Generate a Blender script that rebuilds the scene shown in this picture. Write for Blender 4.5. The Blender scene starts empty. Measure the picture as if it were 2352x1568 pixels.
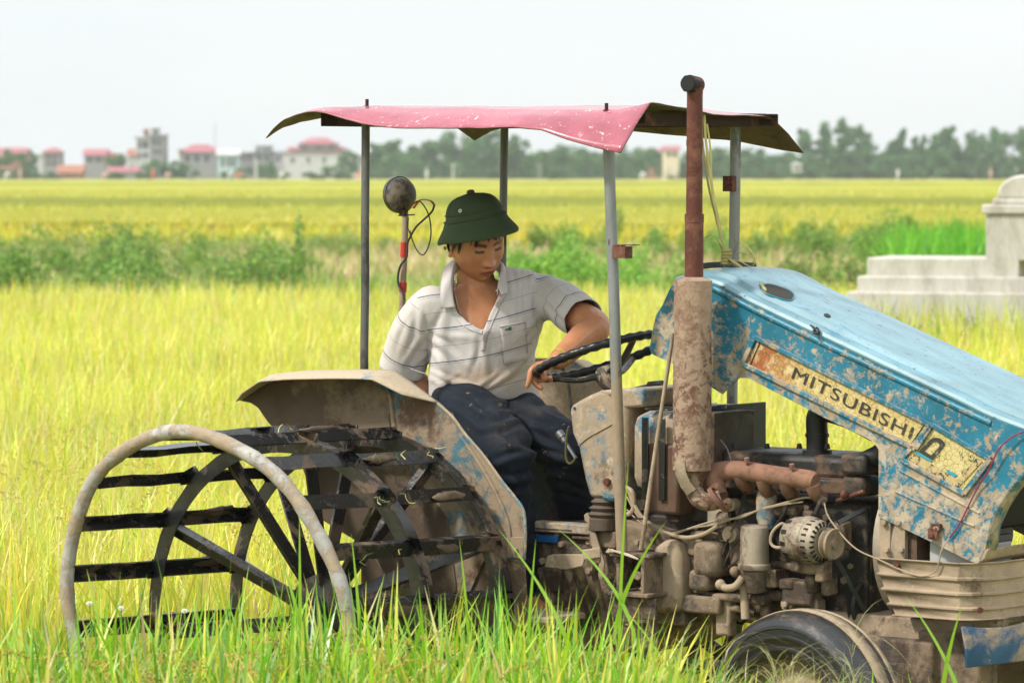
import bpy, bmesh, math, random
import numpy as np
from mathutils import Vector, Matrix, noise as mnoise
from mathutils.bvhtree import BVHTree
R = math.radians
random.seed(7)
rng = np.random.default_rng(11)
scn = bpy.context.scene
col = scn.collection

# ------------------------------------------------------------------ camera
FPX = 9120.0                       # focal length in pixels of a 2352 px wide frame
CAMZ = 1.7
PITCH = math.atan(389.0 / FPX)
cam_d = bpy.data.cameras.new('camera')
cam_d.sensor_width = 36.0
cam_d.lens = 36.0 * FPX / 2352.0
cam_d.clip_start = 0.1
cam_d.clip_end = 6000
cam_d.dof.use_dof = True
cam_d.dof.focus_distance = 11.75
cam_d.dof.aperture_fstop = 7.5
cam_d.dof.aperture_blades = 0
cam = bpy.data.objects.new('camera', cam_d)
cam.location = (0, 0, CAMZ)
cam.rotation_euler = (R(90) - PITCH, 0, 0)
col.objects.link(cam)
scn.camera = cam

# ------------------------------------------------------------------ light
SUN_EL, SUN_AZ = R(47), math.atan2(-0.62, -0.30)       # azimuth measured from +Y towards +X
w = bpy.data.worlds.new('World'); scn.world = w
w.use_nodes = True
nt = w.node_tree; nt.nodes.clear()
def _n(t): return nt.nodes.new(t)
wo = _n('ShaderNodeOutputWorld'); bg1 = _n('ShaderNodeBackground'); bg2 = _n('ShaderNodeBackground')
mixs = _n('ShaderNodeMixShader'); sk = _n('ShaderNodeTexSky')
sk.sky_type = 'NISHITA'; sk.sun_disc = False; sk.sun_elevation = SUN_EL; sk.sun_rotation = SUN_AZ
sk.dust_density = 4.0; sk.air_density = 1.2; sk.ozone_density = 1.0
bg1.inputs[1].default_value = 0.10
nt.links.new(sk.outputs[0], bg1.inputs[0])
tc = _n('ShaderNodeTexCoord'); mp = _n('ShaderNodeMapping'); mp.inputs['Scale'].default_value = (1.0, 1.0, 3.2)
nz = _n('ShaderNodeTexNoise'); nz.inputs['Scale'].default_value = 2.6; nz.inputs['Detail'].default_value = 5
nz.inputs['Roughness'].default_value = 0.55
nt.links.new(tc.outputs['Generated'], mp.inputs[0]); nt.links.new(mp.outputs[0], nz.inputs['Vector'])
cr = _n('ShaderNodeValToRGB')
cr.color_ramp.elements[0].position = 0.3; cr.color_ramp.elements[0].color = (0.84, 0.91, 0.93, 1)
cr.color_ramp.elements[1].position = 0.62; cr.color_ramp.elements[1].color = (0.97, 1.0, 1.0, 1)
nt.links.new(nz.outputs[0], cr.inputs[0])
# an overcast sky is brighter overhead than at the horizon
sxyz = _n('ShaderNodeSeparateXYZ'); nt.links.new(tc.outputs['Generated'], sxyz.inputs[0])
mr = _n('ShaderNodeMapRange'); mr.inputs['From Min'].default_value = 0.02; mr.inputs['From Max'].default_value = 0.6
mr.inputs['To Min'].default_value = 0.835; mr.inputs['To Max'].default_value = 1.28
nt.links.new(sxyz.outputs[2], mr.inputs['Value']); nt.links.new(mr.outputs[0], bg2.inputs[1])
nt.links.new(cr.outputs[0], bg2.inputs[0])
mixs.inputs[0].default_value = 0.88
nt.links.new(bg1.outputs[0], mixs.inputs[1]); nt.links.new(bg2.outputs[0], mixs.inputs[2])
nt.links.new(mixs.outputs[0], wo.inputs[0])

sun_d = bpy.data.lights.new('sun', 'SUN'); sun_d.energy = 2.8; sun_d.angle = R(5.0); sun_d.color = (1.0, 0.95, 0.86)
sun = bpy.data.objects.new('sun', sun_d); col.objects.link(sun)
sdir = Vector((math.sin(SUN_AZ) * math.cos(SUN_EL), math.cos(SUN_AZ) * math.cos(SUN_EL), math.sin(SUN_EL)))
sun.rotation_euler = (-sdir).to_track_quat('-Z', 'Y').to_euler()
sun.location = sdir * 50

vs = scn.view_settings
scn.display_settings.display_device = 'sRGB'
vs.view_transform = 'Standard'; vs.look = 'None'; vs.exposure = 0.45; vs.gamma = 1.0; vs.use_curve_mapping = False
scn.cycles.max_bounces = 8; scn.cycles.transparent_max_bounces = 6
scn.cycles.diffuse_bounces = 3; scn.cycles.glossy_bounces = 3; scn.cycles.transmission_bounces = 3
scn.cycles.volume_bounces = 0
scn.cycles.use_denoising = True

# ------------------------------------------------------------------ projection helpers
CP, SP = math.cos(PITCH), math.sin(PITCH)
TH = R(37.0)
TO = Vector((-0.12, 12.0, 0.0))
TF = Vector((math.cos(TH), -math.sin(TH), 0)); TL = Vector((math.sin(TH), math.cos(TH), 0))
CAM = Vector((0, 0, CAMZ))
def ray(u, v):
    a, b = (u - 1176.0) / FPX, (784.0 - v) / FPX
    return Vector((a, CP + b * SP, -SP + b * CP))
def wp(u, v, d):
    """world point seen at photo point (u, v), d metres away along +Y"""
    r = ray(u, v)
    return CAM + r * (d / r.y)
def loc(p):
    q = p - TO
    return Vector((q.dot(TF), q.dot(TL), q.z))
def tp(u, v, y):
    """tractor-frame point on the lengthwise plane at lateral offset y"""
    r = ray(u, v)
    t = (y - (CAM - TO).dot(TL)) / r.dot(TL)
    return loc(CAM + r * t)
def tx(u, v, x):
    """tractor-frame point on the crosswise plane at x"""
    r = ray(u, v)
    t = (x - (CAM - TO).dot(TF)) / r.dot(TF)
    return loc(CAM + r * t)
def lp(u, v, d):
    return loc(wp(u, v, d))

# ------------------------------------------------------------------ mesh builder
def frames(pts, closed=False):
    n = len(pts); T = []
    for i in range(n):
        if closed: t = pts[(i + 1) % n] - pts[i - 1]
        else: t = pts[min(i + 1, n - 1)] - pts[max(i - 1, 0)]
        T.append(t.normalized() if t.length > 1e-9 else Vector((0, 0, 1)))
    a = Vector((0, 0, 1)) if abs(T[0].z) < 0.9 else Vector((1, 0, 0))
    N = [(a - T[0] * a.dot(T[0])).normalized()]
    for i in range(1, n):
        q = N[-1] - T[i] * N[-1].dot(T[i])
        N.append(q.normalized() if q.length > 1e-6 else N[-1])
    return T, N, [T[i].cross(N[i]) for i in range(n)]

class MB:
    def __init__(s): s.v = []; s.f = []
    def add(s, vs_, fs):
        o = len(s.v); s.v += [Vector(p) for p in vs_]; s.f += [tuple(i + o for i in q) for q in fs]; return s
    def box(s, c, sz, M=None):
        c = Vector(c); M = M or Matrix.Identity(3)
        vs_ = [c + M @ Vector((x * sz[0] / 2, y * sz[1] / 2, z * sz[2] / 2)) for x in (-1, 1) for y in (-1, 1) for z in (-1, 1)]
        return s.add(vs_, [(0, 1, 3, 2), (4, 6, 7, 5), (0, 4, 5, 1), (2, 3, 7, 6), (0, 2, 6, 4), (1, 5, 7, 3)])
    def bar(s, p0, p1, wd, ht, up=(0, 0, 1)):
        p0, p1, up = Vector(p0), Vector(p1), Vector(up)
        t = (p1 - p0); L = t.length; t.normalize()
        b = t.cross(up)
        b = b.normalized() if b.length > 1e-6 else t.orthogonal().normalized()
        n = b.cross(t)
        M = Matrix((t, b, n)).transposed()
        return s.box((p0 + p1) / 2, (L, wd, ht), M)
    def tube(s, pts, r, n=10, closed=False, caps=True, flat=1.0, up=None):
        pts = [Vector(p) for p in pts]; m = len(pts)
        rr = r if isinstance(r, (list, tuple)) else [r] * m
        T, N, B = frames(pts, closed); vs_ = []
        if up is not None:
            for i in range(m):
                b = T[i].cross(Vector(up)).normalized(); B[i] = b; N[i] = b.cross(T[i])
        for i in range(m):
            for k in range(n):
                a = 2 * math.pi * k / n
                vs_.append(pts[i] + (N[i] * math.cos(a) * flat + B[i] * math.sin(a)) * rr[i])
        fs = []
        for i in range(m if closed else m - 1):
            j = (i + 1) % m
            for k in range(n):
                l = (k + 1) % n
                fs.append((i * n + k, i * n + l, j * n + l, j * n + k))
        if caps and not closed:
            fs.append(tuple(range(n - 1, -1, -1))); fs.append(tuple((m - 1) * n + k for k in range(n)))
        return s.add(vs_, fs)
    def cyl(s, p0, p1, r0, r1=None, n=18, caps=True):
        return s.tube([p0, p1], [r0, r0 if r1 is None else r1], n, caps=caps)
    def lathe(s, prof, o, ax, n=32, closed=False, jit=None, e=(1, 1)):
        o, ax = Vector(o), Vector(ax).normalized()
        a = ax.orthogonal().normalized() if abs(ax.y) < 0.99 else Vector((1, 0, 0))
        b = ax.cross(a); m = len(prof); vs_ = []
        for k in range(n):
            t = 2 * math.pi * k / n
            for i, (r_, h) in enumerate(prof):
                rr = r_ + (jit(k, i) if jit else 0)
                vs_.append(o + ax * h + (a * math.cos(t) * e[0] + b * math.sin(t) * e[1]) * rr)
        fs = []
        for k in range(n):
            l = (k + 1) % n
            for i in range(m if closed else m - 1):
                j = (i + 1) % m
                fs.append((k * m + i, l * m + i, l * m + j, k * m + j))
        return s.add(vs_, fs)
    def prism(s, pts, off):
        pts = [Vector(p) for p in pts]; off = Vector(off); n = len(pts)
        vs_ = pts + [p + off for p in pts]
        fs = [tuple(range(n)), tuple(range(2 * n - 1, n - 1, -1))]
        for i in range(n):
            j = (i + 1) % n
            fs.append((i, i + n, j + n, j))
        return s.add(vs_, fs)
    def grid(s, P):
        m, n = len(P), len(P[0])
        return s.add([p for r_ in P for p in r_], [(i * n + j, (i + 1) * n + j, (i + 1) * n + j + 1, i * n + j + 1) for i in range(m - 1) for j in range(n - 1)])
    def sph(s, c, r, n=14, M=None):
        c = Vector(c); r = (r, r, r) if not isinstance(r, (tuple, list)) else r
        M = M or Matrix.Identity(3); vs_ = []; h = n // 2
        vs_.append(c + M @ Vector((0, 0, r[2])))
        for i in range(1, h):
            a = math.pi * i / h
            for k in range(n):
                t = 2 * math.pi * k / n
                vs_.append(c + M @ Vector((r[0] * math.sin(a) * math.cos(t), r[1] * math.sin(a) * math.sin(t), r[2] * math.cos(a))))
        vs_.append(c + M @ Vector((0, 0, -r[2]))); L = len(vs_) - 1
        fs = [(0, 1 + k, 1 + (k + 1) % n) for k in range(n)]
        for i in range(h - 2):
            for k in range(n):
                a0 = 1 + i * n; l = (k + 1) % n
                fs.append((a0 + k, a0 + n + k, a0 + n + l, a0 + l))
        a0 = 1 + (h - 2) * n
        fs += [(L, a0 + (k + 1) % n, a0 + k) for k in range(n)]
        return s.add(vs_, fs)
    def bolt(s, p, ax, r=0.009, h=0.01):
        p, ax = Vector(p), Vector(ax).normalized()
        return s.cyl(p, p + ax * h, r, n=6)
    def build(s, name, mat_, parent=None, bevel=0.0, smooth=True, solid=0.0, ang=40, sub=0):
        me = bpy.data.meshes.new(name)
        me.from_pydata([tuple(p) for p in s.v], [], s.f); me.update()
        bm = bmesh.new(); bm.from_mesh(me); bmesh.ops.recalc_face_normals(bm, faces=bm.faces); bm.to_mesh(me); bm.free()
        if smooth:
            me.shade_smooth(); me.set_sharp_from_angle(angle=R(ang))
        if mat_: me.materials.append(mat_)
        o = bpy.data.objects.new(name, me); col.objects.link(o)
        if parent: o.parent = parent
        if solid:
            q = o.modifiers.new('solid', 'SOLIDIFY'); q.thickness = solid; q.offset = 0
        if bevel:
            q = o.modifiers.new('bevel', 'BEVEL'); q.width = bevel; q.segments = 2; q.limit_method = 'ANGLE'; q.angle_limit = R(35)
            q.harden_normals = False
        if sub:
            q = o.modifiers.new('sub', 'SUBSURF'); q.levels = sub; q.render_levels = sub
        return o

def tag(o, label=None, cat=None, group=None, kind=None):
    if label: o['label'] = label
    if cat: o['category'] = cat
    if group: o['group'] = group
    if kind: o['kind'] = kind
    return o
def empty(name, p=(0, 0, 0), rz=0.0, parent=None):
    o = bpy.data.objects.new(name, None); o.empty_display_size = 0.2
    o.location = p; o.rotation_euler = (0, 0, rz); col.objects.link(o)
    if parent: o.parent = parent
    return o
def copy_tree(o, parent=None):
    c = o.copy(); col.objects.link(c)
    if parent: c.parent = parent
    for ch in list(o.children): copy_tree(ch, c)
    return c
def interp(xs, ys, x): return float(np.interp(x, xs, ys))
def spline(pts, n):
    """Catmull-Rom resample of a list of Vectors"""
    pts = [Vector(p) for p in pts]; out = []; m = len(pts) - 1
    for k in range(n):
        t = k / (n - 1) * m; i = min(int(t), m - 1); f = t - i
        p0, p1, p2, p3 = pts[max(i - 1, 0)], pts[i], pts[i + 1], pts[min(i + 2, m)]
        out.append(0.5 * ((2 * p1) + (p2 - p0) * f + (2 * p0 - 5 * p1 + 4 * p2 - p3) * f * f + (3 * p1 - p0 - 3 * p2 + p3) * f ** 3))
    return out

# ------------------------------------------------------------------ materials
def nmat(name):
    m = bpy.data.materials.new(name); m.use_nodes = True
    return m, m.node_tree, m.node_tree.nodes['Principled BSDF']
def lnk(t, a, b): t.links.new(a, b)
def coords(t, scale=(1, 1, 1), off=(0, 0, 0), kind='Object'):
    c = t.nodes.new('ShaderNodeTexCoord'); m = t.nodes.new('ShaderNodeMapping')
    m.inputs['Scale'].default_value = scale; m.inputs['Location'].default_value = off
    lnk(t, c.outputs[kind], m.inputs[0]); return m.outputs[0]
def noise(t, scale, detail=6, rough=0.6, vec=None, dist=0.0):
    n = t.nodes.new('ShaderNodeTexNoise'); n.inputs['Scale'].default_value = scale; n.inputs['Detail'].default_value = detail
    n.inputs['Roughness'].default_value = rough; n.inputs['Distortion'].default_value = dist
    if vec is not None: lnk(t, vec, n.inputs['Vector'])
    return n.outputs[0]
def ramp(t, fac, stops):
    r = t.nodes.new('ShaderNodeValToRGB'); e = r.color_ramp.elements
    while len(e) < len(stops): e.new(0.5)
    for i, (p, c) in enumerate(stops):
        e[i].position = p; e[i].color = (c, c, c, 1) if not isinstance(c, (tuple, list)) else (*c[:3], 1)
    lnk(t, fac, r.inputs[0]); return r.outputs[0]
def mixc(t, fac, a, b, mode='MIX'):
    m = t.nodes.new('ShaderNodeMix'); m.data_type = 'RGBA'; m.blend_type = mode
    for i, x in ((0, fac), (6, a), (7, b)):
        if isinstance(x, (int, float)): m.inputs[i].default_value = x
        elif isinstance(x, (tuple, list)): m.inputs[i].default_value = (*x[:3], 1)
        else: lnk(t, x, m.inputs[i])
    return m.outputs[2]
def math_(t, op, a, b=None):
    m = t.nodes.new('ShaderNodeMath'); m.operation = op
    for i, x in enumerate((a, b)):
        if x is None: continue
        if isinstance(x, (int, float)): m.inputs[i].default_value = x
        else: lnk(t, x, m.inputs[i])
    return m.outputs[0]
def bump(t, b, height, strength=0.4, dist=0.004):
    n = t.nodes.new('ShaderNodeBump'); n.inputs['Strength'].default_value = strength; n.inputs['Distance'].default_value = dist
    lnk(t, height, n.inputs['Height']); lnk(t, n.outputs[0], b.inputs['Normal'])
_seed = [0]
def grime(name, base, layers=(), rough=0.6, metal=0.0, bmp=0.4, bscale=60, spec=0.4, stretch=(1, 1, 1), vary=0.25, grad=None):
    """paint or bare metal with noise-shaped coats (dried mud, rust, scuffs) over it; layers = (colour, scale, lo, hi, roughness)"""
    m, t, b = nmat(name); _seed[0] += 1; o = _seed[0] * 3.7
    vec = coords(t, stretch, (o, o * 0.7, o * 1.3))
    fine = noise(t, bscale, 5, 0.65, vec)
    c = mixc(t, ramp(t, noise(t, 9, 5, 0.6, vec), [(0.3, 0.0), (0.7, 1.0)]), tuple(x * (1 - vary) for x in base), tuple(min(1, x * (1 + vary)) for x in base))
    rgh = None; hgt = fine
    for i, L in enumerate(layers):
        colr, sc, lo, hi = L[:4]
        v2 = coords(t, stretch, (o * 1.9 + i * 5.1, i * 2.3 - o, o * 0.4 + i))
        nf = noise(t, sc, 10, 0.74, v2, 0.35)
        if grad and i < grad[3]:                     # mud thrown up from below thins out along this direction
            vd = t.nodes.new('ShaderNodeVectorMath'); vd.operation = 'DOT_PRODUCT'; vd.inputs[1].default_value = grad[0]
            lnk(t, coords(t), vd.inputs[0])
            ofs = math_(t, 'MULTIPLY', math_(t, 'SUBTRACT', vd.outputs['Value'], grad[1]), grad[2])
            ofs = math_(t, 'MAXIMUM', math_(t, 'MINIMUM', ofs, grad[4]), -grad[4]); nf = math_(t, 'ADD', nf, ofs)
        mk = ramp(t, nf, [(lo, 0.0), (hi, 1.0)])
        c2 = mixc(t, fine, tuple(x * 0.72 for x in colr), tuple(min(1, x * 1.22) for x in colr))
        c = mixc(t, mk, c, c2)
        rr = L[4] if len(L) > 4 else 0.85
        rgh = mixc(t, mk, rgh if rgh is not None else (rough,) * 3, (rr,) * 3)
        hgt = math_(t, 'ADD', hgt, math_(t, 'MULTIPLY', mk, 0.5))
    lnk(t, c, b.inputs['Base Color'])
    if rgh is not None: lnk(t, rgh, b.inputs['Roughness'])
    else: b.inputs['Roughness'].default_value = rough
    b.inputs['Metallic'].default_value = metal
    b.inputs['Specular IOR Level'].default_value = spec
    if bmp: bump(t, b, hgt, bmp)
    return m
def plain(name, base, rough=0.6, metal=0.0, vary=0.12, scale=20, spec=0.4, bmp=0.15):
    return grime(name, base, (), rough, metal, bmp, scale * 3, spec, vary=vary)

MUD = (0.345, 0.262, 0.178); MUDD = (0.125, 0.080, 0.052); MUDL = (0.46, 0.37, 0.265)
BLUE = (0.010, 0.15, 0.25); RUST = (0.15, 0.052, 0.03)
M = {}
M['hood_top'] = grime('blue_hood_sky_sheen', (0.15, 0.28, 0.335), [((0.06, 0.06, 0.06), 55, 0.60, 0.64), (BLUE, 6, 0.60, 0.74, 0.4), ((0.2, 0.1, 0.08), 34, 0.68, 0.72)], 0.36, 0, 0.12, 40, 0.5, (0.5, 1.6, 1))  # blue paint paled to carry the sky's reflection on the bonnet top
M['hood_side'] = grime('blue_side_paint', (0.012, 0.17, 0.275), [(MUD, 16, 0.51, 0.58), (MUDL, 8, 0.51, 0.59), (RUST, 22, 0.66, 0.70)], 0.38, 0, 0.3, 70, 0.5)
M['blue_mud'] = grime('muddy_blue_paint', (0.03, 0.16, 0.26), [(MUD, 7, 0.40, 0.49), (MUDL, 24, 0.5, 0.62), (MUDD, 3.2, 0.58, 0.66)], 0.5, 0, 0.4, 80)
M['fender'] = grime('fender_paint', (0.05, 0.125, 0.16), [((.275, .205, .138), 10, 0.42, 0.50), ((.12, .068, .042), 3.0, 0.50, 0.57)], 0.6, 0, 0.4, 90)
M['fender_top'] = grime('fender_pale_mud', (0.09, 0.22, 0.30), [(MUDL, 9, 0.30, 0.40)], 0.7, 0, 0.4, 80)  # paler mud coat than on the side plate
M['fender_in'] = grime('fender_mud_in_shade', (0.085, 0.058, 0.038), [((0.20, 0.145, 0.095), 2.2, 0.52, 0.60), ((0.05, 0.033, 0.022), 7, 0.55, 0.63, 0.4)], 0.8, 0, 0.5, 60)  # mud brown deepened to hold the shade under the fender flange
M['mud'] = grime('dried_mud', MUD, [(MUDD, 7, 0.55, 0.66), (MUDL, 16, 0.55, 0.65)], 0.9, 0, 0.6, 50)
M['engine'] = grime('muddy_engine_casting', (0.06, 0.05, 0.042), [((.235, .170, .112), 9, 0.40, 0.54), (MUD, 15, 0.57, 0.66), ((.075, .048, .032), 7, 0.50, 0.58), ((0.03, 0.09, 0.13), 10, 0.64, 0.7, 0.5)], 0.7, 0, 0.6, 60)
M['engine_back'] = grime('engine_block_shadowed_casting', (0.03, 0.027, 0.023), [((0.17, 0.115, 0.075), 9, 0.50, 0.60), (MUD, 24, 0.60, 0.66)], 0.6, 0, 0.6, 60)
M['engine_dark'] = grime('oily_engine_metal', (0.022, 0.02, 0.018), [((0.13, 0.08, 0.05), 9, 0.50, 0.60), ((0.28, 0.19, 0.12), 22, 0.62, 0.68)], 0.5, 0.0, 0.5, 60)
M['black'] = grime('black_wet_steel', (0.012, 0.012, 0.013), [((0.125, 0.078, 0.048), 8, 0.53, 0.60, 0.7)], 0.24, 0.0, 0.35, 50, 0.7)
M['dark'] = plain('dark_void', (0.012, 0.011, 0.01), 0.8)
M['pipe_mud'] = grime('mud_caked_pipe', (0.36, 0.34, 0.31), [(MUD, 9, 0.46, 0.54), (MUDD, 22, 0.6, 0.68)], 0.55, 0, 0.8, 45)
M['galv'] = grime('galvanised_pipe', (0.24, 0.25, 0.25), [((0.13, 0.14, 0.15), 18, 0.5, 0.6, 0.5), (RUST, 26, 0.66, 0.70)], 0.45, 0.35, 0.2, 80, stretch=(1, 1, 0.45))
M['post'] = grime('galvanised_post_muddy_foot', (0.24, 0.25, 0.25), [(MUD, 9, 0.50, 0.58), ((0.13, 0.14, 0.15), 18, 0.56, 0.64, 0.5), (RUST, 26, 0.66, 0.70)], 0.45, 0.3, 0.25, 80, stretch=(1, 1, 0.45), grad=((0, 0, 1), 1.22, -.5, 1, .16))
M['post_grey'] = grime('weathered_grey_pipe', (0.14, 0.14, 0.135), [(MUD, 9, 0.58, 0.66), ((.07, .068, .062), 14, .5, .6, .5)], 0.5, 0.25, 0.3, 80, stretch=(1, 1, .5))
M['galv_mud'] = grime('muddy_pipe', (0.2, 0.2, 0.19), [(MUD, 6, 0.30, 0.42), (MUDD, 4, 0.56, 0.66)], 0.6, 0.1, 0.3, 80)
M['rust'] = grime('rusty_pipe', (0.115, 0.036, 0.024), [((0.20, 0.085, 0.055), 14, 0.5, 0.62), ((0.44, 0.33, 0.26), 34, 0.63, 0.67)], 0.75, 0.1, 0.4, 90)
M['rust_dark'] = grime('rusty_angle_iron', (0.045, 0.022, 0.015), [((0.17, 0.075, 0.04), 12, 0.52, 0.66)], 0.8, 0.1, 0.4, 80)
M['muffler'] = grime('muffler_rust_mud', (0.135, 0.062, 0.04), [((0.36, 0.25, 0.18), 22, 0.47, 0.53), (MUDL, 60, 0.56, 0.62), ((0.38, 0.26, 0.18), 2.6, 0.46, 0.58)], 0.85, 0, 0.6, 120)
M['manifold'] = grime('manifold_dusty_rust', (0.25, 0.13, 0.085), [((0.16, 0.075, 0.05), 12, 0.52, 0.64)], 0.9, 0, 0.6, 140)
M['alu'] = grime('dusty_aluminium', (0.33, 0.275, 0.205), [(MUDD, 12, 0.54, 0.64)], 0.6, 0.2, 0.3, 80)
M['rubber'] = grime('wet_tyre_rubber', (0.014, 0.014, 0.016), [((0.12, 0.085, 0.055), 8, 0.56, 0.68, 0.6)], 0.33, 0, 0.2, 60, 0.6)
M['rubber_mud'] = grime('tyre_mud', (0.05, 0.035, 0.025), [(MUD, 6, 0.36, 0.5)], 0.6, 0, 0.6, 50)
M['grip'] = plain('black_grip', (0.012, 0.013, 0.014), 0.32, 0, 0.1)
M['roof_red'] = grime('red_sheet_metal', (0.34, 0.075, 0.11), [((0.62, 0.50, 0.40), 34, 0.615, 0.63), ((0.66, 0.58, 0.5), 75, 0.635, 0.65), ((0.30, 0.04, 0.07), 6, 0.55, 0.7, 0.2)], 0.20, 0, 0.06, 30, 0.75)
M['strap'] = plain('yellow_straw_strap', (0.42, 0.36, 0.12), 0.6, 0, 0.3)
M['tape'] = plain('red_tape', (0.45, 0.03, 0.02), 0.4)
M['wire'] = plain('wire_insulation', (0.03, 0.03, 0.032), 0.5)
M['wire_red'] = plain('purple_red_wire', (0.25, 0.03, 0.09), 0.5)
M['wire_tan'] = plain('muddy_wire', (0.35, 0.27, 0.18), 0.7)
M['lampglass'] = plain('lamp_glass', (0.5, 0.5, 0.48), 0.1)
M['lampback'] = grime('muddy_lamp_shell', (0.035, 0.034, 0.032), [((0.20, 0.16, 0.12), 16, 0.46, 0.58), ((0.2, 0.13, 0.09), 40, 0.62, 0.66)], 0.4)
# ================================================================== TRACTOR
T = tp
tr = empty('tractor', TO, -TH)
tag(tr, 'mud-splashed blue four-wheel tractor with raised bonnet, red canopy and iron cage wheels', 'tractor')
YN = Vector((0, -1, 0))
def V(*a): return Vector(a)
def Tz(u, v, y, dy):                         # traced point pushed sideways by dy
    p = T(u, v, y); p.y += dy; return p
def outline(pts, y): return [T(u, v, y) for u, v in pts]

# ---------------------------------------------------------------- canopy
PY = 0.34
can = empty('canopy', (0, 0, 0), 0, tr)
def curve(pts, y):
    q = [T(u, v, y) for u, v in pts]
    return [p.x for p in q], [p.z for p in q]
K0 = curve([(610, 318), (628, 296), (650, 276), (678, 263), (702, 256), (722, 255), (745, 259), (785, 272), (830, 285), (880, 291), (960, 293), (1100, 295), (1180, 291), (1240, 297), (1300, 318), (1365, 337), (1425, 352)], -0.46)
K1 = curve([(690, 277), (705, 266), (728, 256), (752, 250), (845, 245), (1000, 247), (1200, 250), (1385, 252), (1420, 251), (1460, 243), (1495, 234)], -0.34)
zf = K1[1][4]
K2 = ([K0[0][0] - .0, K0[0][0] + .1, 0.0, 0.6, T(1640, 262, 0).x], [zf - .012, zf, zf, zf, T(1640, 262, 0).z])
K3 = ([K0[0][0] + .03, 0, .6, T(1770, 268, .34).x], [zf - .03, zf - .004, zf - .004, T(1770, 268, .34).z])
K4 = curve([(1090, 322), (1130, 300), (1180, 286), (1300, 285), (1460, 302), (1590, 313), (1700, 325), (1845, 352)], 0.47)
def midk(a, b, f, lift):
    n = 40; X, Z = [], []
    for i in range(n):
        s = i / (n - 1); q = []
        for k in (a, b):
            x = k[0][0] + (k[0][-1] - k[0][0]) * s; q.append((x, interp(k[0], k[1], x)))
        X.append(q[0][0] * (1 - f) + q[1][0] * f); Z.append(q[0][1] * (1 - f) + q[1][1] * f + lift)
    return X, Z
KS = [(-0.46, K0), (-0.40, midk(K0, K1, .5, .008)), (-0.34, K1), (-.17, midk(K1, K2, .5, 0.004)), (0, K2), (0.2, midk(K2, K3, .55, .002)), (0.34, K3), (0.41, midk(K3, K4, .55, .008)), (0.47, K4)]
ys = [k[0] for k in KS]; NX, NY = 90, 64
Pg = []
rawx, rawz = [], []
for _, k in KS:
    xx = np.linspace(k[0][0], k[0][-1], NX); rawx.append(xx); rawz.append(np.interp(xx, k[0], k[1]))
rawx, rawz = np.array(rawx), np.array(rawz)
for j in range(NX):
    r_ = []
    for y in np.linspace(ys[0], ys[-1], NY):
        x = interp(ys, rawx[:, j], y); z = interp(ys, rawz[:, j], y)
        nn = mnoise.noise(Vector((x * 5, y * 5, 0))) * .004 + mnoise.noise(Vector((x * 14, y * 14, 3))) * .0015
        e = .006 * mnoise.noise(Vector((x * 20, y * 20, 7))) if (j in (0, NX - 1)) else 0
        r_.append(V(x + e, y, z + nn))
    Pg.append(r_)
mb = MB().grid(Pg)
M['roof_under'] = grime('roof_sheet_underside', (0.13, 0.09, 0.045), [((0.06, 0.04, 0.022), 6, .5, .62), ((.2, .15, .08), 25, .6, .7)], .7, .1, .3, 60)
roof = mb.build('roof_sheet', M['roof_red'], can, ang=70)
roof.data.materials.append(M['roof_under'])
if sum(p.normal.z for p in roof.data.polygons) < 0: roof.data.flip_normals()
q = roof.modifiers.new('solid', 'SOLIDIFY'); q.thickness = .003; q.offset = -1; q.material_offset = 1; q.material_offset_rim = 1
# frame of angle irons under the sheet
zb = T(745, 275, -.37).z
xr, xf2 = T(748, 275, -.37).x, T(1424, 275, -.37).x
fr = MB()
def angle(m, a, b, inward, h=.034, th=.004):
    a, b = Vector(a), Vector(b)
    m.bar(a, b, th, h)
    m.bar(a + Vector(inward) * h / 2 + V(0, 0, h / 2), b + Vector(inward) * h / 2 + V(0, 0, h / 2), h, th)
angle(fr, (xr, -.39, zb), (xr, .40, zb), (1, 0, 0), .04)
angle(fr, (xf2, -.33, zb - .008), (xf2, .38, zb - .003), (-1, 0, 0), .036)
angle(fr, (xr + .01, -.33, zb - .004), (xf2 + .06, -.33, zb - .004), (0, 1, 0), .03)
angle(fr, (xr + .01, .35, zb - .004), (xf2 + .06, .35, zb - .004), (0, -1, 0), .034)
angle(fr, (xf2 - .16, -.33, zb - .010), (xf2 - .16, .36, zb - .010), (1, 0, 0), .026)
fr.build('roof_frame', M['rust_dark'], can)
def post(u0, v0, u1, v1, y, r, mats, name='canopy_post'):
    a, b = T(u0, v0, y), T(u1, v1, y); n = 14
    pts = [a.lerp(b, i / (n - 1)) + V(mnoise.noise(V(i * .3, u0, 0)) * .002, 0, 0) for i in range(n)]
    return MB().tube(pts, r, 16).build(name, mats, can)
pA = post(840, 282, 837, 862, -PY, .0125, M['post_grey'])
pB = post(1397, 300, 1429, 1266, -PY, .0162, M['post'])
pC = post(1159, 288, 1149, 930, PY, .0125, M['post_grey'])
pD = post(1690, 292, 1681, 1010, PY, .0165, M['galv'])
for u, v, pp in ((843, 228, pA), (1393, 237, pB)):
    MB().cyl(T(u, v, -PY), T(u, v + 40, -PY), .0052, n=10).cyl(T(u, v + 15, -PY), T(u, v + 27, -PY), .010, n=6).build('post_bolt', M['rust_dark'], pp)
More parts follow.
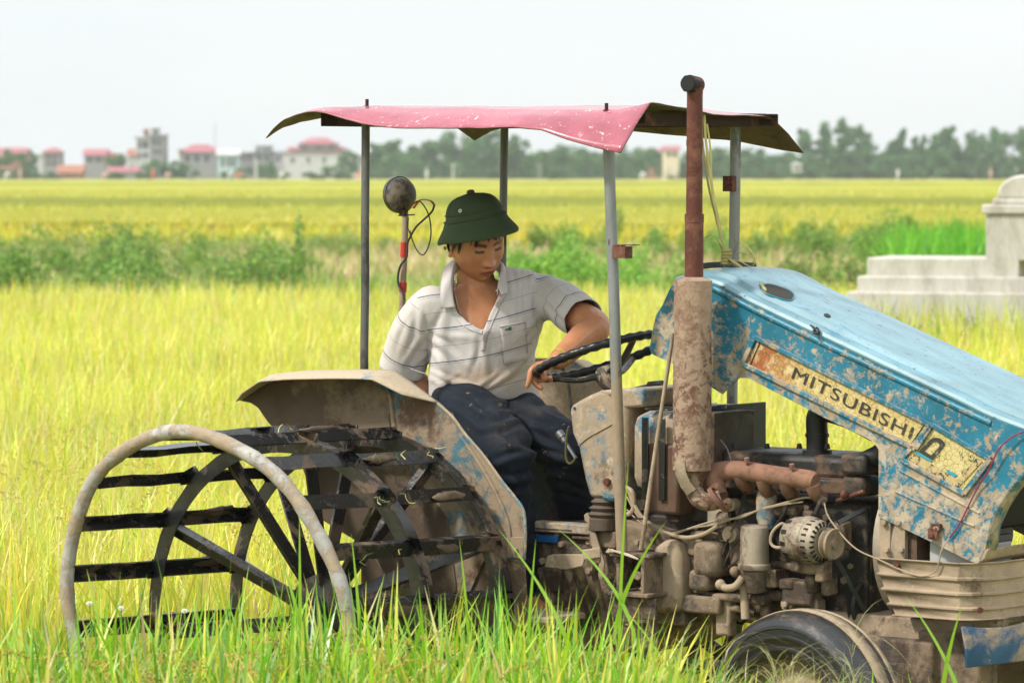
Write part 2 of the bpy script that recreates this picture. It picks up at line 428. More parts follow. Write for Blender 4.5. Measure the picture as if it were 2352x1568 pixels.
# bracket welded on the near front post
br = MB()
c0 = T(1421, 578, -PY - .02); fx = V(1, 0, 0)
br.box(c0 + V(0.004, -.004, 0), (.044, .004, .036)).box(c0 + V(0.02, .012, .019), (.062, .040, .003)).box(c0 + V(.024, .014, -.002), (.003, .036, .034))
br.tube([T(1404 + 3 * math.cos(a), 556, -PY) + V(.018 * math.cos(a) * 0, 0, 0) for a in (0, 1)], .019, 14)
br.build('welded_bracket', M['rust'], pB, bevel=.001)
br = MB(); c0 = T(1676, 422, PY - .02)
br.box(c0, (.036, .024, .046)).cyl(c0 + V(0, -.012, .002), c0 + V(0, -.022, .002), .009, n=8)
br.build('welded_bracket', M['rust'], pD, bevel=.002)

# ---------------------------------------------------------------- exhaust
ex = empty('exhaust_stack', (0, 0, 0), 0, tr); EY = -.33
MB().lathe([(.0, -.002), (.04, 0), (.0535, .004), (.0535, .10), (.0545, .30), (.0525, .40), (.0535, .535), (.030, .545), (0, .546)], T(1589, 1082, EY), T(1592, 632, EY) - T(1589, 1082, EY), 40,
           jit=lambda k, i: .0008 * math.sin(k * 1.3 + i)).build('muffler', M['muffler'], ex)
a, b = T(1594, 640, EY), T(1596, 208, EY)
st = [a.lerp(b, t) for t in (0, .3, .62)]
pipe = MB().tube([a, a.lerp(b, .335)], .0262, 20).tube([a.lerp(b, .33), a.lerp(b, .70), a.lerp(b, 1.0)], [.0232, .0225, .0222], 20)
pipe.tube([a.lerp(b, .30), a.lerp(b, .345)], .0272, 20).tube([a.lerp(b, .705), a.lerp(b, .735)], .0236, 20)
el = T(1579, 187, EY); d = (el - b); 
el = b + V(-.01, -.03, .035)
e0 = b + V(0, 0, .012)
pipe.tube([b, e0, e0 + V(-.004, -.006, .014)], .0225, 20)
pipe.build('stack_pipe', M['rust'], ex)
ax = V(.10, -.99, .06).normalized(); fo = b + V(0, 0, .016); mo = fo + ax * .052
MB().lathe([(.0205, 0), (.0225, .0), (.0245, (mo - fo).length), (.0215, (mo - fo).length), (.0195, .005)], fo - ax * .012, ax, 24, closed=True, jit=lambda k, i: .0012 * math.sin(k * 1.7)).cyl(mo - ax * .012, mo - ax * .008, .0222).build('pipe_mouth', M['dark'], ex)  # near-black ring and disc stand for the shade inside the open pipe
MB().tube([b - V(0, 0, .01), b.lerp(fo, .6), fo + ax * .004 + V(0, 0, .002)], [.0225, .0235, .0215], 20).tube([fo - ax * .016, fo.lerp(mo, .8)], .0232, 20, caps=False).build('pipe_elbow', M['rust'], ex)
dp = [T(1589, 1078, EY), T(1590, 1100, EY), T(1594, 1125, EY), T(1606, 1145, EY), T(1628, 1152, EY + .01), T(1655, 1146, EY + .03)]
MB().tube(spline(dp, 20), [.046 - .020 * min(1, i / 7) for i in range(20)], 20).build('down_pipe', M['muffler'], ex)
MB().tube([T(1560, 1058, EY - .054), T(1563, 1085, EY - .056), T(1574, 1112, EY - .045), T(1588, 1130, EY - .034)], .018, 8, flat=.25, up=(0, -1, 0)).build('pipe_strap', M['mud'], ex)
MB().cyl(T(1645, 1150, EY + .015), T(1654, 1143, EY + .02), .042, n=24).bolt(T(1668, 1152, EY), V(.6, -.5, .2), .009, .02).bolt(T(1640, 1118, EY), V(.6, -.5, .2), .009, .02).build('pipe_flange', M['manifold'], ex)
# manifold
mn = MB(); MYY = -.26
mn.tube(spline([T(1652, 1142, MYY - .02), T(1640, 1110, MYY - .01), T(1652, 1085, MYY), T(1700, 1080, MYY), T(1790, 1093, MYY), T(1850, 1100, MYY), T(1872, 1106, MYY)], 26),
        [.027 + .008 * math.exp(-((i - 6) / 3) ** 2) - .004 * (i > 23) for i in range(26)], 18)
for u, v0, v1 in ((1700, 1090, 1118), (1752, 1100, 1136), (1804, 1105, 1138), (1866, 1112, 1142)):
    mn.tube(spline([T(u, v0, MYY), T(u + 6, (v0 + v1) / 2 + 4, MYY + .015), T(u + 18, v1, MYY + .07)], 8), [.022, .021, .02, .019, .019, .019, .02, .022], 14)
mn.bolt(T(1716, 1062, MYY - .02), (0, -.3, 1), .008, .014).bolt(T(1820, 1076, MYY - .02), (0, -.3, 1), .008, .014)
mn.build('exhaust_manifold', M['manifold'], tr)

# ---------------------------------------------------------------- bonnet, hinged at the nose and tied up at the back
hd = empty('bonnet', (0, 0, 0), 0, tr); HY = -.225
_r0, _r1 = T(1640, 648, HY), T(2277, 953, HY); _sl = (_r1 - _r0).normalized(); _up = V(-_sl.z, 0, _sl.x)
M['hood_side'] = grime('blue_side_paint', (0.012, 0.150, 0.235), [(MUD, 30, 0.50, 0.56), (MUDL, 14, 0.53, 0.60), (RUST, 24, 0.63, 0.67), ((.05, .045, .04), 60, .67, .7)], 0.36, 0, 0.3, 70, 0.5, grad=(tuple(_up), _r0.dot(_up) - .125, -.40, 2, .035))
M['green_straw'] = plain('green_leaf_scrap', (.10, .15, .03), .6)
side = [(1549, 642), (1536, 668), (1522, 700), (1508, 722), (1506, 726), (1498, 762), (1492, 800), (1496, 812), (1560, 842), (1620, 880), (1659, 905), (1672, 892), (1697, 868), (1718, 868), (1790, 905), (1900, 962), (1988, 1004), (2006, 1014), (2018, 1032),
        (2018, 1186), (2060, 1206), (2150, 1249), (2225, 1287), (2247, 1293), (2263, 1262), (2272, 1205), (2290, 1165), (2318, 1122), (2360, 1078), (2420, 1040), (2400, 1000), (2277, 962), (2053, 856), (1733, 703), (1640, 655)]
P2 = outline(side, HY)
for s in (1, -1):
    pts = [V(p.x, p.y * s, p.z) for p in P2]
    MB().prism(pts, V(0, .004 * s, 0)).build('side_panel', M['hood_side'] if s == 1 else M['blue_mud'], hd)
rid = [T(u, v, HY) for u, v in ((1549, 640), (1640, 648), (1733, 695), (1900, 774), (2053, 846), (2200, 915), (2277, 953), (2400, 1000))]
rid = spline(rid, 60)
# cross profile of the top: shoulder, small step, crowned middle
prof = [(-.225, -.010), (-.2245, -.002), (-.219, .006), (-.205, .011), (-.188, .013), (-.178, .026), (-.120, .031), (-.06, .034), (0, .035)]
prof = prof + [(-y, z) for y, z in prof[-2::-1]]
up0 = V(.447, 0, .894)
hole_c = T(1800, 672, -.04)
Pg = []
fwd = (rid[50] - rid[10]).normalized(); nrm = V(-fwd.z, 0, fwd.x)
for i, p in enumerate(rid):
    taper = 1.0
    back = max(0, (6 - i)) / 6 if i < 6 else 0
    Pg.append([V(p.x, 0, p.z) + V(0, y * taper, 0) + nrm * (z * (1 - .3 * back)) + fwd * (.0) for y, z in prof])
mb = MB().grid(Pg)
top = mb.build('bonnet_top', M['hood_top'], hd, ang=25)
top.modifiers.new('solid', 'SOLIDIFY').thickness = .003
# oblong slot near the back edge (dark recess with rim) and a small hole
def slot(m, u, v, y, lx, ly, n=28):
    c = T(u, v, y); return c
hood_bvh = BVHTree.FromPolygons([tuple(v_.co) for v_ in top.data.vertices], [tuple(p.vertices) for p in top.data.polygons])
def on_hood(u, v, lift=.003):
    r = ray(u, v); o = loc(CAM); d_ = V(r.dot(TF), r.dot(TL), r.z).normalized()
    h = hood_bvh.ray_cast(o, d_)
    return (h[0] - d_ * lift, h[1]) if h[0] else (None, None)
def hood_patch(name, pts, m, lift, thick=0.002):
    q = [on_hood(u, v, lift)[0] for u, v in pts]
    q = [x for x in q if x]
    if len(q) > 2: return MB().prism(q, nrm * thick).build(name, m, top)
def ell(u, v, a_, b_, ang, n=26, p=1.0):
    o = []
    for k in range(n):
        t = 2 * math.pi * k / n; x, y = a_ * math.copysign(abs(math.cos(t)) ** p, math.cos(t)), b_ * math.copysign(abs(math.sin(t)) ** p, math.sin(t))
        o.append((u + x * math.cos(ang) - y * math.sin(ang), v + x * math.sin(ang) + y * math.cos(ang)))
    return o
M['slot'] = plain('slot_shadow', (0.03, 0.028, 0.02), .8)
hood_patch('slot_hole', ell(1787, 671, 36, 11, R(18), 30, .7), M['slot'], .004)
hood_patch('small_hole', ell(1900, 725, 8, 3.2, R(18)), M['slot'], .004)
rim = [on_hood(u, v, .006)[0] for u, v in ell(1787, 671, 38, 12.5, R(18), 30, .7)]
MB().tube([x for x in rim if x], .0026, 6, closed=True).build('slot_rim', M['hood_side'], top)
# black twist of wire on the bonnet
q = [on_hood(u, v, l)[0] for u, v, l in ((1862, 747, .01), (1870, 752, .02), (1876, 760, .025), (1872, 766, .03), (1868, 760, .02), (1876, 752, .02), (1882, 762, .01), (1878, 768, .004), (1870, 756, .012))]
MB().tube(spline(q, 30), .0028, 6).build('wire_twist', M['wire'], top)
# thin edge trim on the back edge
MB().tube([V(rid[0].x + .010, y, rid[0].z + z * .8 + .008) for y, z in prof if abs(y) < .185], .010, 6, flat=.25, up=(1, 0, 0)).build('edge_trim', M['wire'], hd)
# raised decal frames
def frame_box(quad, name, wd, th, m):
    q = [T(u, v, HY - .005) for u, v in quad]; mm = MB()
    for i in range(4): mm.bar(q[i], q[(i + 1) % 4], th, wd, up=(q[i] - q[(i + 2) % 4]).normalized() if False else V(0, -1, 0).cross((q[(i + 1) % 4] - q[i]).normalized()))
    return mm.build(name, m, hd, bevel=.002)
D1 = [(1741, 779), (2131, 974), (2097, 1026), (1715, 838)]
D2 = [(2145, 983), (2266, 1054), (2211, 1126), (2080, 1054)]
def grow(q, s):
    cx_, cy_ = sum(p[0] for p in q) / 4, sum(p[1] for p in q) / 4; o = []
    for u, v in q:
        du, dv = u - cx_, v - cy_; L = math.hypot(du, dv); o.append((u + du / L * s, v + dv / L * s))
    return o
f1 = frame_box(grow(D1, 9), 'nameplate_frame', .014, .010, M['hood_side'])
f2 = frame_box(grow(D2, 9), 'nameplate_frame', .014, .010, M['hood_side'])
def crackle(name, c1, c2, grad, dark, thr):
    m, t, b = nmat(name)
    vec = coords(t)
    vo = t.nodes.new('ShaderNodeTexVoronoi'); vo.feature = 'DISTANCE_TO_EDGE'; vo.inputs['Scale'].default_value = 70; lnk(t, vec, vo.inputs['Vector'])
    sx = t.nodes.new('ShaderNodeSeparateXYZ'); lnk(t, vec, sx.inputs[0])
    g = ramp(t, math_(t, 'ADD', math_(t, 'MULTIPLY', math_(t, 'SUBTRACT', sx.outputs[0], grad[0]), 1.0 / (grad[1] - grad[0])), math_(t, 'MULTIPLY', noise(t, 14, 6, .6, vec), .35)), [(.22, c1), (.5, c2)])
    c = mixc(t, ramp(t, vo.outputs[0], [(.0, 0.0), (.06, 1.0)]), (.16, .10, .04), g)
    c = mixc(t, ramp(t, noise(t, 26, 8, .7, vec), [(.5, 0.), (.62, 1.)]), c, (.62, .50, .27))
    c = mixc(t, ramp(t, noise(t, 36, 8, .72, vec, .4), [(thr, 0.), (thr + .02, 1.)]), c, dark)
    lnk(t, c, b.inputs['Base Color']); b.inputs['Roughness'].default_value = .45; bump(t, b, vo.outputs[0], .3)
    return m
gx = (T(1741, 800, HY).x, T(2100, 1000, HY).x)
M['decal'] = crackle('peeling_gold_decal', (.36, .10, .025), (.55, .42, .16), gx, (.2, .1, .04), .70)
M['decal2'] = crackle('peeling_gold_emblem', (.56, .47, .19), (.56, .47, .19), gx, (.05, .05, .045), .60)
pl1 = MB().prism(outline(D1, HY - .002), V(0, .0015, 0)).build('nameplate', M['decal'], f1)
pl2 = MB().prism(outline(D2, HY - .002), V(0, .0015, 0)).build('nameplate', M['decal2'], f2)
# dark outline inside the long plate and worn lettering
M['letter'] = grime('worn_black_lettering', (.035, .033, .03), [((.45, .33, .15), 60, .60, .64)], .5, 0, .1, 60)
inn = grow(D1, -7); q4 = [T(u, v, HY - .004) for u, v in inn]; mm = MB()
for i in (0, 1, 2, 3): mm.bar(q4[i], q4[(i + 1) % 4], .001, .0028, up=V(0, -1, 0).cross((q4[(i + 1) % 4] - q4[i]).normalized()))
mm.build('plate_border', M['letter'], f1)
def text3d(s, a, b, height, m, parent, name, spacing=1.0, turn=0.0, lift=.0045, shear=0.0):
    cu = bpy.data.curves.new(name, 'FONT'); cu.body = s; cu.size = 1; cu.extrude = .0; cu.offset = 0.0; cu.space_character = spacing; cu.shear = shear
    cu.resolution_u = 4
    ob = bpy.data.objects.new(name, cu); col.objects.link(ob)
    dg = bpy.context.evaluated_depsgraph_get(); dg.update()
    me = bpy.data.meshes.new_from_object(ob.evaluated_get(dg)); bpy.data.objects.remove(ob)
    xs = [v_.co.x for v_ in me.vertices]; ys_ = [v_.co.y for v_ in me.vertices]
    A, B = T(*a, HY - lift), T(*b, HY - lift)
    exx = (B - A); L = exx.length; exx.normalize(); ey = V(-exx.z, 0, exx.x)
    sx_, sy_ = L / (max(xs) - min(xs)), height / (max(ys_) - min(ys_))
    for v_ in me.vertices:
        v_.co = A + exx * ((v_.co.x - min(xs)) * sx_) + ey * ((v_.co.y - min(ys_)) * sy_)
    me.materials.append(m)
    o = bpy.data.objects.new(name, me); col.objects.link(o); o.parent = parent
    q = o.modifiers.new('solid', 'SOLIDIFY'); q.thickness = .0008
    return o
text3d('MITSUBISHI', (1817, 868), (2090, 1008), .034, M['letter'], f1, 'lettering', 1.1)
# emblem: broken block capital lying on its side, black strip and blue flashes under it
def on2(s, t_):                                    # point in the emblem plate's own axes
    q0, q1, q3 = (Vector((*D2[0], 0)), Vector((*D2[1], 0)), Vector((*D2[3], 0)))
    p = q0 + (q1 - q0) * s + (q3 - q0) * t_; return T(p.x, p.y, HY - .0045)
arch = []
for k in range(13):
    a_ = math.pi * k / 12; arch.append((.205 - .125 * math.cos(a_), .30 - .16 * math.sin(a_)))
outer = [(.08, .66)] + arch + [(.33, .66)]
inner = [(.135, .66), (.135, .32)] + [(.205 - .07 * math.cos(math.pi * k / 8), .32 - .07 * math.sin(math.pi * k / 8)) for k in range(9)] + [(.275, .66)]
mm = MB(); o2 = outer; i2 = [(.135, .66)] + [(.205 - .07 * math.cos(math.pi * k / 12), .33 - .08 * math.sin(math.pi * k / 12)) for k in range(13)] + [(.275, .66)]
for k in range(len(o2) - 1):
    mm.prism([on2(*o2[k]), on2(*o2[k + 1]), on2(*i2[k + 1]), on2(*i2[k])], V(0, -.0006, 0))
mm.prism([on2(.08, .60), on2(.34, .60), on2(.34, .68), on2(.08, .68)], V(0, -.0007, 0))
mm.build('emblem', M['letter'], f2)
M['letter_wear'] = grime('chipped_black_strip', (.04, .04, .036), [((.5, .38, .18), 45, .45, .5), ((.03, .25, .35), 30, .66, .68)], .5, 0, .1)
mm = MB().prism([on2(.03, .78), on2(.97, .78), on2(.97, .97), on2(.03, .97)], V(0, -.0006, 0)).prism([on2(.86, .1), on2(.97, .1), on2(.97, .77), on2(.88, .77)], V(0, -.0006, 0))
mm.build('emblem_strip', M['letter_wear'], f2)
M['flash'] = plain('blue_flash', (.03, .30, .42), .4)
MB().prism([on2(.05, .70), on2(.34, .69), on2(.34, .745), on2(.05, .755)], V(0, -.0006, 0)).prism([on2(.62, .70), on2(.82, .69), on2(.80, .77), on2(.66, .77)], V(0, -.0006, 0)).build('emblem_flash', M['flash'], f2)
# creases pressed in the side panel
for a, b in (((2064, 1078), (2250, 1178)), ((2057, 1128), (2238, 1208))):
    MB().tube([T(*a, HY), T((a[0] + b[0]) / 2, (a[1] + b[1]) / 2, HY), T(*b, HY)], .004, 8).build('pressed_ridge', M['hood_side'], hd)
MB().tube([T(1640, 662, HY + .003), T(1733, 712, HY + .003), T(2053, 866, HY + .003), T(2277, 972, HY + .003)], .010, 10).build('shoulder_ridge', M['hood_side'], hd)
cb = T(2154, 1213, HY)
MB().box(cb + V(0, -.008, .004), (.03, .014, .02)).box(cb + V(-.008, -.013, -.014), (.03, .004, .03)).cyl(cb + V(-.010, -.014, -.018), cb + V(-.010, -.022, -.018), .008, n=8).build('catch', M['rust'], hd, bevel=.002)
# nose: front skin wrapping round to the far side
edge = [(2263, 1262), (2272, 1205), (2290, 1165), (2318, 1122), (2360, 1078), (2420, 1040)]
E1 = [T(u, v, HY) for u, v in edge]
Pg = [[V(p.x + .028 * math.sin(math.pi * k / 10) * .5 + (.012 if 0 < k < 10 else 0), HY + .03 * min(k, 3) if k < 4 else 0, p.z) for k in range(4)] for p in E1]
MB().grid([[p + V(.0, 0, 0), p + V(.008, .012, .0), p + V(.010, .035, -.002), p + V(.004, .055, -.004)] for p in E1]).build('nose_skin', M['hood_side'], hd, solid=.003, ang=60)
bl, brr = T(2247, 1293, HY), T(2262, 1262, HY)
MB().prism([bl, bl + V(.02, 0, .012), brr + V(.012, 0, .004), brr], V(0, .45, 0)).build('nose_sill', M['mud'], hd, bevel=.003)
# near-black block in the nose, standing for the shade inside its opening
MB().prism([T(2100, 1120, HY + .02), T(2225, 1225, HY + .02), T(2255, 1215, HY + .02), T(2330, 1060, HY + .02), T(2200, 1000, HY + .02)], V(0, .40, 0)).build('nose_shade_block', M['dark'], hd)
lt = T(2285, 1225, -.02)
MB().lathe([(.0, 0), (.03, .004), (.04, .02), (.045, .03), (.0, .032)], lt, (1, -.1, 0), 20).build('headlight', M['lampback'], hd)

# ---------------------------------------------------------------- radiator, fan shroud, grille basket
rd = empty('radiator', (0, 0, 0), 0, tr)
xs_ = T(1995, 1240, -.2).x
sc_ = V(xs_ + .02, 0, T(2075, 1245, 0).z)
MB().lathe([(.205, 0), (.215, .002), (.217, .075), (.20, .077), (.196, .04), (.15, .02), (.15, .012), (.2, .006)], sc_, (1, 0, 0), 48, closed=True).build('fan_shroud', M['alu'], rd)
fan = MB()
for k in range(6):
    a_ = k * math.pi / 3; d_ = V(0, math.cos(a_), math.sin(a_)); t_ = V(0, -math.sin(a_), math.cos(a_))
    fan.prism([sc_ + d_ * .03 - t_ * .02 + V(.01, 0, 0), sc_ + d_ * .14 - t_ * .04 + V(.02, 0, 0), sc_ + d_ * .14 + t_ * .04, sc_ + d_ * .03 + t_ * .02], V(.003, 0, 0))
fan.cyl(sc_ + V(-.02, 0, 0), sc_ + V(.02, 0, 0), .035).build('fan', M['engine_dark'], rd)
MB().box(sc_ + V(.11, 0, .02), (.05, .40, .40)).build('radiator_core', M['engine_dark'], rd)
for u in (2036, 2070):
    MB().box(T(u, 1225, -.21), (.035, .018, .18)).bolt(T(u - 4, 1200, -.222), YN).bolt(T(u + 2, 1262, -.222), YN).build('side_bracket', M['mud'], rd, bevel=.002)
MB().box(T(2150, 1268, -.2) + V(.05, .1, -.01), (.16, .17, .10)).build('battery', plain('battery_case', (.42, .42, .4), .5), rd, bevel=.004)
MB().box(T(2150, 1255, -.2) + V(.05, .1, .02), (.165, .175, .02)).build('battery_lid', plain('battery_top', (.06, .06, .06), .5), rd, bevel=.003)
# basket: pressed ribbed apron round the radiator foot
bk = empty('front_apron', (0, 0, 0), 0, tr); BY = -.25
lv = []; rows = [(1277, 2013, 2222, 1294), (1316, 2022, 2222, 1333), (1349, 2032, 2222, 1368), (1382, 2046, 2222, 1404), (1411, 2058, 2224, 1427)]
def apron_ring(uL, vL, uR, vR, inset):
    a_, b_ = T(uL, vL, BY + inset), T(uR, vR, BY + inset)
    return [V(a_.x, -a_.y, a_.z), V(b_.x - .02, -b_.y, b_.z), V(b_.x + .035, .20, b_.z)] if False else None
ringsA = []
for i, (v0, u0, u1, v1) in enumerate(rows):
    z = (T(u0, v0, BY).z + T(u1, v1, BY).z) / 2; x0, x1 = T(u0, v0, BY).x, T(u1, v1, BY).x
    ringsA.append((z, x0, x1))
def ringpts(z, x0, x1, g):
    return [V(x0 - g, BY - g, z), V(x1 - .025, BY - g, z), V(x1 + g, BY + .02 - g, z), V(x1 + .04 + g, BY + .09, z), V(x1 + .05 + g, 0, z), V(x1 + .04 + g, -BY - .09, z), V(x1 + g, -BY - .02 + g, z), V(x1 - .025, -BY + g, z), V(x0 - g, -BY + g, z)]
Pg = []
for i in range(len(ringsA) - 1):
    z0, a0, b0 = ringsA[i]; z1, a1, b1 = ringsA[i + 1]
    for f, g in ((0, .007), (.06, .007), (.14, 0), (.88, 0), (.95, .007)):
        Pg.append(ringpts(z0 + (z1 - z0) * f, a0 + (a1 - a0) * f, b0 + (b1 - b0) * f, g))
Pg.append(ringpts(*ringsA[-1], .007))
ap = MB().grid(Pg).build('ribbed_sheet', M['mud'], bk, ang=30, solid=.003)
zt = ringsA[0][0]
MB().bolt(T(2062, 1298, BY - .003), YN, .008).bolt(T(2250, 1400, BY + .02), V(.7, -.7, 0), .009).build('apron_bolts', M['rust'], bk)
q = spline([T(1893, 1150, BY), T(1905, 1190, BY - .01), T(1960, 1255, BY - .02), T(2020, 1285, BY - .012), T(2080, 1312, BY - .012), T(2120, 1322, BY - .012), T(2150, 1308, BY - .012), T(2163, 1262, BY - .012), T(2180, 1235, HY - .012)], 50)
MB().tube(q, .0022, 6).build('loose_wire', M['wire_tan'], tr)
q = spline([T(2180, 1235, HY - .008), T(2205, 1200, HY - .006), T(2240, 1130, HY - .008), T(2270, 1080, HY - .016), T(2295, 1030, HY - .02), T(2330, 1000, HY - .016), T(2370, 985, HY - .01)], 40)
MB().tube(q, .0023, 6).build('loose_wire', M['wire_red'], tr)

# ---------------------------------------------------------------- engine
en = empty('engine', (0, 0, 0), 0, tr); NY = -.17
xa, xb = T(1650, 1150, NY).x, T(2000, 1200, NY).x
def eb(name, u0, v0, u1, v1, y0, y1, m, bevel=.006, par=en):
    a_, b_ = T(u0, v0, y0), T(u1, v1, y0)
    zt_, zb_ = max(a_.z, b_.z), min(a_.z, b_.z)
    return MB().box(((a_.x + b_.x) / 2, (y0 + y1) / 2, (zt_ + zb_) / 2), (abs(b_.x - a_.x), y1 - y0, zt_ - zb_)).build(name, m, par, bevel=bevel)
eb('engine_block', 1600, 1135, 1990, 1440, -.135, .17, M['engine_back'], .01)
eb('cylinder_head', 1640, 1086, 1985, 1140, -.175, .16, M['engine_dark'], .006)
vc = MB(); p0, p1 = T(1660, 1058, -.10), T(1965, 1075, -.10)
vc.box(((p0.x + p1.x) / 2, 0.0, p0.z - .004), (p1.x - p0.x, .24, .07))
vco = vc.build('valve_cover', M['engine_dark'], en, bevel=.02)
hb = MB()
for u in (1683, 1762, 1836, 1900): hb.cyl(T(u, 1030, -.06), T(u, 1018, -.06), .009, .006, n=10)
hb.build('cover_nut', M['engine_dark'], en)
# black intake elbow
q = spline([T(1877, 1045, -.05), T(1877, 1000, -.05), T(1876, 966, -.05), T(1882, 948, -.05), T(1900, 945, -.05), T(1950, 960, -.05), T(2010, 990, -.05)], 30)
MB().tube(q[:20], .031, 18).tube([T(1877, 1052, -.05), T(1877, 1032, -.05)], .042, 18).tube([T(1877, 1003, -.05), T(1877, 995, -.05)], .034, 18).build('intake_elbow', plain('black_hose', (.02, .02, .022), .45), en)
MB().tube(q[18:], .030, 18).build('intake_pipe', M['engine_dark'], en)
eb('thermostat_housing', 1928, 1042, 1988, 1092, -.2, -.11, M['engine_dark'], .012)
eb('water_pump', 1932, 1092, 1985, 1142, -.19, -.1, M['engine_dark'], .012)
MB().tube(spline([T(1985, 1060, -.15), T(2015, 1045, -.15), T(2040, 1030, -.14), T(2075, 1035, -.12)], 14), .028, 14).build('radiator_hose', plain('hose_rubber', (.02, .02, .02), .5), en)
MB().tube([T(1920, 1150, -.2), T(1985, 1128, -.2)], .006, 8).sph(T(1939, 1135, -.21), .012).build('tension_rod', M['rust'], en)
# fuel pump cover (lozenge), left of the block
lo = [(1585, 1232), (1562, 1235), (1540, 1250), (1527, 1278), (1524, 1300), (1530, 1322), (1518, 1345), (1520, 1370), (1532, 1390), (1548, 1402), (1592, 1402), (1600, 1360), (1598, 1270)]
MB().prism([Tz(u, v, -.17, -.085) for u, v in lo], V(0, .09, 0)).build('timing_cover', M['mud'], en, bevel=.022)
MB().prism([Tz(u + 14, v, -.17, -.03) for u, v in lo], V(0, .04, 0)).build('cover_flange', M['engine'], en, bevel=.004)
# oil filter
ofp = T(1733, 1302, -.26)
MB().lathe([(0, .118), (.030, .118), (.038, .112), (.040, .100), (.041, .012), (.046, .008), (.047, 0), (.044, -.006), (.0, -.008)], ofp, (0, 0, 1), 30).build('oil_filter', M['alu'], en)
MB().cyl(ofp + V(0, 0, -.006), ofp + V(0, .01, -.07), .032, .026, n=18).box(ofp + V(-.05, .02, -.018), (.05, .03, .03)).sph(ofp + V(-.066, .0, -.016), (.016, .016, .016), 10).box(ofp + V(.01, .05, -.03), (.10, .07, .05)).build('filter_base', M['engine'], en, bevel=.003)
MB().tube(spline([T(1706, 1325, -.27), T(1690, 1345, -.28), T(1668, 1350, -.28), T(1655, 1340, -.27)], 12), .011, 10).sph(T(1655, 1342, -.275), .016, 10).build('oil_line', M['mud'], en)
MB().cyl(T(1708, 1330, -.25), T(1712, 1420, -.25), .012, n=12).build('drain_pipe', M['mud'], en)
# breather cap (dusty blue), plugs
MB().lathe([(0, .085), (.018, .083), (.027, .07), (.029, .055), (.028, 0), (.02, -.02), (.02, -.05)], T(1760, 1190, -.21), (0, 0, 1), 22).build('oil_filler', M['blue_mud'], en)
MB().lathe([(0, 0), (.022, 0), (.024, .006), (.016, .010), (.012, .006), (0, .007)], T(1660, 1186, -.175), YN, 22).box(T(1652, 1183, -.16), (.06, .03, .06)).build('core_plug', M['alu'], en)
# injection pump body and lumps low on the block
def lump(name, u, v, y, s, m=M['engine'], b=.008): return MB().box(T(u, v, y), s).build(name, m, en, bevel=b)
lump('pump_body', 1640, 1282, -.2, (.09, .1, .10), b=.02); lump('pump_body', 1622, 1330, -.2, (.07, .09, .06), b=.015)
lump('mount_bracket', 1625, 1385, -.19, (.14, .09, .05)); lump('mount_bracket', 1690, 1372, -.2, (.14, .05, .02)); lump('mount_bracket', 1842, 1360, -.2, (.10, .06, .07)); lump('mount_bracket', 1868, 1340, -.21, (.03, .05, .05)); lump('mount_bracket', 1815, 1340, -.21, (.05, .05, .03)); lump('mount_bracket', 1870, 1410, -.19, (.05, .05, .09)); lump('mount_bracket', 1668, 1410, -.19, (.05, .04, .12), M['mud'])
lump('mount_bracket', 1748, 1375, -.22, (.05, .05, .03)); lump('mount_bracket', 1718, 1250, -.18, (.10, .05, .12))
rr = random.Random(5)
for _ in range(30):
    u, v = rr.uniform(1600, 1960), rr.uniform(1150, 1430); MB().bolt(T(u, v, -.134), YN, rr.uniform(.006, .011), rr.uniform(.006, .016)).build('bolt', M['mud'], en)
MB().tube(spline([T(1605, 1318, -.2), T(1616, 1300, -.22), T(1628, 1268, -.21), T(1636, 1218, -.18)], 16), .003, 6).sph(T(1606, 1318, -.21), .014, 10).tube(spline([T(1595, 1325, -.22), T(1604, 1326, -.23), T(1618, 1302, -.23)], 10), .005, 6).build('fuel_line', M['mud'], en)
rr = random.Random(31)
for u, v, w_, h_, ty in ((1605, 1255, .05, .05, 0), (1632, 1230, .06, .03, 1), (1668, 1225, .03, .05, 0), (1690, 1225, .04, .04, 2), (1775, 1325, .04, .05, 0), (1800, 1300, .05, .03, 1), (1790, 1365, .06, .03, 0), (1820, 1385, .03, .04, 2), (1845, 1395, .05, .025, 1), (1905, 1345, .03, .05, 0), (1660, 1268, .03, .03, 2), (1612, 1360, .04, .02, 1), (1765, 1400, .03, .05, 0), (1700, 1400, .05, .03, 1), (1890, 1300, .03, .05, 2), (1930, 1230, .05, .08, 0), (1780, 1175, .03, .05, 1), (1820, 1170, .05, .03, 0), (1690, 1158, .03, .04, 2)):
    p = T(u, v, -.19)
    if ty == 0: o_ = MB().box(p, (w_, .05, h_)).build('casting_boss', M['engine'], en, bevel=.007)
    elif ty == 1: o_ = MB().tube([p - V(w_, 0, 0), p + V(0, -.015, .006), p + V(w_, 0, -.004)], h_ * .35, 12).build('oil_pipe', M['engine'], en)
    else: o_ = MB().cyl(p, p + V(0, -.035, 0), w_ * .6, n=16).cyl(p + V(0, -.03, 0), p + V(0, -.045, 0), w_ * .35, n=6).build('plug', M['mud'], en, bevel=.003)
for pts in ([(1650, 1300), (1668, 1250), (1700, 1170), (1712, 1128)], [(1662, 1300), (1690, 1245), (1745, 1205), (1768, 1130)], [(1674, 1302), (1720, 1262), (1790, 1195), (1822, 1135)], [(1780, 1330), (1800, 1350), (1812, 1385), (1800, 1425)]):
    MB().tube(spline([T(u, v, -.225) for u, v in pts], 24), .0036, 8).build('injector_line', M['engine_dark'], en)
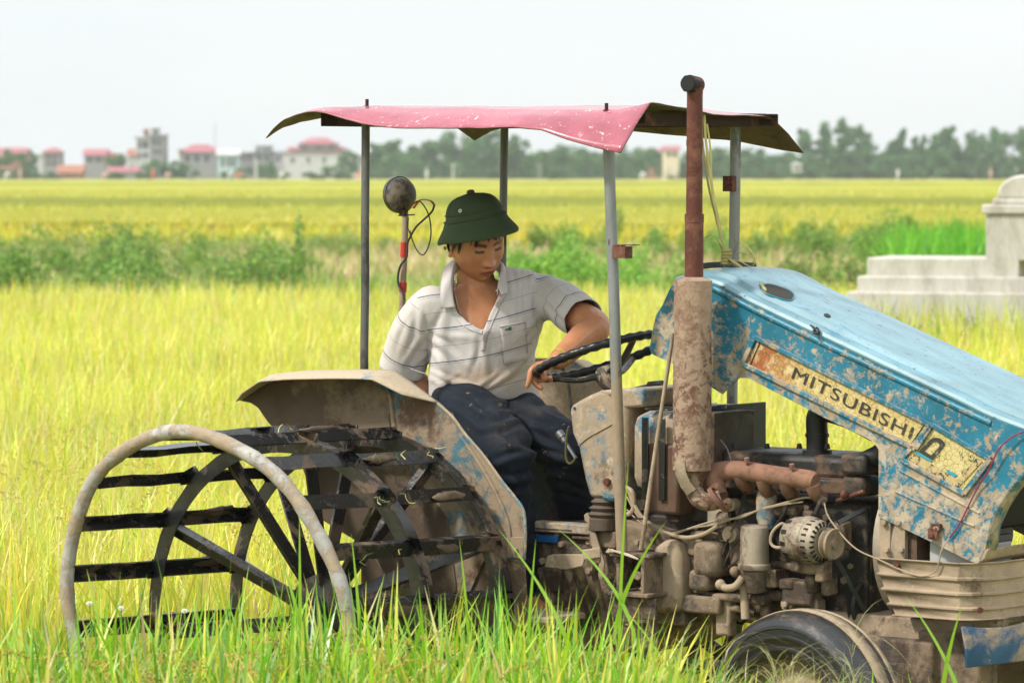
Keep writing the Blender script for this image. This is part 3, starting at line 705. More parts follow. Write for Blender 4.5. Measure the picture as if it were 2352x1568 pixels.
# alternator
alt = empty('alternator', (0, 0, 0), 0, en)
ac = T(1862, 1240, -.27); axx = V(1, -.12, -.06).normalized()
MB().lathe([(0, -.082), (.03, -.08), (.052, -.07), (.060, -.05), (.062, -.022), (.066, -.018), (.066, .004), (.062, .008), (.060, .03), (.048, .046), (.02, .05)], ac, axx, 36).build('alternator_body', M['alu'], alt)
sl = MB()
a1 = axx.orthogonal().normalized(); a2 = axx.cross(a1)
for k in range(22):
    a_ = 2 * math.pi * k / 22; d_ = a1 * math.cos(a_) + a2 * math.sin(a_); t_ = axx.cross(d_)
    sl.box(ac + d_ * .0595 + axx * .020, (.016, .006, .004), Matrix((axx, t_, d_)).transposed())
    if k % 2: sl.box(ac + d_ * .0585 - axx * .052, (.018, .012, .005), Matrix((axx, t_, d_)).transposed())
    sl.box(ac + d_ * .050 + axx * .0445, (.006, .005, .014), Matrix((axx, t_, d_)).transposed())
sl.build('vent_slots', M['dark'], alt)
pc = ac + axx * .075
MB().lathe([(0, .014), (.012, .014), (.014, .008), (.030, .008), (.042, .012), (.043, .004), (.032, -.002), (.043, -.010), (.042, -.014), (.01, -.016)], pc, axx, 36).build('pulley', M['engine_dark'] if False else grime('pulley_steel', (.1, .1, .1), [(MUD, 8, .42, .5)], .4, .4), alt)
for c_, s_ in ((V(0, .02, -.075), (.10, .03, .04)), (V(-.045, .01, -.075), (.03, .05, .03)), (V(.03, .02, -.09), (.03, .05, .05)), (V(-.02, .02, .07), (.03, .02, .02))):
    MB().box(ac + c_, s_).build('alternator_bracket', M['engine'], alt, bevel=.006)
MB().tube([T(1885, 1150, -.25), T(1872, 1182, -.26)], .0075, 8).bar(T(1876, 1140, -.25), T(1898, 1155, -.25), .006, .026).build('adjuster_strap', M['engine_dark'], alt, bevel=.002)
MB().tube(spline([ac - axx * .075 + V(0, -.02, .03), T(1795, 1202, -.29), T(1775, 1220, -.3), T(1770, 1245, -.3), T(1785, 1257, -.3), T(1820, 1250, -.3)], 24), .0045, 8).build('alternator_cable', M['wire_tan'], alt)
# fan belt and crank pulley
ck = T(1990, 1385, -.10); up_ = T(2005, 1165, -.08)
MB().lathe([(0, .02), (.03, .02), (.07, .014), (.074, .004), (.06, -.002), (.074, -.01), (.03, -.016)], ck, axx, 36).build('crank_pulley', M['engine_dark'], en)
belt = MB()
for a_, b_ in (((1908, 1258), (1985, 1400)), ((1925, 1200), (1985, 1170))):
    belt.bar(T(*a_, -.24), T(*b_, -.17), .012, .009, up=(.4, -.8, .3))
belt.build('fan_belt', M['rubber'], en)
eb('front_cover', 1930, 1150, 2000, 1430, -.12, .12, M['engine_dark'], .01)
# engine wiring along the top of the block
for pts, r_, m in (([(1440, 1140), (1470, 1190), (1520, 1222), (1560, 1220), (1640, 1196), (1700, 1188), (1745, 1170), (1800, 1155), (1850, 1142), (1885, 1148)], .0032, M['wire_tan']),
                   ([(1440, 1170), (1480, 1205), (1540, 1225), (1590, 1212), (1650, 1202), (1720, 1178), (1790, 1160), (1845, 1152)], .0025, M['wire_tan']),
                   ([(1442, 1120), (1460, 1165), (1490, 1200), (1560, 1232), (1610, 1228), (1650, 1206)], .006, M['wire_tan']),
                   ([(1437, 1118), (1452, 1130), (1456, 1160), (1448, 1178), (1432, 1182)], .007, M['mud']),
                   ([(1655, 1010), (1670, 1030), (1680, 1060)], .0015, M['galv'])):
    MB().tube(spline([T(u, v, -.235) for u, v in pts], 44), r_, 8).build('engine_wire', m, en)

# ---------------------------------------------------------------- dash cowl, fuel tank, firewall
cw = empty('dash_cowl', (0, 0, 0), 0, tr); DY = -.2
cs = [(1307, 940), (1312, 930), (1326, 921), (1350, 908), (1372, 899), (1410, 893), (1432, 892), (1440, 936), (1438, 1106), (1428, 1142), (1411, 1153), (1390, 1152), (1353, 1141), (1342, 1100), (1327, 1026), (1313, 995)]
MB().prism(outline(cs, DY), V(0, .40, 0)).build('cowl_shell', M['blue_mud'], cw, bevel=.012)
a_, b_ = T(1380, 897, DY), T(1552, 893, DY)
MB().prism([T(1372, 897, DY), T(1440, 891, DY), T(1478, 892, DY), T(1478, 934, DY), T(1432, 938, DY)], V(0, .30, 0)).build('cowl_top', M['blue_mud'], cw, bevel=.008)
MB().bolt(T(1397, 1106, DY), YN, .011, .012).bolt(T(1320, 937, DY - .0), YN, .004, .004).build('cowl_bolt', M['rust'], cw)
MB().tube([T(1328, 1022, DY - .002), T(1352, 1003, DY - .002), T(1430, 960, DY - .002)], .0018, 6).build('cowl_seam', M['mud'], cw)
# key switch, throttle lever, wires by the knee
MB().cyl(T(1283, 992, -.16), T(1292, 1004, -.16), .012, n=10).cyl(T(1290, 1002, -.16), T(1298, 1014, -.16), .009, n=10).cyl(T(1294, 1008, -.16), T(1322, 1052, -.16), .005, n=8).build('gear_lever', grime('steel_lever', (.2, .2, .2), [(MUD, 20, .6, .7)], .3, .6), tr)
MB().tube(spline([T(1307, 978, DY), T(1302, 1000, DY), T(1300, 1050, DY), T(1310, 1064, DY), T(1325, 1048, DY)], 20), .0035, 6).build('key_cord', plain('olive_cord', (.09, .08, .02), .6), cw)
MB().tube([T(1455, 893, -.02), T(1500, 882, -.02)], .005, 8).tube([T(1490, 884, -.02), T(1522, 881, -.02)], .0105, 10).build('throttle_lever', M['grip'], cw)
# fuel tank with straps
tk = empty('fuel_tank', (0, 0, 0), 0, tr)
tl, tr_ = T(1434, 940, -.25), T(1556, 1175, -.25)
MB().box(((tl.x + tr_.x) / 2, -.05, (tl.z + tr_.z) / 2 + .02), (tr_.x - tl.x, .36, tl.z - tr_.z - .05)).build('tank_body', M['blue_mud'], tk, bevel=.045)
lowb = T(1520, 1120, -.255)
MB().box(((tl.x + tr_.x) / 2 + .035, -.05, tr_.z + .09), ((tr_.x - tl.x) * .62, .39, .20)).build('tank_guard', grime('brown_guard', (.11, .055, .035), [(MUDD, 5, .5, .6)], .6), tk, bevel=.01)
for u in (1483, 1522):
    p = T(u, 940, -.25)
    MB().bar(V(p.x, -.252, tr_.z + .03), V(p.x, -.252, tl.z - .02), .006, .022, up=(1, 0, 0)).bar(V(p.x, -.24, tl.z + .003), V(p.x, .1, tl.z + .003), .022, .005).build('tank_strap', M['black'], tk, bevel=.002)
MB().cyl(T(1483, 1135, -.27), T(1483, 1215, -.27), .004, n=8).bolt(T(1483, 1160, -.27), (0, 0, -1), .008).bar(T(1455, 1190, -.26), T(1560, 1196, -.26), .01, .005).build('strap_rod', M['rust_dark'], tk)
fw0, fw1 = T(1632, 936, -.14), T(1756, 1066, -.14)
fwx = T(1668, 990, 0).x; MB().box((fwx, 0, (fw0.z + fw1.z) / 2 - .05), (.012, .40, fw0.z - fw1.z + .1)).cyl(V(fwx + .006, .09, fw0.z - .06), V(fwx + .010, .09, fw0.z - .06), .008, n=10).build('firewall', grime('black_green_plate', (.012, .020, .018), [((.06, .06, .045), 20, .62, .7)], .5, 0, .2), tr, bevel=.003)
MB().cyl(T(1652, 938, -.02), T(1652, 928, -.02), .022, n=20).build('filler_cap', M['galv'], tr)
eb('bulkhead', 1560, 945, 1640, 1200, -.16, .05, M['engine_dark'], .004, tr)
eb('clutch_housing', 1430, 1175, 1620, 1250, -.12, .14, M['engine_dark'], .01, tr)

# ---------------------------------------------------------------- steering wheel
sw = empty('steering_wheel', (0, 0, 0), 0, tr)
t0 = R(20); swc = T(1381, 818, 0); e1 = V(math.cos(t0), 0, math.sin(t0)); e2 = V(0, 1, 0); sn = V(-math.sin(t0), 0, math.cos(t0)); SR = .205
swc = swc + V(0, 0, 0)
def swp(a, r_=SR, h=0): return swc + (e1 * math.cos(a) + e2 * math.sin(a)) * r_ + sn * h
n = 144
rim = MB().tube([swp(2 * math.pi * k / n) for k in range(n)], [.0132 + .0016 * math.sin(2 * math.pi * k / n * 36) for k in range(n)], 12, closed=True).build('rim', M['grip'], sw)
hub = swc - sn * .055
MB().lathe([(0, .022), (.022, .022), (.032, .012), (.036, -.012), (.030, -.03), (.018, -.045), (.018, -.10)], hub, sn, 24).build('hub', grime('muddy_hub', (.03, .03, .03), [(MUD, 24, .5, .58), (MUDD, 14, .55, .65)], .5), sw)
for a_ in (R(217), R(337), R(97)):
    q = spline([hub + (swp(a_) - swc) * .1, hub + (swp(a_) - swc) * .45 + sn * .006, swp(a_, SR * .82, -.018), swp(a_, SR, 0)], 12)
    MB().tube(q, [.016, .016, .015, .014, .013, .0125, .012, .0115, .011, .011, .011, .011], 10, flat=.6).build('spoke', grime('muddy_spoke', (.02, .02, .02), [(MUD, 30, .56, .62)], .4), sw)
MB().cyl(hub - sn * .04, hub - sn * .20, .017, n=14).build('steering_column', M['engine_dark'], sw)

# ---------------------------------------------------------------- fenders
def fender(s):
    f = empty('fender', (0, 0, 0), 0, tr); FY = -.44
    mir = lambda p: V(p.x, p.y * s, p.z)
    pl = [(552, 920), (600, 890), (655, 858), (722, 852), (828, 850), (880, 851), (912, 855), (965, 893), (1011, 926), (1040, 956), (1068, 995), (1110, 1044), (1154, 1105), (1182, 1140), (1203, 1172), (1207, 1225), (1204, 1282), (1196, 1290), (1116, 1276), (1060, 1400), (930, 1400), (850, 1262), (735, 1190), (690, 1060), (614, 966), (596, 938), (576, 925)]
    pp = outline(pl, FY)
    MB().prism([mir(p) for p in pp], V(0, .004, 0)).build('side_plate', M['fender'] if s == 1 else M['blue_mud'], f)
    # brown wheel-side face of the plate, flange shade painted into its mud
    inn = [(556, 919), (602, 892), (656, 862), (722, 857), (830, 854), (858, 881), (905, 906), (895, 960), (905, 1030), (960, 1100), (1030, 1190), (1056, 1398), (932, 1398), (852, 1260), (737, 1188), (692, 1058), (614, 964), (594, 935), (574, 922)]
    if s == 1: MB().prism([p + V(0, -.004, 0) for p in outline(inn, FY)], V(0, .002, 0)).build('inner_mud_shade', M['fender_in'], f)
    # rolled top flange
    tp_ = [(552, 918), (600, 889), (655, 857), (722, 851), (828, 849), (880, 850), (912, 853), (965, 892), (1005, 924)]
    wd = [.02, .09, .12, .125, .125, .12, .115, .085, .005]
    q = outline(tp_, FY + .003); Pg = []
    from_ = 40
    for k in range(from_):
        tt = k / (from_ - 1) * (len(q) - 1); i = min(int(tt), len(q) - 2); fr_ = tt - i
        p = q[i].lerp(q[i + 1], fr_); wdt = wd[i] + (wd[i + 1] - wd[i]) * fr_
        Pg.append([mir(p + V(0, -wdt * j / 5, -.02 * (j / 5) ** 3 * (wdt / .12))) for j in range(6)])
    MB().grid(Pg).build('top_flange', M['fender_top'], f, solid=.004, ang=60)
    # ribs along the front edge
    for off in (-34,):
        rb = [(1060, 1002), (1100, 1060), (1140, 1130), (1165, 1190), (1172, 1230), (1168, 1280)]
        MB().tube([mir(p + V(0, -.003, 0)) for p in spline(outline(rb, FY), 24)], .006, 8).build('pressed_rib', M['fender'], f)
    rb = [(880, 862), (898, 910), (904, 960), (915, 1020)]
    MB().tube([mir(p + V(0, -.003, 0)) for p in spline(outline(rb, FY), 20)], .007, 8).build('pressed_rib', M['fender'], f)
    rb = [(1005, 926), (1040, 958), (1068, 996), (1110, 1045), (1154, 1106), (1182, 1141), (1202, 1172), (1207, 1225), (1204, 1285)]
    MB().tube([mir(p) for p in spline(outline(rb, FY), 40)], .0045, 8).build('rolled_edge', M['blue_mud'], f)
    lq = outline([(1112, 1236), (1204, 1232), (1203, 1284), (1116, 1274)], FY - .006)
    MB().prism([mir(p) for p in lq], V(0, .004, 0)).bolt(mir(T(1186, 1262, FY - .006)), V(0, -s, 0), .008).build('fender_foot', M['fender'], f, bevel=.002)
    lq = outline([(1040, 1262), (1116, 1278), (1204, 1290), (1212, 1415), (1195, 1440), (1100, 1440), (1030, 1400)], FY + .008)
    MB().prism([mir(p) for p in lq], V(0, .005, 0)).build('mud_flap', grime('brown_flap', (.13, .085, .055), [(MUD, 9, .52, .62), (MUDD, 5, .5, .6)], .8), f)
    return f
fender(1); fender(-1)

# ---------------------------------------------------------------- cage wheels
WC = V(0, 0, .426); WR = .52
def cage_wheel(s):
    g = empty('cage_wheel', (0, 0, 0), 0, tr)
    YO, YM, YI = (-1.22 if s == 1 else -.88) * s, (-.86 if s == 1 else -.70) * s, -.50 * s
    def cp(a, y, r_=WR):                       # the outer hoop is bent out of true and rides a little higher
        f_ = max(0, (abs(y) - .5) / .72) if s == 1 else 0
        return V(math.cos(a) * r_ - .14 * f_ * f_ * math.sin(a) * r_, y, WC.z + .028 * f_ + math.sin(a) * r_)
    jj = random.Random(3)
    n = 110
    MB().tube([cp(2 * math.pi * k / n, YO, WR + .003 * math.sin(k * .5)) for k in range(n)], [.0208 + .0035 * mnoise.noise(V(k * .55, 1, 2)) + .0015 * mnoise.noise(V(k * 1.7, 4, 2)) for k in range(n)], 14, closed=True).build('outer_hoop', M['pipe_mud'], g)
    for y, nm in ((YM, 'middle_hoop'), (YI, 'inner_hoop')):
        sg = s if y == YM else s
        prof_ = [(WR - .006, 0), (WR, 0), (WR, .042), (WR - .006, .042)]
        jit = (lambda k, i: .004 * mnoise.noise(V(k * .5, i * .1, y)))
        m2 = MB().lathe(prof_, (0, y - .021, WC.z), (0, 1, 0), 90, closed=True, jit=jit)
        m2.lathe([(WR - .045, 0), (WR - .006, 0), (WR - .006, .005), (WR - .045, .005)], (0, y - .021 if s == 1 else y + .016, WC.z), (0, 1, 0), 90, closed=True)
        m2.build(nm, M['black'], g, ang=30)
    for k in range(20):
        a_ = R(6 + 18 * k); rv = V(math.cos(a_), 0, math.sin(a_)); tv = V(-math.sin(a_), 0, math.cos(a_))
        m2 = MB(); c1, c2 = cp(a_, YO + .002 * s, WR - .010), cp(a_, YI + .0 * s, WR + .006)
        nseg = 7; sag = [jj.uniform(-.004, .004) for _ in range(nseg + 1)]
        for i in range(nseg):
            A, B = c1.lerp(c2, i / nseg) + rv * sag[i], c1.lerp(c2, (i + 1) / nseg) + rv * sag[i + 1]
            d1 = tv * .82 + rv * .57; d2 = rv * .82 - tv * .57
            m2.bar(A, B, .040, .005, up=d2); m2.bar(A - d2 * .014 + d1 * .018, B - d2 * .014 + d1 * .018, .005, .030, up=d2)
        bar_ = m2.build('cross_bar', M['black'], g, smooth=False)
        # bracket cleats where the bar sits on the hoops, and mud packed in the angle
        Mx = Matrix((tv, V(0, 1, 0), rv)).transposed()
        for y in (YM, YI):
            o_ = cp(a_, y, WR - .016); L_ = [(-.016, -.004), (.032, -.004), (.032, -.044), (.026, -.044), (.026, .004), (-.016, .004)]
            MB().prism([o_ + tv * a1_ + V(0, b1_ * s, 0) for a1_, b1_ in L_], rv * .030).build('cleat', M['black'], bar_, bevel=.002)
        if jj.random() < .75:
            f_ = jj.uniform(.25, .9); c0_ = c1.lerp(c2, f_) + rv * .001 - tv * .002; md = MB().sph(V(0, 0, 0), (.017, jj.uniform(.05, .12), .010), 20)
            md.v = [c0_ + Mx @ (p * (1 + .5 * mnoise.noise(p * 45 + V(k, 0, 0)))) for p in md.v]
            md.build('mud_lump', M['fender_in'], bar_)
    hubY = -.70 * s
    MB().lathe([(0, -.10), (.05, -.10), (.055, -.04), (.11, -.03), (.115, 0), (.11, .03), (.06, .04), (.06, .16), (.0, .16)], (0, hubY, WC.z), (0, 1, 0), 28).build('wheel_hub', M['engine_dark'], g)
    for k in range(10):
        for y, a_ in ((YM, R(8 + 36 * k)), (YI, R(24 + 36 * k))):
            rv = V(math.cos(a_), 0, math.sin(a_)); tv = V(-math.sin(a_), 0, math.cos(a_))
            A = cp(a_, y, WR - .01); B = V(0, hubY + (.02 if y == YI else -.02) * s, WC.z) + rv * .09
            MB().bar(A, B, .046, .005, up=tv).bar(A + V(0, .02 * s, 0) + tv * .02, B + V(0, .02 * s, 0) + tv * .02, .005, .042, up=tv).build('spoke', M['black'], g, smooth=False)
    return g
cw1 = cage_wheel(1); cage_wheel(-1)
sr_ = random.Random(12)
for _ in range(17):                                    # torn straw and leaves caught on the bars
    a_ = R(sr_.choice((42, 60, 78, 96, 24, 114, 60, 42))); y = sr_.uniform(-1.1, -.52); c_ = V(math.cos(a_) * (WR + .02), y, WC.z + .014 + math.sin(a_) * (WR + .02))
    q = [c_]
    for k in range(4): q.append(q[-1] + V(sr_.uniform(-.008, .018), sr_.uniform(-.022, .022), sr_.uniform(-.016, .004)))
    MB().tube(spline(q, 9), [.0006] + [.0016] * 7 + [.0005], 5, flat=.4).build('straw', M['strap'] if _ % 3 else M['green_straw'], cw1)
# axle and final-drive housing
MB().cyl(V(0, -.66, WC.z), V(0, .66, WC.z), .055, n=20).box((0.0, 0, WC.z + .02), (.30, .5, .32)).build('rear_axle', M['engine'], tr, bevel=.02)
MB().box((.02, -.40, WC.z + .06), (.22, .06, .44)).box((-.05, -.38, WC.z + .32), (.10, .04, .26)).build('axle_bracket', M['fender_in'], tr, bevel=.01)

# ---------------------------------------------------------------- transmission, floor, pedals
tm = empty('transmission', (0, 0, 0), 0, tr); GY = -.17
gp = [(1185, 1215), (1345, 1205), (1365, 1190), (1440, 1195), (1555, 1225), (1560, 1380), (1548, 1440), (1525, 1480), (1480, 1500), (1330, 1495), (1230, 1440), (1150, 1400)]
MB().prism(outline(gp, GY), V(0, .34, 0)).build('gearbox_case', M['engine'], tm, bevel=.015)
MB().box(T(1290, 1212, GY - .01) + V(0, .02, 0), (.22, .06, .03)).build('case_rib', M['blue_mud'], tm, bevel=.005)
MB().box(T(1250, 1236, GY - .012), (.10, .006, .02)).build('data_strip', plain('blue_strip', (.01, .09, .26), .4), tm)
ff = MB(); ff.box((T(1235, 1215, -.2).x, .06, T(1260, 1216, -.2).z), (.24, .50, .012)); ff.build('foot_floor', M['engine_dark'], tm, bevel=.003)
tun = T(1290, 1120, .22); MB().box(tun, (.40, .02, .26)).build('tunnel_panel', grime('dark_blue_panel', (.010, .035, .05), [(MUDD, 6, .5, .6)], .6), tm, bevel=.004)
fl2 = MB().box(V(T(1225, 1400, -.33).x, -.34, T(1225, 1402, -.33).z - .012), (.26, .18, .018)).build('foot_step', M['mud'], tm, bevel=.004)
eb('dark_gap', 1200, 1210, 1250, 1400, -.15, .1, M['engine_dark'], .004, tm)
for u, y in ((1384, -.18), (1428, -.10)):
    bo = T(u, 1200, y)
    MB().lathe([(.042, -.02), (.042, .012), (.036, .016), (.044, .026), (.032, .034), (.040, .044), (.026, .052), (.034, .062), (.022, .072), (.026, .08), (.010, .09), (.009, .15)], bo, (0, 0, 1), 24).build('lever_boot', grime('boot_rubber', (.10, .075, .055), [(MUDD, 14, .5, .6)], .7), tm)
# flat lever bar leaning by the boots
MB().prism(outline([(1341, 1182), (1349, 1176), (1358, 1196), (1388, 1290), (1384, 1330), (1368, 1330), (1362, 1270), (1350, 1200), (1343, 1196)], -.215), V(0, .006, 0)).build('side_lever', M['mud'], tm, bevel=.001)
pd = MB()
pd.prism(outline([(1256, 1276), (1270, 1272), (1345, 1272), (1338, 1300), (1300, 1308), (1250, 1302)], -.30), V(0, .006, 0)).bar(T(1338, 1274, -.3), T(1380, 1268, -.28), .006, .03).prism(outline([(1345, 1272), (1378, 1266), (1376, 1292), (1348, 1298)], -.28), V(0, .01, 0))
pd.build('pedal', M['mud'], tm, bevel=.003)
MB().tube([T(1303, 1305, -.28), T(1318, 1350, -.26), T(1342, 1420, -.22)], .012, 10).tube([T(1322, 1285, -.27), T(1338, 1330, -.25), T(1360, 1410, -.2)], .013, 10).tube([T(1368, 1288, -.25), T(1366, 1320, -.25), T(1385, 1400, -.2)], .010, 10).build('pedal_arm', M['engine'], tm)
# bracket box that carries the near front post
bx = MB(); p = T(1430, 1270, -.34)
bx.box(p + V(0, .05, -.002), (.05, .16, .012)).box(p + V(.03, .045, -.004), (.13, .10, .010)).box(p + V(.075, .05, -.07), (.012, .12, .13)).box(p + V(-.01, .05, -.055), (.012, .12, .10)).box(p + V(.03, .03, -.115), (.14, .10, .012)).box(p + V(.035, .012, -.155), (.15, .012, .06))
bx.bolt(p + V(.06, -.002, -.06), YN, .014, .012)
bx.build('post_bracket', M['engine'], tr, bevel=.003)
rp = MB()
for k in range(7): rp.tube(spline([p + V(-.035 + .004 * k, -.03, .004 + .004 * (k % 3)), p + V(0, -.034, .008), p + V(.04 + .006 * k, -.03, .002 - .002 * k)], 8), .003, 6)
rp.build('rag_tie', grime('dusty_rag', (.5, .42, .32), [(MUD, 20, .5, .6)], .9), tr)
MB().cyl(T(1500, 1375, GY - .02), T(1500, 1375, GY - .05), .026, n=6).lathe([(.03, 0), (.05, -.004), (.05, .012), (.03, .014)], T(1500, 1375, GY - .02), YN, 24, closed=True).bar(T(1505, 1300, GY - .02), T(1500, 1370, GY - .03), .012, .014).build('drain_plug', M['mud'], tm, bevel=.002)
rr = random.Random(9)
for _ in range(24): MB().bolt(T(rr.uniform(1215, 1540), rr.uniform(1225, 1440), GY), YN, rr.uniform(.006, .012), rr.uniform(.004, .014)).build('bolt', M['mud'], tm)
for u, v, s_ in ((1262, 1330, (.10, .03, .07)), (1240, 1370, (.12, .03, .04)), (1450, 1410, (.14, .02, .05)), (1345, 1235, (.09, .02, .012)), (1390, 1238, (.10, .03, .05)), (1520, 1420, (.06, .06, .09)), (1560, 1410, (.10, .10, .05)), (1310, 1420, (.2, .05, .02))):
    MB().box(T(u, v, GY - .005), s_).build('case_boss', M['engine'], tm, bevel=.006)
# prop rod leaning against the cowl
MB().tube([T(1546, 765, -.30), T(1510, 1005, -.315), T(1472, 1262, -.33)], [.0055, .0062, .0068], 10).build('prop_rod', M['mud'], tr)

# ---------------------------------------------------------------- seat and lamp pole
se = empty('seat', (0, 0, 0), 0, tr)
sp = lp(1080, 935, 12.1)
MB().box(V(sp.x, 0, sp.z - .03), (.40, .42, .08)).build('cushion', plain('black_vinyl', (.02, .02, .02), .5), se, bevel=.03)
MB().box(V(sp.x, 0, sp.z - .13), (.30, .32, .10)).build('seat_base', M['engine_dark'], se, bevel=.01)
la = empty('work_lamp', (0, 0, 0), 0, tr); LY = .12
p0, p1 = T(932, 492, LY), T(921, 760, LY)
MB().tube([p0 + V(-.004, 0, .004), p0.lerp(p1, .04), p0.lerp(p1, .5), p1, p1 + V(.02, 0, -.22)], .0105, 12).build('lamp_pole', M['galv_mud'], la)
ta = MB()
for v0, v1 in ((556, 590), (648, 670)):
    f0, f1 = (v0 - 492) / 268, (v1 - 492) / 268
    ta.tube([p0.lerp(p1, f0), p0.lerp(p1, f1)], .0125, 12)
ta.tube(spline([T(950, 478, LY), T(962, 462, LY), T(975, 458, LY), T(990, 462, LY), T(997, 470, LY)], 10), .0065, 6, flat=.35)
ta.build('red_tape', M['tape'], la)
lc = T(922, 447, LY); lax = V(-.93, .30, -.06).normalized()          # lens faces backwards
MB().lathe([(0, -.033), (.014, -.032), (.028, -.028), (.042, -.019), (.050, -.009), (.0545, .002), (.0555, .012), (.052, .018), (.0, .017)], lc, lax, 32).build('lamp_shell', M['lampback'], la)
MB().lathe([(.053, .004), (.0575, .006), (.0575, .018), (.052, .020)], lc, lax, 32, closed=True).build('lamp_rim', M['black'], la)
MB().lathe([(.053, .018), (.03, .025), (0, .027)], lc, lax, 28).build('lamp_lens', M['lampglass'], la)
MB().box(lc + V(.012, -.004, -.056), (.022, .02, .02)).bar(lc + V(-.01, 0, -.065), lc + V(.05, 0, -.062), .012, .004).build('lamp_bracket', M['rust_dark'], la, bevel=.002)
for pts, r_ in (([(948, 470), (960, 462), (972, 470), (985, 495), (990, 530), (986, 560), (976, 582), (966, 584), (955, 570), (946, 548), (942, 530)], .0022),
                ([(998, 470), (992, 486), (975, 503), (955, 522), (942, 545), (936, 560), (934, 590), (920, 610), (914, 635), (916, 655), (925, 672), (930, 690)], .0034),
                ([(938, 500), (936, 520), (942, 540), (936, 560)], .002)):
    MB().tube(spline([T(u, v, LY - .02) for u, v in pts], 50), r_, 8).build('lamp_cable', M['wire'], la)

# ---------------------------------------------------------------- straw strap holding the bonnet up
sy = -.02
def ribbon(m, pts, r_, n=40): m.tube(spline(pts, n), r_, 8, flat=.35)
sm = MB()
kn = T(1668, 590, sy)
hole = on_hood(1754, 663, .006)[0]
ribbon(sm, [T(1618, 264, sy), T(1622, 330, sy), T(1638, 450, sy - .004), T(1656, 540, sy), kn], .0062)
ribbon(sm, [T(1612, 264, sy + .01), T(1614, 330, sy + .01), T(1628, 430, sy + .006), T(1650, 520, sy + .004), kn + V(-.004, .006, 0)], .0055)
ribbon(sm, [T(1624, 285, sy + .02), T(1632, 345, sy + .02), T(1636, 425, sy + .008), T(1654, 520, sy + .004), kn], .0045)
ribbon(sm, [kn, T(1690, 604, sy - .01), T(1722, 628, sy - .02), hole + V(0, 0, .004), hole + V(.01, 0, -.01)], .0062)
ribbon(sm, [kn, T(1684, 606, sy), T(1700, 618, sy), T(1730, 640, sy)], .004)
ribbon(sm, [kn, T(1700, 580, sy), T(1722, 586, sy), T(1735, 600, sy), T(1724, 612, sy), T(1700, 600, sy), T(1676, 596, sy)], .0035)
ribbon(sm, [kn, T(1690, 560, sy), T(1705, 558, sy), T(1722, 572, sy), T(1734, 592, sy), T(1728, 604, sy)], .003)
ribbon(sm, [kn, T(1655, 565, sy), T(1642, 545, sy), T(1628, 540, sy), T(1622, 548, sy)], .003)
ribbon(sm, [kn, T(1664, 610, sy), T(1656, 622, sy)], .004)
ribbon(sm, [kn, T(1700, 612, sy), T(1676, 620, sy), T(1650, 628, sy)], .003)
for a_ in range(5): sm.tube([kn + V(.012 * math.cos(t * math.pi / 4) * .9, .012 * math.sin(t * math.pi / 4), -.018 + .009 * a_) for t in range(8)], .0052, 6, closed=True)
sm.build('straw_strap', M['strap'], tr)

# ---------------------------------------------------------------- front axle, beam, wheels, weight bracket
fa = empty('front_axle', (0, 0, 0), 0, tr)
a_, b_ = T(1900, 1440, -.16), T(2260, 1450, -.16)
MB().box(((a_.x + b_.x) / 2 - .05, 0, a_.z), (b_.x - a_.x + .02, .32, .09)).build('frame_rail', M['mud'], fa, bevel=.006)
MB().cyl(T(2160, 1467, -.161), T(2160, 1467, -.165), .012, n=14).build('rail_hole', M['dark'], fa)
fx_ = T(1862, 1648, -.5).x; fz = T(1862, 1648, -.5).z
MB().cyl(V(fx_, -.42, fz), V(fx_, .42, fz), .05, n=16).box(V(fx_, 0, fz + .08), (.16, .3, .16)).build('axle_tube', M['engine'], fa, bevel=.01)
MB().box(T(2090, 1530, -.15), (.20, .10, .16)).box(T(2200, 1530, -.12), (.2, .1, .2)).build('steering_bracket', M['engine'], fa, bevel=.01)
wb = [(2213, 1436), (2235, 1445), (2280, 1450), (2360, 1450)]
pa, pb, pc_, pd_ = T(2213, 1437, -.30), T(2225, 1532, -.30), T(2400, 1535, -.30), T(2400, 1452, -.30)
x0 = pa.x
Pg = []
for k in range(9):
    f_ = k / 8; yy = -.31 + .62 * f_; bow = .05 * math.sin(math.pi * f_)
    Pg.append([V(x0 + bow + .0, yy, pa.z - .018 * math.sin(math.pi * min(1, f_ * 2)) * .8), V(x0 + bow + .012, yy, pa.z - .06), V(x0 + bow + .015, yy, pb.z)])
M['bumper'] = grime('blue_weight_plate', (.02, .08, .16), [(MUD, 5, .48, .58), ((.5, .45, .4), 20, .62, .68)], .55)
MB().grid(Pg).build('weight_plate', M['bumper'], fa, solid=.01, bevel=.003)
MB().box(V(x0 - .10, -.12, pa.z - .02), (.24, .06, .05)).box(V(x0 - .02, -.02, pa.z + .012), (.06, .16, .05)).build('weight_arm', M['mud'], fa, bevel=.004)
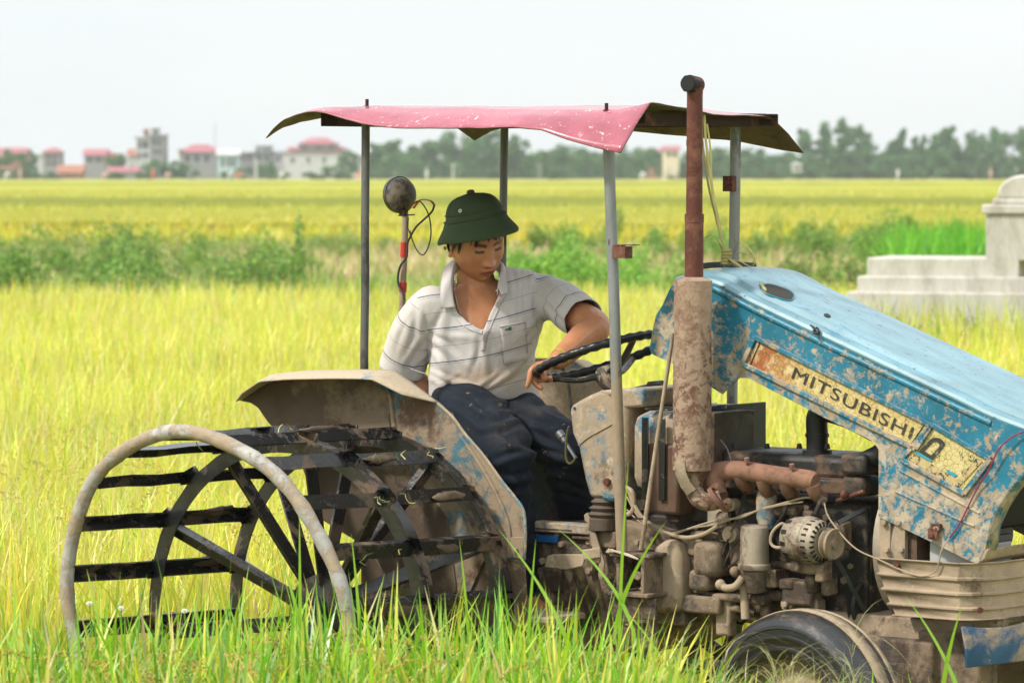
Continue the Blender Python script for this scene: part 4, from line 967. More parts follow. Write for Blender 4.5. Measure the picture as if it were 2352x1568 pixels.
def front_wheel(s):
    g = empty('front_wheel', (fx_, -.53 * s, fz), R(-7), tr)
    Rw, Ww = .315, .085
    prof_ = [(.18, -.07), (.205, -.082), (.208, -.086), (.216, -.086), (.219, -.083), (.24, -.0865), (.243, -.0895), (.249, -.0895), (.252, -.086), (.268, -.086), (.271, -.089), (.277, -.088), (.280, -.083), (.295, -.075), (.312, -.05), (.316, -.02), (.316, .02), (.312, .05), (.295, .075), (.27, .085), (.22, .085), (.18, .07)]
    ty = MB().lathe(prof_, (0, 0, 0), (0, 1, 0), 64, closed=False).build('tyre', M['rubber'], g)
    mu = MB().lathe([(.296, .03), (.314, .052), (.299, .078), (.27, .0875)], (0, 0, 0), (0, 1, 0), 64)
    mu.lathe([(.318, -.022), (.3185, .022)], (0, 0, 0), (0, 1, 0), 64).build('tread_mud', M['rubber_mud'], g, solid=.004)
    g.scale = (.93, 1, .93)
    MB().lathe([(.20, -.07), (.19, -.03), (.17, -.02), (.08, -.04), (.0, -.045), (0, .03), (.17, .02), (.19, .03), (.2, .07)], (0, 0, 0), (0, 1, 0), 48).build('rim', M['mud'], g)
front_wheel(1); front_wheel(-1)
# ================================================================== DRIVER
PR = wp(1100, 930, 12.05)
per = empty('person', PR)
tag(per, 'man in dark green pith helmet and striped white polo shirt driving the blue tractor', 'person')
def W(u, v, d): return wp(u, v, d) - PR
def proj(p):
    q = p + PR - CAM; x, y, z = q
    dep = y * CP - z * SP; up_ = y * SP + z * CP
    return 1176 + FPX * x / dep, 784 - FPX * up_ / dep
def loft(m, rings, n=28, p=1.0):
    """rings = (centre, half-width vector, half-depth vector); closed ends"""
    o = len(m.v); vs_ = []
    for c, a, b in rings:
        for k in range(n):
            t = 2 * math.pi * k / n; ct, st_ = math.cos(t), math.sin(t)
            vs_.append(c + a * math.copysign(abs(ct) ** p, ct) + b * math.copysign(abs(st_) ** p, st_))
    fs = []
    for i in range(len(rings) - 1):
        for k in range(n):
            l = (k + 1) % n; fs.append((i * n + k, i * n + l, (i + 1) * n + l, (i + 1) * n + k))
    fs.append(tuple(range(n - 1, -1, -1))); fs.append(tuple((len(rings) - 1) * n + k for k in range(n)))
    return m.add(vs_, fs)
def limb(m, pts, rs, n=18, k=6, flat=1.0):
    """tapered limb with rounded ends through joints"""
    q = spline(pts, (len(pts) - 1) * k + 1); r_ = [interp(range(len(rs)), rs, i / k) for i in range(len(q))]
    m.tube(q, r_, n, flat=flat); m.sph(q[0], r_[0] * .98, 14); m.sph(q[-1], r_[-1] * .98, 14)
    return m
def remeshed(m, voxel, smooth=6, fac=.5):
    me = bpy.data.meshes.new('tmp'); me.from_pydata([tuple(p) for p in m.v], [], m.f)
    bm = bmesh.new(); bm.from_mesh(me); bmesh.ops.recalc_face_normals(bm, faces=bm.faces); bm.to_mesh(me); bm.free()
    o = bpy.data.objects.new('tmp', me); col.objects.link(o)
    q = o.modifiers.new('r', 'REMESH'); q.mode = 'VOXEL'; q.voxel_size = voxel
    if smooth: q = o.modifiers.new('s', 'SMOOTH'); q.iterations = smooth; q.factor = fac
    dg = bpy.context.evaluated_depsgraph_get(); dg.update()
    r_ = bpy.data.meshes.new_from_object(o.evaluated_get(dg)); bpy.data.objects.remove(o); r_.shade_smooth(); return r_
def put(name, me, m, parent=per):
    me.name = name
    me.materials.clear(); me.materials.append(m); o = bpy.data.objects.new(name, me); col.objects.link(o); o.parent = parent; return o
def getco(me):
    a = np.empty(len(me.vertices) * 3, np.float32); me.vertices.foreach_get('co', a); return a.reshape(-1, 3)
def setattr_(me, name, val):
    at = me.attributes.new(name, 'FLOAT', 'POINT'); at.data.foreach_set('value', np.ascontiguousarray(val, np.float32))
def attr(t, name):
    a = t.nodes.new('ShaderNodeAttribute'); a.attribute_name = name; return a.outputs['Fac']

# ---------------------------------------------------------------- head
def frame(yaw, pitch, roll):
    f = Vector((math.sin(yaw) * math.cos(pitch), -math.cos(yaw) * math.cos(pitch), -math.sin(pitch)))
    r_ = Vector((math.cos(yaw), math.sin(yaw), 0)); u_ = f.cross(r_) * -1
    u_ = r_.cross(f) if r_.cross(f).z > 0 else f.cross(r_)
    return r_ * math.cos(roll) + u_ * math.sin(roll), f, u_ * math.cos(roll) - r_ * math.sin(roll)
HR, HF, HU = frame(R(31), R(21), R(9))
HC = W(1094, 549, 12.0)
def G(x, s): return np.exp(-(x / s) ** 2)
def head_shape(D):
    """unit directions (n,3) in the head's own axes (right, forward, up) to skin points"""
    a, b, c = D[:, 0], D[:, 1], D[:, 2]
    P = D * np.array([.0795, .096, .128])
    x, y, z = P[:, 0].copy(), P[:, 1].copy(), P[:, 2].copy()
    low = np.clip(-z / .118, 0, 1)
    kk = np.where((b > 0) & (c < 0), np.sqrt(np.clip(1 - np.abs(c) ** 3.4, 0, 1)) / np.sqrt(np.clip(1 - c * c, .02, 1)), 1.0); kk = np.minimum(kk, 1.55)
    x *= kk ** .6; y *= kk
    x *= 1 - .29 * low ** 2.0 + .05 * G(z + .035, .03)                     # jaw and cheek width
    y = np.where(y > 0, y * (1 - .05 * low), y * (1 - .45 * np.clip((-z - .01) / .09, 0, 1)))
    front = np.clip((b + .05) / .5, 0, 1)
    y = np.where(y > .066, .066 + (y - .066) * .72, y)                     # flatter face
    dy = np.zeros_like(y)
    dy += .0265 * G(x, .0105) * np.where(z < -.047, G(z + .047, .0085), np.clip(1 - (z + .047) / .058, 0, 1) ** 1.15 * (z < .011))   # nose
    dy += .0115 * (G(x - .0145, .0075) + G(x + .0145, .0075)) * G(z + .047, .0085)                                               # nostril wings
    dy += .006 * G(z - .021, .009) * (G(np.abs(x) - .028, .022))           # brow ridge
    dy -= .0115 * G(np.abs(x) - .031, .016) * G(z - .001, .0105)           # eye sockets
    dy += .0065 * G(np.abs(x) - .031, .0135) * G(z + .003, .0075)          # lids
    dy += .004 * G(np.abs(x) - .044, .02) * G(z + .030, .02)               # cheeks
    dy += .0075 * G(x, .023) * G(z + .0705, .0055) * (1 - .25 * G(x, .004)) + .009 * G(x, .019) * G(z + .0815, .006)             # lips
    dy -= .0055 * G(x, .026) * G(z + .0757, .0022)                         # mouth line
    dy -= .004 * G(x, .02) * G(z + .093, .006)
    dy += .010 * G(x, .021) * G(z + .112, .014)                           # chin
    dy += .004 * G(x, .032) * G(z + .075, .02)
    y = y + dy * front
    return np.stack([x, y, z], 1)
def head_grid(nu, nv, fn=None):
    th = np.linspace(0, math.pi, nv)[:, None]; ph = np.linspace(0, 2 * math.pi, nu, endpoint=False)[None]
    D = np.stack([np.sin(th) * np.sin(ph), np.sin(th) * np.cos(ph), np.cos(th) * np.ones_like(ph)], -1).reshape(-1, 3)
    return D, head_shape(D)
def h2l(p): return HC + HR * float(p[0]) + HF * float(p[1]) + HU * float(p[2])
bd = MB()
NU, NV = 200, 170
D_, P_ = head_grid(NU, NV)
pts = [h2l(p) for p in P_]; fs = []
for i in range(NV - 1):
    for k in range(NU):
        l = (k + 1) % NU; fs.append((i * NU + k, i * NU + l, (i + 1) * NU + l, (i + 1) * NU + k))
bd.add(pts, fs)
for s in (1, -1):                                            # ears
    Me = Matrix((HR * s, HF, HU)).transposed()
    ec = h2l((.076 * s, -.002, -.012))
    for k in range(9):
        a_ = R(-60 + 33 * k); bd.sph(ec + HF * (-.010 + .019 * math.cos(a_) * .8) + HU * (.033 * math.sin(a_)) + HR * s * (.013 - .004 * math.cos(a_)), (.0055, .0075, .0075), 8, Me)
    bd.sph(ec - HF * .004, (.010, .016, .029), 10, Me); bd.sph(ec + HF * .006 - HU * .027 + HR * s * .003, (.005, .008, .008), 8, Me)
# neck, chest, belly
SH = Vector((math.cos(R(22)), math.sin(R(22)), 0)); GF = Vector((math.sin(R(22)), -math.cos(R(22)), 0)); UZ = Vector((0, 0, 1))
nk0, nk1 = h2l((0, -.030, -.055)), W(1097, 668, 12.06)
limb(bd, [nk0, nk0.lerp(nk1, .5), nk1, W(1100, 700, 12.08)], [.054, .055, .062, .07], 22)
def ring(u, v, d, hw, hdep, tilt=0.0):
    return W(u, v, d), (SH * math.cos(tilt) + UZ * math.sin(tilt)) * hw, GF * hdep
tors = [(1100, 640, 12.07, .050, .050), (1106, 655, 12.07, .085, .066), (1112, 668, 12.07, .118, .078), (1116, 684, 12.07, .145, .090), (1117, 715, 12.06, .165, .104), (1113, 755, 12.05, .165, .116), (1109, 800, 12.05, .150, .112), (1106, 845, 12.05, .146, .112), (1108, 885, 12.06, .150, .115), (1105, 920, 12.08, .155, .118), (1104, 955, 12.08, .14, .10)]
loft(bd, [ring(*t) for t in tors], 30)
sR, sL = W(984, 712, 12.02), W(1262, 690, 12.12)
eR, eL = W(930, 852, 12.10), W(1368, 750, 11.88)
wR, wL = W(1012, 930, 12.10), W(1280, 828, 11.75)
limb(bd, [sR, sR.lerp(eR, .5) + Vector((-.004, .01, 0)), eR, eR.lerp(wR, .35) + Vector((0, 0, -.004)), wR], [.036, .045, .043, .042, .028], 18)
limb(bd, [sL, sL.lerp(eL, .5), eL, eL.lerp(wL, .35), wL], [.046, .050, .047, .045, .0275], 18)
# left hand on the wheel rim: palm, four unequal bent fingers, thumb
pk = W(1250, 840, 11.715)
loft(bd, [(wL, Vector((.008, .024, .006)), Vector((.006, -.006, .022)) * .8), (W(1268, 834, 11.735), Vector((.006, .036, .0)), Vector((0, 0, .018))), (pk, Vector((.002, .042, 0)), Vector((-.004, 0, .016))), (W(1236, 842, 11.70), Vector((0, .042, 0)), Vector((-.007, 0, .013))), (W(1230, 845, 11.70), Vector((0, .036, 0)), Vector((-.006, 0, .009)))], 18)
def finger(pp, r0, r1): limb(bd, pp, [r0, r0 * .98, r0 * .92, r1], 10, 4)
finger([W(1229, 842, 11.664), W(1220, 852, 11.655), W(1216, 872, 11.652), W(1212, 886, 11.655)], .0098, .0075)
finger([W(1230, 846, 11.688), W(1224, 860, 11.674), W(1229, 880, 11.664), W(1243, 891, 11.660)], .0098, .0075)
finger([W(1231, 849, 11.712), W(1227, 862, 11.70), W(1240, 873, 11.676), W(1264, 868, 11.655)], .0098, .0078)
finger([W(1234, 850, 11.735), W(1232, 864, 11.73), W(1246, 872, 11.71), W(1266, 872, 11.69)], .0088, .007)
finger([W(1262, 838, 11.71), W(1256, 846, 11.675), W(1247, 858, 11.655), W(1252, 868, 11.648)], .0115, .009)
# right hand resting behind the fender
kR = wR + Vector((.055, -.01, -.035))
loft(bd, [(wR, Vector((0, .026, 0)), Vector((.01, 0, .016))), (wR.lerp(kR, .5), Vector((0, .038, 0)), Vector((.008, 0, .014))), (kR, Vector((0, .038, 0)), Vector((.006, 0, .010)))], 16)
for k in range(4):
    b0 = kR + Vector((0, -.03 + .02 * k, 0)); finger([b0, b0 + Vector((.03, 0, -.018)), b0 + Vector((.045, 0, -.04)), b0 + Vector((.04, 0, -.056 + .004 * k))], .0088, .007)
finger([wR + Vector((.02, -.03, -.01)), wR + Vector((.045, -.05, -.02)), wR + Vector((.06, -.052, -.04)), wR + Vector((.065, -.045, -.055))], .0105, .008)
# legs and feet inside the trousers
hR, hL = W(1062, 925, 11.99), W(1140, 918, 12.12)
kR_, kL_ = W(1160, 1030, 11.63), W(1296, 1035, 11.83)
aR, aL = W(1196, 1362, 11.66), W(1335, 1205, 11.93)
limb(bd, [hR, hR.lerp(kR_, .5), kR_, kR_.lerp(aR, .35), aR], [.085, .075, .055, .055, .038], 16)
limb(bd, [hL, hL.lerp(kL_, .5), kL_, kL_.lerp(aL, .35), aL], [.085, .075, .055, .055, .038], 16)
for a_, dr in ((aR, Vector((.10, -.075, -.055))), (aL, Vector((.08, -.06, -.05)))):
    loft(bd, [(a_ + Vector((-.03, .02, -.03)), Vector((.02, .03, 0)), Vector((0, 0, .025))), (a_ + Vector((0, 0, -.02)), Vector((.022, .03, 0)), Vector((0, 0, .035))), (a_ + dr * .6, Vector((.024, .034, 0)), Vector((0, 0, .022))), (a_ + dr, Vector((.026, .036, 0)), Vector((0, 0, .014)))], 16)
    for k in range(5):
        sd = Vector((dr.y, -dr.x, 0)).normalized() * (-.032 + .016 * k); limb(bd, [a_ + dr * .98 + sd, a_ + dr * 1.18 + sd * .9 + Vector((0, 0, -.003))], [.009, .008], 8)
bme = remeshed(bd, .0026, 3, .5)
co = getco(bme)
rel = co - np.array(HC)
hx, hy, hz_ = rel @ np.array(HR), rel @ np.array(HF), rel @ np.array(HU)
fr_ = (hy > .035)
lips = fr_ * np.clip(1.35 * G(hx, .0225) ** .9 * (G(hz_ + .0712, .0052) + G(hz_ + .0812, .0062)) - .25, 0, 1)
lips = np.clip(lips, 0, 1)
bz = .0165 + .12 * (np.abs(hx) - .02) - 6 * (np.abs(hx) - .034) ** 2
brow = fr_ * np.clip(1.9 * G(hz_ - bz, .0058) * np.clip((.053 - np.abs(hx)) / .01, 0, 1) * np.clip((np.abs(hx) - .010) / .006, 0, 1), 0, 1)
ez = -.0065 + 9 * (np.abs(hx) - .033) ** 2 + .05 * (np.abs(hx) - .03)
eye = fr_ * np.clip(2.6 * G(hz_ - ez, .0031) * np.clip((.0465 - np.abs(hx)) / .004, 0, 1) * np.clip((np.abs(hx) - .0165) / .004, 0, 1), 0, 1)
mouth = fr_ * np.clip(1.8 * G(hz_ + .0760 + 7 * hx ** 2, .0020) * np.clip((.026 - np.abs(hx)) / .006, 0, 1), 0, 1)
nost = fr_ * 1.2 * (G(np.abs(hx) - .0085, .0042) * G(hz_ + .0555, .003))
setattr_(bme, 'lips', lips); setattr_(bme, 'dark', np.clip(brow * .9 + eye + mouth * .8 + nost, 0, 1))
ruddy = fr_ * (.7 * G(np.abs(hx) - .042, .02) * G(hz_ + .03, .02) + .8 * G(hx, .016) * G(hz_ + .045, .016))
setattr_(bme, 'ruddy', np.clip(ruddy, 0, 1))
m, t, b = nmat('skin'); vec = coords(t)
c = mixc(t, ramp(t, noise(t, 22, 5, .6, vec), [(.35, 0.), (.65, 1.)]), (.45, .19, .092), (.52, .235, .118))
c = mixc(t, math_(t, 'MULTIPLY', attr(t, 'ruddy'), .55), c, (.48, .17, .10))
c = mixc(t, math_(t, 'MULTIPLY', attr(t, 'lips'), .9), c, (.36, .085, .07))
c = mixc(t, math_(t, 'MULTIPLY', attr(t, 'dark'), .92), c, (.022, .014, .010))
lnk(t, c, b.inputs['Base Color']); b.inputs['Roughness'].default_value = .42; b.inputs['Specular IOR Level'].default_value = .45
b.inputs['Subsurface Weight'].default_value = .04; b.inputs['Subsurface Radius'].default_value = (.012, .005, .003); b.inputs['Subsurface Scale'].default_value = .4
bump(t, b, noise(t, 260, 4, .6, vec), .12, .002)
M['skin'] = m
body = put('body', bme, M['skin'])

# ---------------------------------------------------------------- hair
m = grime('black_hair', (.010, .008, .007), (), .45, 0, .8, 140, .4, (1, 1, .2)); M['hair'] = m
Dh, Ph = head_grid(140, 110)
keepv = np.zeros(len(Dh), bool); X, Y, Z = Ph[:, 0], Ph[:, 1], Ph[:, 2]
line = np.where(Y > .055, .042 + .010 * np.sin(X * 210 + 1) + .007 * np.sin(X * 530), np.where(Y > .008, np.where(Y < .050, -.034 + (Y - .008) * 1.7, .036), np.where(Y > -.02, .022, -.055)))
keepv = Z > line
nrm_ = Dh / np.linalg.norm(Dh, axis=1, keepdims=True)
off = np.array([.0065 + .003 * mnoise.noise(Vector((p[0] * 130, p[1] * 130, p[2] * 30))) for p in Ph])
Ph2 = Ph + nrm_ * off[:, None]
fs = []
for i in range(109):
    for k in range(140):
        l = (k + 1) % 140; q = (i * 140 + k, i * 140 + l, (i + 1) * 140 + l, (i + 1) * 140 + k)
        if all(keepv[j] for j in q): fs.append(q)
hm_ = MB(); hm_.v = [h2l(p) for p in Ph2]; hm_.f = fs
rr = random.Random(8)
for k in range(90):                                         # fringe and side strands
    side_ = k % 3
    if side_ < 2: x0 = rr.uniform(-.052, .056); z0 = .056; ln = rr.uniform(.014, .036) + (.012 if abs(x0) > .04 else 0); dx = rr.uniform(-.012, .012)
    else:
        x0 = rr.choice((-1, 1)) * rr.uniform(.058, .068); z0 = .03; ln = rr.uniform(.03, .055); dx = rr.uniform(-.004, .004)
    pp = []
    for j in range(5):
        z = z0 - ln * j / 4; x = x0 + dx * j / 4; yy = .10
        d0 = np.array([[x / .0775, math.sqrt(max(.02, 1 - (x / .0775) ** 2 - (z / .12) ** 2)), z / .12]]); d0 /= np.linalg.norm(d0); q = head_shape(d0)[0] * 1.02
        if side_ == 2: q = head_shape(np.array([[math.copysign(.93, x0), .30 + .02 * (k % 7), z / .12]]) / math.sqrt(.93 ** 2 + .36 ** 2 + (z / .12) ** 2))[0] * 1.03
        pp.append(h2l(q))
    hm_.tube(pp, [.0022, .0022, .0018, .0012, .0004], 5)
hm_.build('hair', M['hair'], per, ang=180)

# ---------------------------------------------------------------- pith helmet
m = grime('green_helmet_cloth', (.054, .080, .042), [((.05, .075, .035), 7, .45, .7), ((.16, .12, .07), 30, .69, .72)], .8, 0, .25, 320, .2, vary=.12); M['helmet'] = m
KR, KF, KU = frame(R(31), R(-3), R(11))
KC = W(1099, 541, 11.985)
he = MB(); nA = 72; a0, b0 = .1165, .142
prof_h = [(.955, -.004), (.985, -.006), (1.0, -.001), (.995, .005), (.955, .013), (.89, .025), (.83, .036), (.795, .045), (.765, .053), (.722, .058), (.708, .070), (.682, .084), (.636, .097), (.575, .108), (.48, .1175), (.33, .1245), (.16, .128), (.0, .129)]
def hp(r_, h, a_):
    back = max(0, -math.cos(a_)); frt = max(0, math.cos(a_)); side_ = abs(math.sin(a_))
    rr_ = r_ + (.05 * back if r_ > .8 else 0) * (r_ - .8) / .2
    hh = h - (.012 * back + .006 * frt - .004) * max(0, (r_ - .76) / .24)
    return KC + KR * (a0 * rr_ * math.sin(a_)) + KF * (b0 * rr_ * math.cos(a_)) + KU * hh
P = [[hp(r_, h, 2 * math.pi * k / nA) for k in range(nA + 1)] for r_, h in prof_h]
he.grid(P)
inner = [(.955, -.004), (.88, .012), (.78, .040), (.72, .052), (.60, .062)]
he.grid([[hp(r_, h, 2 * math.pi * k / nA) for k in range(nA + 1)] for r_, h in inner[::-1]])
helm = he.build('helmet', M['helmet'], per, ang=60)
for r_, h, w_ in ((.765, .0555, .0026), (.722, .0755, .0012)):
    MB().tube([hp(r_, h, 2 * math.pi * k / nA) for k in range(nA)], w_, 6, closed=True).build('hat_band', M['helmet'], helm)
MB().tube([hp(r_, h + .0008, R(20)) for r_, h in prof_h[10:]], .0011, 5).tube([hp(r_, h + .0008, R(-100)) for r_, h in prof_h[10:]], .0011, 5).build('hat_seam', M['helmet'], helm)
MB().lathe([(.0, .012), (.008, .011), (.012, .007), (.0125, .002), (.011, -.002)], hp(.02, .129, 0), KU, 18).build('top_button', grime('worn_button', (.10, .05, .04), [((.4, .4, .4), 20, .6, .64)], .5), helm)
ep = hp(.705, .088, R(-62)); en_ = (ep - KC - KU * .06).normalized()
MB().lathe([(.0028, 0), (.0058, .0008), (.0055, .0022), (.0028, .0022)], ep + en_ * .0005, en_, 16, closed=True).build('vent_eyelet', plain('eyelet_metal', (.5, .5, .48), .35, .6), helm)

# ---------------------------------------------------------------- polo shirt
st = MB(); X_ = .012
tors2 = [(1098, 622, 12.07, .066, .060, .20), (1104, 633, 12.07, .110, .078, .20), (1110, 645, 12.07, .158, .092, .20), (1114, 662, 12.07, .192, .106, .17), (1116, 690, 12.065, .196, .118, .12), (1116, 720, 12.06, .190, .125, .06), (1113, 755, 12.05, .180, .131), (1109, 800, 12.05, .166, .128), (1107, 845, 12.05, .164, .130), (1110, 880, 12.05, .170, .135), (1110, 905, 12.06, .170, .135), (1110, 922, 12.07, .168, .132)]
loft(st, [ring(*t) for t in tors2], 36)
hemR = (W(924, 848, 12.09), W(968, 702, 12.0)); hemL = (W(1340, 733, 11.935), W(1262, 672, 12.12))
axR, axL = (hemR[0] - hemR[1]).normalized(), (hemL[0] - hemL[1]).normalized()
limb(st, [hemR[1] + Vector((.03, 0, .0)), hemR[1].lerp(hemR[0], .4), hemR[0], hemR[0] + axR * .05], [.062, .069, .072, .072], 24)
limb(st, [hemL[1] + Vector((-.03, 0, 0)), hemL[1].lerp(hemL[0], .45), hemL[0], hemL[0] + axL * .05], [.060, .066, .066, .065], 24)
sme = remeshed(st, .0055, 14, .5)
bm = bmesh.new(); bm.from_mesh(sme)
def inpoly(u, v, poly):
    c_ = False; n_ = len(poly)
    for i in range(n_):
        x1, y1 = poly[i]; x2, y2 = poly[(i + 1) % n_]
        if (y1 > v) != (y2 > v) and u < (x2 - x1) * (v - y1) / (y2 - y1) + x1: c_ = not c_
    return c_
VN = [(1034, 560), (1030, 640), (1040, 690), (1052, 716), (1074, 736), (1109, 757), (1122, 722), (1142, 680), (1152, 650), (1160, 560)]
def crease_field(lines):
    """each crease = (u0, v0, u1, v1, half-width px, depth m): a ridge with a sharper trough beside it"""
    def f(u, v):
        q = 0.0
        for (a, b, c, d, wd, amp) in lines:
            dx, dy = c - a, d - b; L = math.hypot(dx, dy); t_ = ((u - a) * dx + (v - b) * dy) / (L * L)
            if t_ < -.35 or t_ > 1.35: continue
            side = ((u - a) * dy - (v - b) * dx) / L
            side += wd * .6 * math.sin(t_ * 3.1 + a)                      # creases wander
            if abs(side) > wd * 4: continue
            env = max(0.0, 1 - abs(t_ - .5) * 1.25) ** .8 if abs(t_ - .5) < .8 else 0
            q += amp * env * (math.exp(-(side / wd) ** 2) - .8 * math.exp(-((side - 1.5 * wd) / (.75 * wd)) ** 2))
        return q
    return f
SHIRT_CREASES = [(990, 780, 1065, 835, 8, .0065), (984, 800, 1040, 870, 7, .0055), (1000, 760, 1085, 780, 8, .004), (1228, 738, 1150, 800, 8, .0065), (1226, 770, 1165, 830, 7, .0045), (1222, 800, 1150, 868, 8, .006), (1215, 840, 1120, 885, 7, .0055),
    (1000, 855, 1075, 888, 7, .006), (985, 870, 1050, 900, 6, .005), (1120, 790, 1108, 860, 9, .005), (1090, 775, 1070, 850, 8, .0035), (1140, 860, 1080, 892, 6, .0045), (1185, 625, 1196, 700, 6, .004), (1202, 622, 1213, 712, 5, .004), (1218, 640, 1224, 722, 5, .0045), (1172, 640, 1182, 720, 6, .003),
    (1240, 690, 1290, 765, 7, .0055), (1250, 672, 1318, 745, 8, .004), (1236, 712, 1276, 772, 6, .005), (1275, 660, 1340, 700, 7, .0035), (960, 720, 975, 800, 8, .0055), (945, 700, 925, 790, 9, .0045), (975, 770, 930, 825, 7, .0055), (985, 800, 950, 845, 6, .004), (930, 730, 900, 800, 7, .003), (1010, 690, 990, 760, 8, .0035), (1030, 700, 1022, 790, 8, .0028), (1050, 860, 1010, 890, 5, .004)]
sc_f = crease_field(SHIRT_CREASES)
def fold(p, u, v): return sc_f(u, v) + .0026 * mnoise.noise(p * 6.0) + .0010 * mnoise.noise(p * 17)
dead = []
bm.normal_update()
for v_ in bm.verts:
    u, vv = proj(v_.co); v_.co += v_.normal * fold(v_.co, u, vv)
for v_ in bm.verts:
    p = v_.co; u, vv = proj(p)
    if (p - hemR[0]).dot(axR) > 0 and (p - hemR[0]).length < .12 and p.x < hemR[0].x + .09 and vv > 790 and u < 985: dead.append(v_); continue
    if (p - hemL[0]).dot(axL) > 0 and (p - hemL[0]).length < .12: dead.append(v_); continue
    if p.z < W(1100, 914, 12.05).z: dead.append(v_); continue
    if inpoly(u, vv, VN) and (p - W(1100, 700, 12.06)).dot(GF) > -.01: dead.append(v_); continue
    if vv < 652 and abs(u - 1098) < 50 : dead.append(v_)
bmesh.ops.delete(bm, geom=dead, context='VERTS')
for _ in range(2):
    lone = [v_ for v_ in bm.verts if not v_.link_faces]; bmesh.ops.delete(bm, geom=lone, context='VERTS')
zh = W(1100, 914, 12.05).z
for v_ in bm.verts:
    if not any(e_.is_boundary for e_ in v_.link_edges): continue
    dR, dL = (v_.co - hemR[0]).dot(axR), (v_.co - hemL[0]).dot(axL)
    if abs(dR) < .009 and (v_.co - hemR[0]).length < .12: v_.co -= axR * dR
    elif abs(dL) < .009 and (v_.co - hemL[0]).length < .12: v_.co -= axL * dL
    elif abs(v_.co.z - zh) < .009: v_.co.z = zh
for _ in range(6):
    new = {}
    for v_ in bm.verts:
        nb = [e_.other_vert(v_) for e_ in v_.link_edges if e_.is_boundary]
        if len(nb) == 2: new[v_] = v_.co * .5 + (nb[0].co + nb[1].co) * .25
    for v_, c_ in new.items(): v_.co = c_
bm.to_mesh(sme); bm.free()
# stripe coordinate per vertex: height on the body, distance along each sleeve
stripe = []; dirt = []
zR = [(hemR[0] - hemR[1]).dot(axR)]
def along(axis, o, p): return (p - o).dot(axis)
pR1, pR2 = along(axR, hemR[1], W(947, 740, 12.0)), along(axR, hemR[1], W(933, 824, 12.05))
pL1, pL2 = along(axL, hemL[1], W(1252, 690, 12.1)), along(axL, hemL[1], W(1318, 726, 11.98))
for v_ in sme.vertices:
    p = v_.co; u, vv = proj(p)
    seamR = interp([660, 683, 745, 807, 870], [945, 957, 976, 990, 985], vv); seamL = interp([600, 612, 676, 731, 780], [1216, 1219, 1237, 1229, 1222], vv)
    if u < seamR: s = (along(axR, hemR[1], p) - pR1) / (pR2 - pR1)
    elif u > seamL and vv < 790: s = (along(axL, hemL[1], p) - pL1) / (pL2 - pL1)
    else:
        sag = 8 * math.sin((u - 990) / 230 * math.pi) if 990 < u < 1220 else 0
        s = (vv + .20 * (u - 1000) - 834 - sag) / 78
    stripe.append(s + .25 + 6); dirt.append(min(1, .9 * math.exp(-((u - 1085) / 70) ** 2 - ((vv - 868) / 32) ** 2) + .55 * math.exp(-((u - 1180) / 50) ** 2 - ((vv - 850) / 40) ** 2) + .35 * math.exp(-((u - 925) / 40) ** 2 - ((vv - 800) / 50) ** 2)))
setattr_(sme, 'stripe', stripe); setattr_(sme, 'dirt', dirt)
m, t, b = nmat('polo_cotton'); vec = coords(t)
fr2 = t.nodes.new('ShaderNodeMath'); fr2.operation = 'FRACT'; lnk(t, attr(t, 'stripe'), fr2.inputs[0])
wht, nvy, lgt = (.60, .565, .545), (.045, .065, .12), (.30, .32, .36)
r2 = t.nodes.new('ShaderNodeValToRGB'); r2.color_ramp.interpolation = 'CONSTANT'; e = r2.color_ramp.elements
stops = [(0, wht), (.212, nvy), (.240, wht), (.282, lgt), (.300, wht), (.744, lgt), (.760, wht)]
while len(e) < len(stops): e.new(.5)
for i, (p_, c_) in enumerate(stops): e[i].position = p_; e[i].color = (*c_, 1)
lnk(t, fr2.outputs[0], r2.inputs[0])
c = mixc(t, ramp(t, noise(t, 5, 6, .65, vec), [(.48, 0.), (.72, .55)]), r2.outputs[0], (.50, .44, .38))
dn = math_(t, 'MULTIPLY', attr(t, 'dirt'), ramp(t, noise(t, 12, 7, .65, vec), [(.30, 0.5), (.60, 1.)]))
c = mixc(t, dn, c, (.36, .26, .16))
lnk(t, c, b.inputs['Base Color']); b.inputs['Roughness'].default_value = .9; b.inputs['Specular IOR Level'].default_value = .15
b.inputs['Sheen Weight'].default_value = .15
bump(t, b, math_(t, 'ADD', noise(t, 26, 5, .6, coords(t, (1, 1, .6)), .6), math_(t, 'MULTIPLY', noise(t, 420, 2, .5, vec), .25)), .35, .008)
M['shirt'] = m
shirt = put('polo_shirt', sme, m)
q = shirt.modifiers.new('solid', 'SOLIDIFY'); q.thickness = .0022; q.offset = 0
sbvh = BVHTree.FromPolygons([tuple(v_.co) for v_ in sme.vertices], [tuple(p.vertices) for p in sme.polygons])
bbvh = BVHTree.FromPolygons([tuple(v_.co) for v_ in bme.vertices], [tuple(p.vertices) for p in bme.polygons])
def drape(u, v, lift=.003, tree_=None, fall=11.95):
    d_ = ray(u, v).normalized(); o = CAM - PR
    h = (tree_ or sbvh).ray_cast(o, d_)
    return h[0] - d_ * lift if h[0] and (h[0] + PR).y < 12.3 else W(u, v, fall)
m2 = plain('polo_collar_cotton', (.55, .50, .49), .9, 0, .1, 40, .15, .3)
